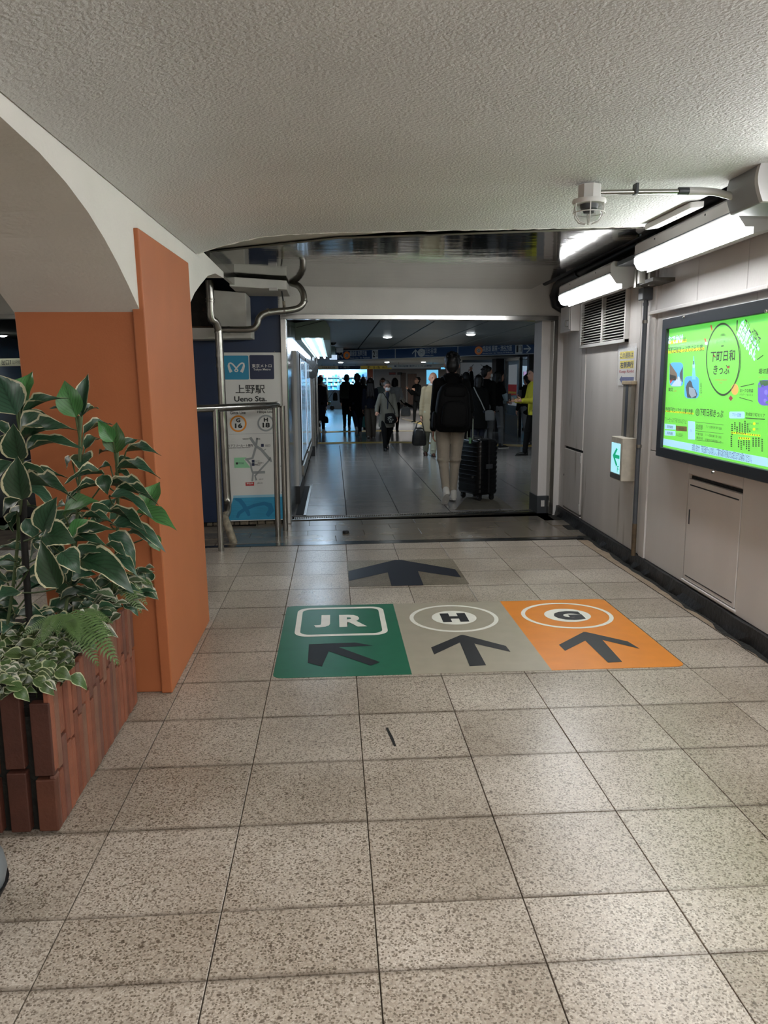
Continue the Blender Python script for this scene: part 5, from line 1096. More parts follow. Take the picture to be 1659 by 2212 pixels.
def ring(cx, m=m_bo):
    A(ring_polys(circ(ul(cx), hs*.5, hs*.40, 24), circ(ul(cx), hs*.5, hs*.20, 24)), m, .003, 'ring_mark'); A([circ(ul(cx), hs*.5, hs*.19, 20)], m_bw, .003, 'disc_mark')
def arrow_at(cx, ang):
    c_, s_ = cos(ang), sin(ang); x0, y0 = ul(cx), hs*.5; q = [(0, .36), (.36, 0), (.36, -.14), (.07, .15), (.07, -.38), (-.07, -.38), (-.07, .15), (-.36, -.14), (-.36, 0)]
    A([[(x0+hs*(a*c_-b_*s_), y0+hs*(a*s_+b_*c_)) for a, b_ in q]])
arrow_at(737, radians(45)); ring(752); H('G', 750, 754.5, .38, .62, m_bk); H('銀座線 浅草方面', 759, 799, .38, .92); H('Ginza Line  for Asakusa', 759, 806, .12, .30)
A([[(ul(811), hs*.08), (ul(825), hs*.08), (ul(825), hs*.92), (ul(811), hs*.92)]], m_bw, .0025, 'number_box'); H('2', 813, 818, .2, .85, m_bk, .03); H('番線', 819, 824, .2, .85, m_bk)
for x in (864, 1000): A([[(ul(x)-.008, 0), (ul(x)+.008, 0), (ul(x)+.008, hs), (ul(x)-.008, hs)]], m_bg_, .003, 'divider')
arrow_at(909, 0); ring(922, m_bg_); H('H', 920, 924, .38, .62, m_bk); H('日比谷線', 929, 955, .38, .92); H('Hibiya Line', 929, 948, .12, .28)
ring(1043); H('G', 1041, 1045.5, .38, .62, m_bk); H('銀座線 銀座・渋谷方面', 1051, 1110, .36, .92); H('Ginza Line  for Ginza & Shibuya', 1051, 1112, .12, .28)
A([[(ul(1117), hs*.08), (ul(1131), hs*.08), (ul(1131), hs*.92), (ul(1117), hs*.92)]], m_bw, .0025, 'number_box'); H('1', 1119, 1123, .2, .85, m_bk, .03); H('番線', 1125, 1130, .2, .85, m_bk); arrow_at(1141, -pi/2)
A([[(0, 0), (wd, 0), (wd, hs*.05), (0, hs*.05)], [(0, hs*.96), (wd, hs*.96), (wd, hs), (0, hs)]], m_bg_, .003, 'edge_line')
mb = MB()
for k in (.06, .35, .65, .94):
    p = V3(P(wd*k, hs, -.06)); obj('hanger', MB().tube([tuple(p), (p.x, p.y, ZC+.003)], .012, 8), m_steeld, t)
def far_sign(lab, x0, x1, y0, y1, Y, m, items):
    a = at(x0, y1, Y); b_ = at(x1, y1, Y); h_ = (at(x0, y0, Y)-a).z; b_.z = a.z
    t, P, wd = hang_sign('direction_sign', lab, a, b_, h_, .08, m)
    for s, f0, f1, v0, v1, mm in items: fit(s, P, (wd*f0, h_*v0, wd*f1, h_*v1), mm, t, .004, .01)
    for k in (.2, .8):
        p = V3(P(wd*k, h_, -.04)); obj('hanger', MB().tube([tuple(p), (p.x, p.y, max(p.z+.02, 2.12))], .012, 6), m_steeld, t)
m_fy = mat('far_sign_yellow', '9a8a3c', .5, emit=.12); m_fc = mat('far_sign_cream', '8f8b78', .5, emit=.1); m_fn = mat('far_sign_navy', '1a2f50', .5)
far_sign('cream sign with dark writing above the shop on the left', 687, 730, 790.5, 797.5, 30, m_fc, [('京成線 東京方面', .2, .85, .2, .8, m_bk)])
far_sign('navy sign between the cream and the yellow signs above the shop', 731, 778, 790.5, 797.5, 30.2, m_fn, [('↖ 出口', .1, .5, .2, .85, m_bw)])
far_sign('yellow exit sign with numbers above the shop', 779, 846, 790, 797.5, 30.4, m_fy, [('↑ 1-5', .2, .62, .12, .88, m_bk), ('出口', .7, .9, .15, .85, m_bk)])
far_sign('white edged strip sign under the soffit right of the yellow sign', 837, 960, 787.5, 794, 27, mat('strip_grey', '8c979d', .5), [('■ 日比谷線 東京メトロ 上野駅', .12, .78, .15, .8, m_fn)])

# ------------------------------------------------------------------ lit shop at the end
sx0, sx1, sy = -1.25, 2.02, YE
tag(obj('wall_shop_back', MB().box(sx0-.1, 2.2, sy+2.4, sy+2.5, 0, 2.4), m_white), 'back wall of the bright shop at the end of the passage', 'wall', kind='structure')
tag(obj('wall_shop_left', MB().box(sx0-.1, sx0, sy-.6, sy+2.5, 0, 2.4), m_white), 'left side wall of the bright shop', 'wall', kind='structure')
tag(obj('wall_shop_right', MB().box(2.1, 2.2, sy+.01, sy+2.5, 0, 2.4), m_white), 'right side wall of the bright shop', 'wall', kind='structure')
tag(obj('floor_5', MB().box(-6, 8, sy+.4, sy+2.5, -.12, 0), m_pfloor), 'floor of the bright shop', 'floor', kind='structure')
tag(obj('ceiling_8', MB().box(sx0-.1, 2.2, sy-.6, sy+2.5, 2.36, 2.42), m_white), 'ceiling of the bright shop', 'ceiling', kind='structure')
for x in (-.4, .9):
    t = thing('shop_ceiling_lamp', ('left' if x < 0 else 'right')+' bright strip lamp in the ceiling of the far shop', 'lamp', (x, sy+1, 2.3)); obj('housing', MB().box(x-.2, x+.2, sy-.2, sy+2.1, 2.31, 2.36), m_white, t); obj('tube', MB().box(x-.15, x+.15, sy-.15, sy+2.05, 2.295, 2.31), mat('shop_glow', '84caff', .4, emit=130), t)
rnd = random.Random(33)
m_goods = [mat('goods%d' % k, c, .5) for k, c in enumerate(('d8eef4', '5fb7cf', 'b9dcea', 'd79ab4', '3f88b8', 'e7f3f5', '7fcbd0', '9a5560', '4a6a80', 'd9c27a'))]
def shelf(lab, x0, x1, y, z1=1.95, n=8, dep=.3):
    t = thing('shop_shelf', lab, 'shelf', ((x0+x1)/2, y, 0)); obj('back_panel', MB().box(x0, x1, y+dep, y+dep+.03, 0, z1), m_white, t)
    for k in (0, 1): obj('upright', MB().box((x0, x1-.03)[k], (x0+.03, x1)[k], y, y+dep, 0, z1), m_white, t)
    gm = {}
    for k in range(n):
        z = .1+k*(z1-.15)/n; obj('board', MB().box(x0+.03, x1-.03, y, y+dep, z, z+.02), m_white, t)
        x = x0+.05
        while x < x1-.1:
            w_ = rnd.uniform(.05, .15); h_ = rnd.uniform(.08, .17); q = rnd.choice(range(len(m_goods))); gm.setdefault(q, MB()).box(x, min(x+w_, x1-.05), y+.03, y+.2, z+.021, z+.02+h_); x += w_+rnd.uniform(.005, .03)
    for q, mb in gm.items(): tag(obj('goods', mb, m_goods[q], t), kind='stuff')
shelf('bright shop shelf of small packs at the far left', -1.15, -.35, sy+1.6); shelf('bright shop shelf of small packs behind the counter', -.33, .42, sy+2.0); shelf('bright shop shelf of small packs left of the orange column', .44, 1.2, sy+1.5); shelf('narrow bright shelf against the orange column', 1.25, 2.05, sy+.6)
t = thing('shop_counter', 'grey sales counter in front of the bright shelves', 'counter', (.2, sy-.1, 0)); obj('body', MB().box(-.35, .6, sy-.3, sy+.2, 0, .95), mat('counter_grey', '7e8a90', .5), t, bevel=.01); obj('worktop', MB().box(-.4, .65, sy-.35, sy+.25, .95, 1.0), m_darkg, t)
t = thing('shop_column', 'red brown column with white vertical writing right of the shop', 'column', (2.05, sy-1, 0))
ca = at(794, 880, 41.4); cb = at(806, 880, 41.4); obj('shaft', MB().box(ca.x, cb.x, 41.4, 41.8, 0, 2.11), mat('column_brown', '6f3824', .5, emit=.04), t)
CP = lambda u, v, d=0.: (ca.x+u, 41.4-d, v)
mb = text_mb('Vostal', 1, .02); xs = [p[0] for p in mb.v]; ww = cb.x-ca.x; o_ = MB(); o_.v = [CP(ww*.82-p[1]*ww*.62, 1.42+p[0]*.19, .004) for p in mb.v]; o_.f = mb.f; obj('lettering', o_, mat('column_white', 'dddddd', .5, emit=.3), t, fix=False)
# things on the end wall, right half
def wallbox(name, lab, cat, x0, y0, x1, y1, Y, m, dep=.04, extra=None):
    a = at(x0, y1, Y); b_ = at(x1, y0, Y); t = thing(name, lab, cat, a); obj('board', MB().box(a.x, b_.x, Y-dep, Y, a.z, b_.z), m, t); obj('edge', MB().box(a.x-.02, b_.x+.02, Y-dep*.5, Y+.001, a.z-.02, b_.z+.02), m_darkg, t)
    if extra: extra(t, a, b_)
    return t
wallbox('red_sign', 'small red sign on the pale end wall', 'sign', 841, 805, 854, 809, YE-.01, mat('sign_dull_red', '7a2f2c', .5))
wallbox('dark_sign', 'small dark sign on the end wall beside the red one', 'sign', 859, 805, 868, 809, YE-.01, m_blackp)
wp = wallbox('wood_panel', 'brown wooden wall panel at the end of the passage', 'panel', 881, 808, 899, 874, YE-.01, mat('wood_brown', '5d4436', .5, var=.25, vscale=3, stretch=(14, 1, 1)))
wallbox('wood_panel', 'narrow dark wooden strip left of the brown wall panel', 'panel', 866, 806, 876, 874, YE-.01, mat('wood_dark', '3c2d25', .5))
m_scr = mat('screen_glow', '6fc0e8', .3, emit=.9)
wallbox('screen', 'lit pale blue screen behind the man in the cream jacket', 'screen', 921, 799, 946, 830, 30, m_scr, .08); s_ = wallbox('screen', 'small lit blue screen left of the traveller\'s head', 'screen', 952, 791, 961, 797.5, 32, m_scr, .08)
b_ = at(956, 791, 31.96); obj('hanger', MB().tube([(b_.x, 31.96, b_.z-.06), (b_.x, 31.96, 2.13)], .012, 6), m_steeld, s_)
def mapx(t, a, b_):
    P = lambda u, v, d=0.: (a.x+u*(b_.x-a.x), 24-.06-d, a.z+v*(b_.z-a.z))
    for q in ([(.1, .2), (.35, .9)], [(.3, .1), (.8, .75)], [(.55, .9), (.9, .3)]):
        flat([[q[0], (q[0][0]+.02, q[0][1]), (q[1][0]+.02, q[1][1]), q[1]]], P, m_darkg, t, .002, 'map_line')
    flat([[(.02+.05*k, .3), (.05+.05*k, .3), (.05+.05*k, .36), (.02+.05*k, .36)] for k in range(4)], P, m_bk, t, .003, 'map_text')
tag(obj('wall_passage_mid', MB().box(3.95, 6.3, 24, 24.2, 0, 2.12), mat('mid_wall', '6d6f70', .6)), 'grey wall carrying the map board', 'wall', kind='structure')
wallbox('map_board', 'large pale map board on the passage wall behind the people at right', 'board', 994, 783, 1071, 822, 24, mat('map_grey', '8b8e90', .4, emit=.12), .06, mapx)
p = at(1070, 900, 22.6); q2 = at(1087, 900, 22.6)
tag(obj('passage_pillar_2', MB().box(p.x, q2.x, 22.6, 23.2, 0, 2.12), m_blackp), 'black pillar right of the waiting people', 'pillar', kind='structure')
t = thing('glass_doors', 'steel framed glass doors of the lit shop on the right of the passage', 'door', (5, 21.6, 0))
gA, gB = fl(1091, 935), fl(1122, 944.5); gA, gB = V3((gA.x, gA.y, 0)), V3((gB.x, gB.y, 0)); uu = (gB-gA).normalized(); nn = V3((uu.y, -uu.x, 0)); GL = (gB-gA).length
def gbox(nm, u0, u1, z0, z1, d0, d1, m, par=None):
    mb = MB(); v = [tuple(gA+uu*u+nn*d+V3((0, 0, z))) for u in (u0, u1) for z in (z0, z1) for d in (d0, d1)]; mb.add(v, [(0, 1, 3, 2), (4, 6, 7, 5), (0, 4, 5, 1), (2, 3, 7, 6), (0, 2, 6, 4), (1, 5, 7, 3)]); return obj(nm, mb, m, par or t)
gbox('post', -.05, .08, 0, 2.05, -.04, .04, m_steel); gbox('post', GL-.08, GL, 0, 2.05, -.04, .04, m_steel); gbox('head_rail', 0, GL, 2.0, 2.09, -.04, .04, m_steel); gbox('bottom_rail', 0, GL, 0, .55, -.02, .02, mat('door_blue_grey', '4d6174', .4, .3)); gbox('pane', .05, GL-.05, .55, 2.0, -.006, .006, mat('door_glass', 'b8d4e4', .05, alpha=.25))
SPP = lambda u, v, d=0.: tuple(gA+uu*u+V3((0, 0, v))+nn*(d+.02))
pu0, pu1 = GL*.22, GL*.80
def pv(y): return 1.5+(822-y)/FPX*21.6
flat([[(pu0, pv(876)), (pu1, pv(876)), (pu1, pv(791)), (pu0, pv(791))]], SPP, mat('flyer_white', 'b9c3cc', .5, emit=.15), t, 0, 'flyer'); flat([[(pu0, pv(868)), (pu1, pv(868)), (pu1, pv(832)), (pu0, pv(832))]], SPP, mat('flyer_red', '8f2b33', .5, emit=.15), t, .002, 'flyer_band')
flat([[(pu0+.05, pv(851)), (pu1-.05, pv(851)), (pu1-.05, pv(847)), (pu0+.05, pv(847))]], SPP, m_fy, t, .004, 'flyer_stripe'); fit('16', SPP, (pu0+.06, pv(863), pu1-.06, pv(854)), mat('flyer_pale', 'd8c8cc', .5, emit=.2), t, .004, .02)
shelf('lit shelves seen through the glass doors on the right', 5.55, 6.9, 23.0, 1.9, 7)
t = thing('shop_lamp', 'lamp over the lit shelves behind the glass doors', 'lamp', (6.1, 22.5, 2.05)); obj('tube', MB().box(5.6, 6.7, 22.5, 22.56, 2.0, 2.04), mat('side_shop_glow', 'bfe2ff', .4, emit=30), t); obj('housing', MB().box(5.55, 6.75, 22.48, 22.58, 2.04, 2.1), m_white, t)
a = at(1137, 940, 19.4); tag(obj('wall_passage_right_3', MB().box(a.x, 6.3, 19.3, 19.5, 0, 2.12), m_blackp), 'black wall at the right edge of the doorway view', 'wall', kind='structure')
wallbox('wall_notice', 'pale notice on the black wall at the right', 'notice', 1139, 801, 1161, 820, 19.29, mat('notice_grey', '6d7880', .5, emit=.08), .02)
os_ = wallbox('orange_sign', 'small lit orange sign at the right end of the hanging sign band', 'sign', 1155, 752, 1172, 763.5, 17.6, mat('orange_glow', 'd9692a', .4, emit=.5), .08)
b_ = at(1163, 752, 17.56); obj('hanger', MB().tube([(b_.x, 17.56, b_.z-.01), (b_.x, 17.56, ZC+.003)], .012, 6), m_steeld, os_)
# far doorway of the left aisle
t, P, wd = hang_sign('direction_sign', 'cream sign with dark writing seen left of the orange pillar', at(-30, 792, 14.), at(60, 790, 14.), .13, .06, mat('aisle_sign', '8c8a74', .5, emit=.2)); fit('出口7', P, (wd*.38, .02, wd*.62, .11), m_bk, t, .004, .02); fit('国立科学博物館方面', P, (wd*.64, .03, wd*.9, .1), m_bk, t, .004)
for k in (.1, .9):
    p = V3(P(wd*k, .13, -.03)); obj('hanger', MB().tube([tuple(p), (p.x, p.y, ZC+.003)], .01, 6), m_steeld, t)
# ------------------------------------------------------------------ people
m_skin = mat('skin', 'c0907a', .55); m_skind = mat('skin_shade', 'b07f68', .55); m_lip = mat('lip', '8a4f48', .5); m_eye = mat('eye_dark', '14100e', .3)
m_hair = mat('hair_black', '0d0b0b', .5); m_hairb = mat('hair_brown', '2a1f1a', .45); m_hairg = mat('hair_grey', '57514b', .6)
m_coatk = mat('cloth_black', '08090a', .85, spec=.2, bump=.2, bscale=40); m_coatn = mat('cloth_navy', '141a2c', .8, bump=.2, bscale=40); m_olive = mat('cloth_olive', '6c6a60', .8, bump=.2, bscale=40)
m_creamc = mat('cloth_cream', '94886f', .8, bump=.15, bscale=60); m_khaki = mat('cloth_khaki', '9a9c8a', .8, bump=.15, bscale=60); m_beige = mat('cloth_beige', '9c9182', .8, bump=.45, bscale=14, var=.05, stretch=(.6, 1, 1.6))
m_whitec = mat('cloth_white', 'c8c9c8', .8, bump=.2, bscale=40); m_greyc = mat('cloth_grey', '65676a', .8); m_bluec = mat('cloth_pale_blue', '93a8b2', .8); m_taupe = mat('cloth_taupe', '6a5f52', .8, bump=.15, bscale=40); m_yell = mat('cloth_yellow', 'b3ad2a', .8, bump=.3, bscale=60); m_red = mat('cloth_red', 'a32431', .7); m_green = mat('cloth_dark_green', '1b2a22', .8)
m_shoew = mat('shoe_white', 'c9c6bf', .55); m_shoek = mat('shoe_black', '101010', .5); m_shoebr = mat('shoe_brown', '4a2a1c', .45); m_mask = mat('mask_white', 'd5d9dc', .7)

def blob_mesh(mb, voxel, smooth=5, name='mesh', m=None, extra=None):
    me = mesh('tmp', mb, None); o = bpy.data.objects.new('tmp', me); col.objects.link(o)
    r = o.modifiers.new('r', 'REMESH'); r.mode = 'VOXEL'; r.voxel_size = voxel
    if smooth: s = o.modifiers.new('s', 'SMOOTH'); s.factor = .5; s.iterations = smooth
    dg = bpy.context.evaluated_depsgraph_get(); out = bpy.data.meshes.new_from_object(o.evaluated_get(dg)); bpy.data.objects.remove(o); bpy.data.meshes.remove(me)
    if extra and extra.v:
        bm = bmesh.new(); bm.from_mesh(out); vs = [bm.verts.new(v) for v in extra.v]
        for f in extra.f: bm.faces.new([vs[i] for i in f])
        bm.to_mesh(out); bm.free()
    out.name = name
    if m: out.materials.append(m)
    out.shade_smooth(); return out

def hand_parts(mb, fingers, w_, d, side, up, H, curl=.5, point=False):
    """palm into mb; four unequal fingers and a thumb into fingers"""
    d = d.normalized(); up = (up-d*up.dot(d)).normalized(); x = d.cross(up)          # x: across the palm
    s = H/1.7; c = w_+d*.045*s
    Mx = Matrix((x, d, up)).transposed()
    mb.ell(c, (.037*s, .05*s, .016*s), 10, 8, Mx)
    for k, (off, ln) in enumerate(((-.027, .066), (-.009, .076), (.009, .071), (.026, .055))):
        k2 = (3-k) if side > 0 else k
        cu = (.05 if (point and k2 == 0) else curl)
        p = c+d*.036*s+x*off*s; dd = d; pts = [p]; ln *= s
        for seg in range(3):
            ang = cu*(.5+.35*seg); dd = (dd*cos(ang)-up*sin(ang)).normalized(); pts.append(pts[-1]+dd*ln*(.42, .32, .26)[seg])
        fingers.tube(pts, [.0088*s, .0084*s, .0076*s, .0058*s], 6)
    b = c-d*.018*s+x*(-side)*.03*s; td = (d*.75-x*side*.6-up*.25).normalized()
    fingers.tube([b, b+td*.032*s, b+td*.05*s+d*.012*s-up*.006*s], [.011*s, .0098*s, .0072*s], 6)

def person(label, pos, rz, H, legs=((8, 4), (-14, 18)), arms=((-6, 6, 12), (8, 6, 15)), lean=2, head=(0, 0), hair=('short', None), top=None, hem=.47, flare=.0, pants=None, pantw=1., shoes=None, face=True, mask=False, glasses=False, vox=.015, skin=None, hood=None, collar=None, inner=None, point=None, group=None, puff=1., feet=(0, 0), name='person', conv=1., roll=0., hipw=1., sleeve=None):
    """stands at pos facing rz (0 = away from the doorway camera); legs and arms are (right, left) tuples of joint angles in degrees"""
    t = thing(name, label, 'person', pos, group, rz=rz, world=False); t.rotation_euler = (0, roll, rz); sk = skin or m_skin
    rad = radians
    legp = []
    for s, (th, kn) in zip((1, -1), legs):
        hip = V3((s*.052*H, 0, .515*H)); a = rad(th); kne = hip+V3((-s*.007*conv*H, sin(a)*.245*H, -cos(a)*.245*H))
        b = a-rad(kn); ank = kne+V3((-s*.010*conv*H, sin(b)*.232*H, -cos(b)*.232*H)); legp.append((s, hip, kne, ank, b))
    dz = []
    for (s, hip, kne, ank, b), fp in zip(legp, feet):
        f = min(0, b) if fp == 0 else rad(fp); toe = ank+V3((0, cos(f)*.10*H, sin(f)*.10*H)); dz.append(min(ank.z-.042*H*cos(f), toe.z-.018*H))
    up = -min(dz)
    LZ = V3((0, 0, up)); la = rad(lean)
    def tr(p):                                     # upper body point, leant about the pelvis
        p = V3(p); q = p-V3((0, 0, .52*H)); return V3((q.x, q.y*cos(la)+q.z*sin(la), q.z*cos(la)-q.y*sin(la)))+V3((0, 0, .52*H))+LZ
    body = MB(); fing = MB()
    # skin figure
    for s, hip, kne, ank, b in legp:
        body.cap(hip+LZ, kne+LZ, .046*H, .032*H); body.cap(kne+LZ, ank+LZ, .031*H, .02*H)
        f = min(0, b); body.cap(ank+LZ+V3((0, -.015*H, -.022*H)), ank+LZ+V3((0, cos(f)*.07*H, -.02*H+sin(f)*.07*H)), .015*H, .009*H)
    body.loft([[tr((hw*H*cos(a), hd*H*sin(a)+.0*H, z*H)) for a in (2*pi*k/16 for k in range(16))] for z, hw, hd in ((.48, .06, .05), (.52, .092, .062), (.60, .08, .055), (.70, .092, .062), (.77, .1, .058), (.815, .085, .045), (.84, .035, .035))])
    body.cap(tr((0, -.004*H, .81*H)), tr((0, .008*H, .88*H)), .033*H, .03*H)
    hy, hp = rad(head[0]), rad(head[1]); Rh = Matrix.Rotation(hy, 3, 'Z') @ Matrix.Rotation(-hp, 3, 'X'); nk = V3((0, .006*H, .865*H))
    hd_ = lambda x, y, z: tr(nk+Rh @ V3((x*1.1*H, y*1.1*H, ((z-.905)*1.08+.905-.010-.865)*H)))
    Rl = Matrix.Rotation(-la, 3, 'X') @ Rh
    body.ell(hd_(0, .008, .938), (.048*H, .059*H, .062*H), 14, 12, Rl); body.ell(hd_(0, .024, .9), (.038*H, .042*H, .040*H), 12, 8, Rl)
    body.ell(hd_(0, .063, .917), (.008*H, .012*H, .014*H), 8, 6, Rl)
    for s in (1, -1): body.ell(hd_(s*.044, .002, .925), (.007*H, .014*H, .019*H), 8, 6, Rl)
    hands = []
    for s, (fw_, ab, el), i in zip((1, -1), arms, (0, 1)):
        sh = V3((s*.093*H, 0, .79*H)); a, b_, e = rad(fw_), rad(ab), rad(el)
        d1 = V3((s*sin(b_), sin(a)*cos(b_), -cos(a)*cos(b_))); elb = sh+d1*.168*H
        a2 = a+e; d2 = V3((s*sin(b_)*.55, sin(a2), -cos(a2))).normalized(); wr_ = elb+d2*.142*H
        S_, E_, W_ = tr(sh), tr(elb), tr(wr_); body.cap(S_, E_, .026*H, .022*H); body.cap(E_, W_, .021*H, .0155*H)
        dh = (W_-E_).normalized(); pn = V3((s, 0, 0)) if abs(dh.x) < .8 else V3((0, 0, 1))
        hand_parts(body, fing, W_, dh, s, pn if not (point == i) else V3((0, 0, 1)), H, .15 if point == i else .55, point == i)
        hands.append((S_, E_, W_, dh))
    link('body', blob_mesh(body, min(vox, .014), 3, 'body', sk, fing), t)
    # trousers
    pm = MB(); kw = pantw
    for s, hip_, kne, ank, b in legp:
        pm.cap(hip_+LZ, kne+LZ, .058*H*hipw, .044*H*(.6+.4*kw)); pm.cap(kne+LZ, ank+LZ+(kne-ank)*.0, .043*H*(.5+.5*kw), .029*H*kw); pm.ell(hip_+LZ+V3((0, -.022*H, .0)), (.05*H*hipw, .052*H, .055*H), 10, 8)
        if kw < 1.3:                               # creases behind knee and ankle
            for q in (.94, .5, .8): p = kne+(hip_-kne)*.05*(q-.5)*2; pm.ell(p+LZ+V3((0, -.004*H, 0)), (.047*H, .049*H, .010*H), 10, 6)
            pm.ell(ank+LZ+(kne-ank)*.16, (.034*H*kw, .036*H*kw, .012*H), 10, 6)
    pm.ell(V3((0, 0, .53*H))+LZ, (.096*H, .07*H, .06*H), 14, 8)
    link('trousers', blob_mesh(pm, vox, 4, 'trousers', pants or m_coatk), t)
    # shoes
    for (s, hip, kne, ank, b), fp in zip(legp, feet):
        f = min(0, b) if fp == 0 else rad(fp); Rf = Matrix.Rotation(f, 3, 'X'); c = ank+LZ
        q = lambda y, z: c+Rf @ V3((s*.004*H, y*H, z*H))
        sm = MB(); sm.cap(q(-.018, -.018), q(.062, -.024), .025*H, .02*H); sm.cap(q(.05, -.026), q(.092, -.029), .022*H, .014*H); sm.cap(q(-.016, .01), q(-.018, -.02), .024*H, .026*H)
        so = link('shoe', blob_mesh(sm, .009, 3, 'shoe', shoes or m_shoek), t)
        rr = []
        for zz_, g in ((-.034, 1.04), (-.043, 1.02)): rr.append([q(.036+.078*sin(a)*g, zz_)+Rf @ V3((.0245*H*cos(a)*g*(1-.12*sin(a)), 0, 0)) for a in (2*pi*k/20 for k in range(20))])
        so2 = MB().loft(rr); me = mesh('sole', so2, m_shoew if (shoes in (m_shoew, None)) else m_rubber); link('sole', me, so)
    # jacket or coat
    jm = MB(); tc = top or m_coatk; p_ = puff
    zs = [(hem, .100+flare, .074+flare*.8), (max(hem+.02, .50), .100+flare*.6, .076+flare*.5), (.56, .098, .073), (.62, .095*p_, .068*p_), (.70, .105*p_, .074*p_), (.765, .110*p_, .074*p_), (.80, .094, .062), (.828, .064, .052), (.848, .043, .043)]
    zs = [z for i, z in enumerate(zs) if i == 0 or z[0] > zs[0][0]+.005]
    def below(z): return (z < .5)
    def jr(z, hw, hd):
        out = []
        for k in range(20):
            a = 2*pi*k/20; p = V3((hw*H*cos(a), hd*H*sin(a)-.004*H, z*H)); out.append(tr(p))
        return out
    jm.loft([jr(*z) for z in zs])
    for (S_, E_, W_, dh), s in zip(hands, (1, -1)):
        jm.cap(S_, E_, .04*H*p_, .036*H*p_); jm.cap(E_, W_-dh*.012*H, .035*H*p_, .029*H)
        for q in (.25, .55): jm.ell(E_+(W_-E_)*q, (.036*H*p_, .036*H*p_, .014*H), 8, 6, (W_-E_).to_track_quat('Z', 'Y').to_matrix())
    link('coat' if hem < .42 else 'jacket', blob_mesh(jm, vox, 4, 'jacket', tc), t)
    if sleeve:
        for S_, E_, W_, dh in hands: link('sleeve', mesh('sleeve', MB().tube([S_+(E_-S_)*.55, E_, E_+(W_-E_)*.4, W_-dh*.005*H], [.040*H, .0405*H, .037*H, .031*H], 12), sleeve, 60), t)
    if inner:
        im = MB(); im.loft([[tr((hw*H*cos(a), .044*H+.03*H*sin(a), z*H)) for a in (2*pi*k/12 for k in range(12))] for z, hw in ((.60, .008), (.68, .018), (.76, .026), (.82, .03), (.85, .022))])
        link('shirt', blob_mesh(im, .012, 2, 'shirt', inner), t)
    if collar:
        cm_ = MB()
        for k in range(12):
            a = 2*pi*k/12; b_ = 2*pi*(k+1)/12; cm_.cap(tr((.04*H*cos(a), .042*H*sin(a), .85*H)), tr((.04*H*cos(b_), .042*H*sin(b_), .85*H)), .016*H, .016*H, 8)
        link('collar', blob_mesh(cm_, .012, 3, 'collar', collar), t)
    if hood:
        hm = MB(); hm.ell(tr((0, -.05*H, .825*H)), (.06*H, .04*H, .05*H)); link('hood', blob_mesh(hm, .012, 3, 'hood', hood), t)
    # head wear and hair
    st, hmtl = hair[:2]; hmtl = hmtl or m_hair; hm = MB()
    if st != 'bald':
        hm.ell(hd_(0, -.004, .952), (.0535*H, .062*H, .059*H), 14, 10, Rl); hm.ell(hd_(0, -.028, .925), (.049*H, .038*H, .049*H), 12, 8, Rl); hm.ell(hd_(0, .034, .975), (.036*H, .022*H, .02*H), 10, 6, Rl)
    if st == 'short':
        hm.ell(hd_(0, -.032, .895), (.032*H, .02*H, .025*H), 10, 6, Rl)
        rq = random.Random(int(H*1000))
        for k in range(26):
            a, b_ = rq.uniform(0, 2*pi), rq.uniform(.1, 1.5); hm.ell(hd_(.044*cos(a)*sin(b_), -.004+.05*sin(a)*sin(b_)-.01, .955+.05*cos(b_)), (.013*H, .012*H, .012*H), 6, 4, Rl)
    if st == 'bob':
        for s in (1, -1): hm.cap(hd_(s*.04, -.004, .95), hd_(s*.044, -.002, .875), .02*H, .02*H)
        hm.cap(hd_(0, -.03, .95), hd_(0, -.032, .865), .044*H, .04*H)
    if st == 'long':
        for s in (1, -1): hm.cap(hd_(s*.036, -.012, .95), tr((s*.055*H, -.045*H, .80*H)), .024*H, .02*H)
        for k in range(7):
            u = -1+k/3; hm.cap(tr((u*.04*H, -.055*H, .9*H)), tr((u*.062*H, -.09*H+.01*H*(k % 2), (.655+.02*(k % 3))*H)), .022*H, .009*H)
    if st != 'bald': link('hair', blob_mesh(hm, min(vox, .012) if st != 'short' else .008, 2, 'hair', hmtl), t)
    if st in ('cap', 'beanie', 'hat'):
        km = MB(); km.ell(hd_(0, .0, .965), (.052*H, .06*H, .052*H), 14, 10, Rl)
        if st == 'cap': km.ell(hd_(0, .075, .955), (.04*H, .035*H, .008*H), 12, 6, Rl)
        if st == 'hat': km.ell(hd_(0, .0, .945), (.075*H, .082*H, .012*H), 16, 6, Rl)
        if st == 'beanie': km.ell(hd_(0, .0, .945), (.054*H, .062*H, .02*H), 14, 6, Rl)
        link('headwear', blob_mesh(km, .01, 2, 'headwear', hair[2] if len(hair) > 2 else m_greyc), t)
    if face:
        for s in (1, -1): link('eye', mesh('eye', MB().ell(hd_(s*.0175, .0535, .935), (.008*H, .006*H, .005*H), 8, 6, Rl), m_eye, 60), t)
        if not mask: link('mouth', mesh('mouth', MB().ell(hd_(0, .0585, .892), (.014*H, .005*H, .004*H), 8, 6, Rl), m_lip, 60), t)
    if mask:
        km = MB(); km.ell(hd_(0, .04, .9), (.037*H, .034*H, .034*H), 12, 10, Rl); mk = link('mask', blob_mesh(km, .008, 2, 'mask', m_mask), t)
        for s in (1, -1): link('ear_loop', mesh('ear_loop', MB().tube([hd_(s*.034, .04, .912), hd_(s*.047, .0, .92)], .0012*H, 5), m_mask), mk)
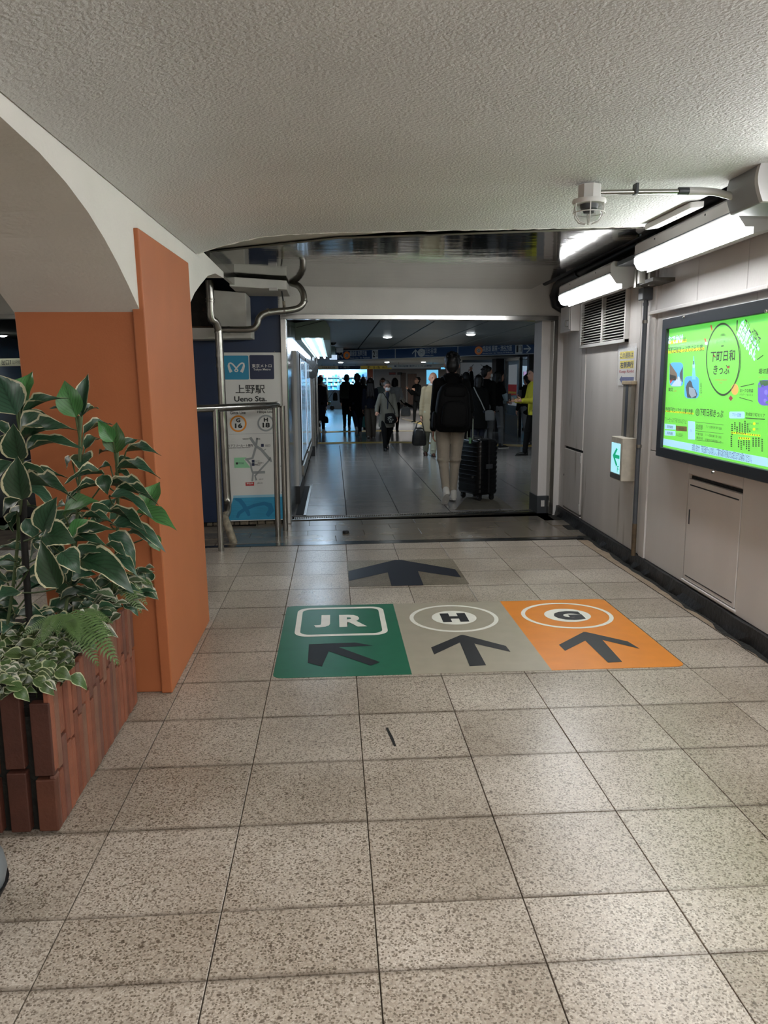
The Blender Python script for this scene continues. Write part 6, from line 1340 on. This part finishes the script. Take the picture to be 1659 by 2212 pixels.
    if glasses:
        g = MB()
        for s in (1, -1): g.tube([hd_(s*.0185+.0145*cos(a), .062, .935+.011*sin(a)) for a in (2*pi*k/14 for k in range(15))], .0016*H, 5)
        g.tube([hd_(-.005, .065, .937), hd_(.005, .065, .937)], .0014*H, 5)
        for s in (1, -1): g.tube([hd_(s*.033, .06, .938), hd_(s*.046, .0, .93)], .0012*H, 5)
        link('glasses', mesh('glasses', g, m_darkg, 60), t)
    R = Matrix.Rotation(rz, 3, 'Z') @ Matrix.Rotation(roll, 3, 'Y'); wp_ = lambda p: V3(pos)+R @ V3(p)
    return dict(o=t, hands=[(wp_(W_+dh*.06*H), R @ dh) for S_, E_, W_, dh in hands], tr=lambda x, y, z: wp_(tr((x*H, y*H, z*H))), H=H, R=R)

def bag_rings(cx, cy, cz, w_, d_, h_, R=None, top=.8, n=24, e=.45, rows=((0, .72), (.04, .9), (.15, 1), (.5, 1.03), (.8, .97), (.93, .8), (1, .45))):
    R = R or Matrix.Identity(3); rings = []
    for f, s in rows:
        ring = []
        for k in range(n):
            a = 2*pi*k/n; x = abs(cos(a))**e*(1 if cos(a) > 0 else -1)*w_/2*(1-(1-top)*f)*s; y = abs(sin(a))**e*(1 if sin(a) > 0 else -1)*d_/2*s
            ring.append(V3((cx, cy, cz))+R @ V3((x, y, f*h_)))
        rings.append(ring)
    return rings
def carried(name, lab, cat, c): return thing(name, lab, cat, c)

# the traveller with the suitcase, seen from behind
fp = fl(976, 1084); fp = fl(967, 1084); P0 = (fp.x, fp.y+.03, 0)
tv = person('traveller in black jacket and beige trousers walking away beside the suitcase', P0, radians(2), 1.80, legs=((6, 8), (-9, 20)), arms=((0, 12, 66), (-4, 5, 12)), lean=3, head=(-6, 3), hair=('short', m_hair), top=m_coatk, hem=.50, puff=1.06, pants=m_beige, pantw=.92, shoes=m_shoew, face=True, vox=.0095, feet=(0, -42), conv=.85, roll=.032, hipw=1.08, collar=m_coatk)
bpR = tv['R']; T_ = tv['tr']
c = T_(-.012, -.125, .485); t = carried('backpack', 'large black backpack on the back of the traveller', 'backpack', c)
m_bp = mat('backpack_black', '050506', .75, spec=.2, bump=.15, bscale=60)
obj('main_bag', MB().loft(bag_rings(c.x, c.y, c.z-.03, .43, .22, .58, bpR, .86)), m_bp, t, 50)
c2 = T_(-.012, -.20, .50); obj('front_pocket', MB().loft(bag_rings(c2.x, c2.y, c2.z, .32, .10, .31, bpR, .88)), m_bp, t, 50)
c3 = T_(-.012, -.185, .70); obj('top_pocket', MB().loft(bag_rings(c3.x, c3.y, c3.z, .27, .08, .13, bpR, .8)), m_bp, t, 50)
for s in (1, -1):
    obj('shoulder_strap', MB().tube([T_(s*.05, -.075, .80), T_(s*.058, -.04, .842), T_(s*.065, .03, .835), T_(s*.07, .088, .76), T_(s*.075, .092, .66), T_(s*.085, .03, .56), T_(s*.085, -.05, .52)], .016, 8), m_bp, t, 60)
    obj('side_pocket', MB().loft(bag_rings(*(T_(s*.118-.012, -.11, .49)), .06, .13, .2, bpR, .95)), m_bp, t, 50)
obj('loose_strap', MB().tube([T_(.085, -.12, .52), T_(.088, -.125, .47), T_(.085, -.12, .425)], .009, 6), m_bp, t, 60)
obj('zip', MB().tube([T_(-.06, -.205, .60), T_(-.03, -.225, .655), T_(.03, -.225, .655), T_(.06, -.205, .60)], .003, 5), m_darkg, t, 60)

# suitcases
def suitcase(lab, c, rz, w_, d_, h_, m, handle=.0, detail=True):
    t = thing('suitcase', lab, 'suitcase', c, rz=rz, world=False); z0 = .075
    rings = []
    for f, s in ((0, .9), (.012, .97), (.04, 1), (.96, 1), (.988, .97), (1, .9)):
        rings.append([(x*s, y*s, z0+f*h_) for x, y in rrect(-w_/2, -d_/2, w_/2, d_/2, .045, 4)])
    link('shell', mesh('shell', MB().loft(rings), m, 40), t)
    if detail:
        for k in range(11):
            z = z0+.05+k*(h_-.1)/10; rb = MB()
            rb.loft([[(x, y, z+zz_) for x, y in rrect(-w_/2-e_, -d_/2-e_, w_/2+e_, d_/2+e_, .047, 4)] for zz_, e_ in ((-.022, -.004), (-.018, .005), (.016, .005), (.02, -.004))])
            link('rib', mesh('rib', rb, m, 30), t)
        link('zip_band', mesh('zip_band', MB().box(-w_/2-.008, w_/2+.008, -.014, .014, z0+.03, z0+h_+.006), m_rubber), t)
        link('lock', mesh('lock', MB().box(w_/2+.004, w_/2+.016, -.05, .05, z0+h_*.48, z0+h_*.56), m_darkg), t); link('badge', mesh('badge', MB().lathe([(.001, -d_/2-.011), (.016, -d_/2-.011), (.016, -d_/2), (.001, -d_/2)], 14, (.1, 0, z0+h_*.32), 'y'), m_steel), t)
        hd2 = MB().tube([(-.09, 0, z0+h_-.005), (-.085, 0, z0+h_+.025), (.085, 0, z0+h_+.025), (.09, 0, z0+h_-.005)], .011, 8); link('carry_handle', mesh('carry_handle', hd2, m_rubber, 60), t)
        link('luggage_tag', mesh('luggage_tag', MB().box(.02, .06, -d_/2-.012, -d_/2-.006, z0+h_-.05, z0+h_+.02), mat('tag_green', '7fae7a', .5)), t)
    if handle:
        by = -d_/2+.05
        for x in (-.10, .02): link('pull_bar', mesh('pull_bar', MB().tube([(x, by, z0+h_-.01), (x, by, z0+h_+handle)], .008, 8), mat('bar_pale', 'b9c2b4', .25, .8), 60), t)
        link('pull_grip', mesh('pull_grip', MB().tube([(-.115, by, z0+h_+handle), (.035, by, z0+h_+handle)], .017, 8), m_rubber, 60), t)
    for x in (-1, 1):
        for y in (-1, 1):
            cx, cy = x*(w_/2-.06), y*(d_/2-.05)
            wk = link('caster', mesh('caster', MB().box(cx-.022, cx+.022, cy-.022, cy+.022, .045, z0+.012), m_rubber), t)
            link('wheel', mesh('wheel', MB().lathe([(.004, -.017), (.03, -.017), (.031, -.013), (.031, .013), (.03, .017), (.004, .017)], 14, (cx, cy, .031), 'x'), m_rubber, 40), wk)
    return t
cs = fl(1037, 1080); cpos = (cs.x-.015, cs.y+.13, 0)
suitcase('big black ribbed suitcase standing beside the traveller', cpos, radians(-63), .46, .29, .69, mat('suitcase_black', '0b0c0e', .22, bump=.03, bscale=200), handle=.27)

def at_px(px, fy): p = fl(px, fy); return (p.x, p.y, 0)
# lady with the mask coming towards the doorway
ld = person('grey haired woman in olive grey coat and white mask walking towards the doorway', at_px(836, 973), pi+.1, 1.49, legs=((10, 4), (-12, 26)), arms=((16, 20, 50), (6, 10, 20)), lean=5, head=(4, -4), hair=('short', m_hairg), top=m_olive, hem=.34, flare=.022, pants=m_coatk, pantw=1.1, shoes=m_shoek, mask=True, glasses=True, inner=m_coatn, point=0, vox=.013)
c = ld['tr'](-.03, .115, .44); t = carried('shoulder_bag', 'black bag with pale swirl pattern in front of the woman in the mask', 'bag', c)
obj('pouch', MB().loft(bag_rings(c.x, c.y, c.z-.05, .24, .09, .22, ld['R'], .92)), m_coatk, t, 50)
R = ld['R']; BP = lambda u, v, d=0.: tuple(V3((c.x, c.y, c.z))+R @ V3((u, .05+d, v)))
for k, (u, v) in enumerate(((0, .09), (.03, .04), (-.03, .03), (0, -.015), (.03, .08))): flat(ring_polys(circ(u, v, .032, 14, .018), circ(u, v, .024, 14, .012)), BP, mat('swirl_grey', '8f938f', .6), t, .003+.0004*k, 'swirl')
obj('strap', MB().tube([BP(-.11, .15, -.05), ld['tr'](-.08, .09, .62), ld['tr'](.03, .085, .78), ld['tr'](.065, .02, .845), ld['tr'](.05, -.08, .76), ld['tr'](-.10, -.05, .55), BP(.11, .15, -.05)], .008, 6), m_coatk, t, 60)

# man in the cream jacket with the black bag
cm2 = person('bald man in long cream jacket and khaki trousers facing the doorway', at_px(928, 985), pi, 1.66, legs=((-8, 12), (6, 4)), arms=((-2, 7, 8), (4, 6, 10)), lean=1, head=(8, 0), hair=('bald', None), top=m_creamc, hem=.29, flare=.012, pants=m_khaki, pantw=1.25, shoes=m_shoebr, collar=m_whitec, vox=.013, roll=-.035)
hp_, _ = cm2['hands'][0]; t = carried('handbag', 'soft black bag carried by the man in the cream jacket', 'bag', hp_)
obj('bag', MB().loft(bag_rings(hp_.x-.03, hp_.y-.02, hp_.z-.50, .30, .17, .36, None, .72)), mat('leather_black', '0b0b0c', .32, bump=.1, bscale=30), t, 50)
for dy in (-.05, .05): obj('handle', MB().tube([(hp_.x-.10, hp_.y-.02+dy, hp_.z-.17), (hp_.x-.07, hp_.y+dy*.5, hp_.z-.05), (hp_.x-.0, hp_.y, hp_.z-.015), (hp_.x+.04, hp_.y+dy*.5, hp_.z-.06), (hp_.x+.05, hp_.y-.02+dy, hp_.z-.17)], .009, 6), m_rubber, t, 60)

# group walking towards the shop
person('person in navy long coat and grey blue hat half behind the dark pillar', at_px(692, 935), -.5, 1.62, arms=((2, 5, 8), (2, 5, 8)), hair=('hat', m_hair, mat('hat_blue', '39414e', .7)), top=m_coatn, hem=.22, flare=.01, pants=m_coatk, shoes=m_shoew, vox=.016)
p = at_px(700, 926); hb = at(703, 905, p[1]-2.4); t = carried('small_handbag', 'small black handbag beside the navy coat', 'bag', hb); obj('bag', MB().loft(bag_rings(hb.x, hb.y, hb.z-.12, .18, .1, .2, None, .8)), m_coatk, t, 50); obj('handle', MB().tube([(hb.x-.05, hb.y, hb.z+.06), (hb.x, hb.y, hb.z+.3), (hb.x+.05, hb.y, hb.z+.06)], .008, 6), m_rubber, t, 60)
person('person with dark red cap behind the navy coat', at_px(695, 921), 0., 1.68, hair=('cap', m_hair, mat('cap_red', '5a2226', .7)), top=m_coatk, pants=m_coatk, shoes=m_shoek, vox=.018)
d = person('person in dark cap and dark clothes with rucksack among the group heading for the shop', at_px(750, 926), -.15, 1.68, legs=((4, 2), (-6, 8)), hair=('cap', m_hair, m_coatk), top=m_coatk, hem=.46, pants=m_coatk, shoes=m_shoek, vox=.016)
c = d['tr'](0, -.12, .56); t = carried('rucksack', 'big dark green rucksack worn in the group heading for the shop', 'backpack', c); obj('main_bag', MB().loft(bag_rings(c.x, c.y, c.z, .36, .24, .52, d['R'], .85)), m_green, t, 50); c = d['tr'](0, -.2, .58); obj('front_pocket', MB().loft(bag_rings(c.x, c.y, c.z, .27, .1, .28, d['R'], .9)), m_green, t, 50)
for s in (1, -1): obj('shoulder_strap', MB().tube([d['tr'](s*.05, -.07, .8), d['tr'](s*.06, -.02, .845), d['tr'](s*.07, .09, .76), d['tr'](s*.08, .03, .57)], .014, 6), m_green, t, 60)
obj('clip', MB().ell(d['tr'](-.05, -.06, .84), (.03, .03, .02), 8, 6), mat('clip_orange', 'd86a3a', .5), t, 60)
person('man in long black hooded coat and white trainers among the group', at_px(773, 941), .05, 1.68, legs=((6, 4), (-16, 30)), arms=((4, 7, 12), (-8, 7, 14)), hair=('short', m_hair), top=m_coatk, hem=.31, flare=.015, pants=m_coatn, pantw=1.1, shoes=m_shoew, hood=m_coatk, vox=.014, feet=(0, -40))
person('dark haired woman with white collar behind the hooded man', at_px(786, 925), .2, 1.62, hair=('bob', m_hair), top=m_coatk, hem=.3, collar=m_whitec, pants=m_coatk, vox=.018)
person('long haired girl in navy jacket and wide taupe trousers walking away', at_px(801, 946), -.05, 1.57, legs=((8, 4), (-8, 10)), arms=((6, 8, 14), (-6, 8, 14)), hair=('long', m_hairb), top=m_coatn, hem=.49, flare=.012, pants=m_taupe, pantw=1.75, shoes=m_shoew, vox=.014)
i_ = person('dark haired woman in white sweater walking away behind the masked woman', at_px(853, 933), -.25, 1.57, legs=((6, 4), (-8, 12)), arms=((22, 14, 30), (2, 8, 20)), hair=('bob', m_hair), top=m_whitec, hem=.48, pants=m_coatk, shoes=m_shoek, vox=.016)
hp_, _ = i_['hands'][0]; t = carried('tote_bag', 'white tote bag on the arm of the woman in the white sweater', 'bag', hp_); obj('bag', MB().loft(bag_rings(hp_.x+.02, hp_.y, hp_.z-.36, .3, .12, .28, None, .85)), m_whitec, t, 50); obj('handle', MB().tube([(hp_.x-.07, hp_.y, hp_.z-.1), (hp_.x, hp_.y, hp_.z+.06), (hp_.x+.08, hp_.y, hp_.z-.1)], .01, 6), m_whitec, t, 60)
t = carried('folded_umbrella', 'short black folded umbrella held above the white tote bag', 'umbrella', hp_); obj('cloth', MB().tube([hp_+V3((-.12, -.03, .1)), hp_+V3((0, -.03, .02)), hp_+V3((.16, -.03, -.06)), hp_+V3((.24, -.03, -.09))], [.03, .045, .035, .012], 10), m_coatk, t, 60); obj('grip', MB().tube([hp_+V3((-.2, -.03, .14)), hp_+V3((-.12, -.03, .1))], .016, 8), m_rubber, t, 60)
person('masked dark haired person in grey blue top coming towards the doorway', at_px(828, 927), pi-.2, 1.58, hair=('bob', m_hair), top=m_bluec, pants=m_coatk, mask=True, vox=.018)
person('man in dark jacket looking down at his phone before the wooden panel', at_px(901, 913), pi/2+.6, 1.62, arms=((20, 6, 115), (15, 6, 110)), head=(0, -25), hair=('short', m_hair), top=m_coatk, pants=m_coatk, glasses=True, vox=.018)
person('shop assistant in grey beanie and pale top behind the counter', (at(736, 850, YE+.7).x, YE+.75, 0), pi-.4, 1.62, hair=('beanie', m_hair, mat('beanie_grey', '6f7b80', .8)), top=m_bluec, pants=m_coatk, vox=.02)
# people on the right
person('person in red collared black coat pointing up with a raised arm', at_px(1006, 962), .1, 1.66, arms=((128, 8, 25), (4, 6, 10)), hair=('short', m_hair), top=m_coatk, collar=m_red, pants=m_coatk, vox=.016, point=0)
n_ = person('short haired woman in black coat with cross body strap', at_px(1032, 976), -.25, 1.60, legs=((4, 4), (-4, 6)), hair=('bob', m_hair), top=m_coatk, hem=.30, flare=.02, pants=m_coatn, vox=.014)
c = n_['tr'](.10, .03, .47); t = carried('crossbody_bag', 'grey crossbody bag at the hip of the woman in the black coat', 'bag', c); obj('pouch', MB().loft(bag_rings(c.x+.05, c.y-.1, c.z-.1, .24, .1, .22, n_['R'], .9)), m_greyc, t, 50)
obj('strap', MB().tube([n_['tr'](-.06, -.06, .84), n_['tr'](-.02, -.088, .76), n_['tr'](.04, -.088, .65), n_['tr'](.09, -.08, .54)], .012, 6), mat('strap_grey', '8b8d8c', .6), t, 60)
person('tall man in black jacket and white mask looking right', at_px(1047, 973), -.75, 1.79, head=(-35, 0), hair=('short', m_hair), top=m_coatk, pants=m_greyc, mask=True, vox=.014)
p_ = person('person in black with pale blue sleeves holding up a phone', at_px(1072, 968), -pi/2+.3, 1.70, arms=((25, 4, 75), (18, 4, 60)), hair=('bob', m_hair), top=m_coatk, sleeve=m_bluec, pants=m_greyc, vox=.016, puff=.98)
hp_, _ = p_['hands'][0]; t = carried('mobile_phone', 'dark mobile phone held by the person with pale blue sleeves', 'phone', hp_); obj('body', MB().box(hp_.x-.02, hp_.x+.02, hp_.y-.04, hp_.y+.04, hp_.z-.0, hp_.z+.15), m_blackp, t, bevel=.006); obj('screen', MB().box(hp_.x-.021, hp_.x-.0205, hp_.y-.035, hp_.y+.035, hp_.z+.01, hp_.z+.14), m_darkg, t)
c = V3(p_['tr'](0, -.03, .5)); t = carried('black_vest_bag', 'black sling bag on the back of the person with pale blue sleeves', 'bag', c); obj('pouch', MB().loft(bag_rings(c.x, c.y, c.z, .26, .18, .44, p_['R'], .85)), m_coatk, t, 50); obj('strap', MB().tube([p_['tr'](-.06, -.09, .76), p_['tr'](-.05, -.02, .85), p_['tr'](.06, .085, .7)], .014, 6), m_coatk, t, 60)
q_ = person('man in bright yellow sweater and dark open jacket at the right jamb', at_px(1152, 984), pi/2+.15, 1.74, legs=((14, 6), (-20, 24)), arms=((14, 6, 80), (18, 6, 78)), lean=3, head=(0, -8), hair=('short', m_hair), top=m_yell, hem=.47, puff=1.02, pants=m_coatk, shoes=m_shoek, vox=.013, feet=(0, -30))
jm = MB()
for s in (1, -1):
    jm.loft([[q_['tr'](s*x, y, z) for x, y in ((.125, .03), (.13, -.03), (.08, -.1), (.0, -.1), (.0, -.085), (.075, -.085), (.112, -.03), (.108, .03))] for z in (.46, .6, .75, .82)])
off = q_['o'].location; o_ = link('open_jacket', mesh('open_jacket', MB().add([tuple((q_['R'].inverted() @ (V3(v)-off))) for v in jm.v], jm.f), m_coatk, 50), q_['o'])
hp_, _ = q_['hands'][0]; t = carried('smartphone', 'phone in the hand of the man in the yellow sweater', 'phone', hp_); obj('body', MB().box(hp_.x-.045, hp_.x+.005, hp_.y-.035, hp_.y+.035, hp_.z+.0, hp_.z+.14), m_blackp, t, bevel=.006); obj('screen', MB().box(hp_.x+.005, hp_.x+.0055, hp_.y-.03, hp_.y+.03, hp_.z+.01, hp_.z+.13), m_darkg, t)
person('person in dark coat and grey trousers behind the yellow sweater', at_px(1137, 959), .3, 1.62, legs=((8, 4), (-8, 8)), hair=('short', m_hair), top=m_coatk, hem=.42, pants=m_greyc, vox=.018)
sc2 = fl(779, 928); suitcase('turquoise suitcase behind the hooded man', (sc2.x, sc2.y, 0), .1, .36, .24, .48, mat('suitcase_teal', '3f9fb4', .35), handle=.3, detail=False)

# pushchair by the counter
c = fl(707, 886); t = thing('pushchair', 'green seated pushchair with black bag hanging beside the shop shelves', 'pushchair', (c.x, c.y, 0))
X_, Y_ = c.x, c.y
obj('seat', MB().prism([(X_-.3, .3), (X_+.15, .25), (X_+.2, .42), (X_-.1, .48), (X_-.28, 1.0), (X_-.42, 1.0)], 'y', Y_-.2, Y_+.2), mat('seat_green', '42593a', .7), t, bevel=.02)
for dy in (-.22, .22):
    obj('frame', MB().tube([(X_-.35, Y_+dy, .12), (X_, Y_+dy, .5), (X_+.38, Y_+dy, 1.02)], .014, 8), m_darkg, t, 60); obj('frame', MB().tube([(X_+.25, Y_+dy, .12), (X_-.1, Y_+dy, .55)], .014, 8), m_darkg, t, 60)
    for dx in (-.35, .25): obj('wheel', MB().lathe([(.03, -.02), (.11, -.02), (.12, 0), (.11, .02), (.03, .02)], 18, (X_+dx, Y_+dy, .12), 'y'), m_rubber, t, 40)
obj('handlebar', MB().tube([(X_+.38, Y_-.22, 1.02), (X_+.38, Y_+.22, 1.02)], .018, 8), m_rubber, t, 60)
t = thing('hanging_bag', 'black bag hanging from the handle of the pushchair', 'bag', (X_+.45, Y_-.1, .45)); obj('bag', MB().loft(bag_rings(X_+.42, Y_-.05, .48, .26, .2, .42, None, .8)), m_coatk, t, 50); obj('strap', MB().tube([(X_+.34, Y_-.05, .85), (X_+.38, Y_-.05, 1.045), (X_+.46, Y_-.05, .85)], .012, 6), m_coatk, t, 60)
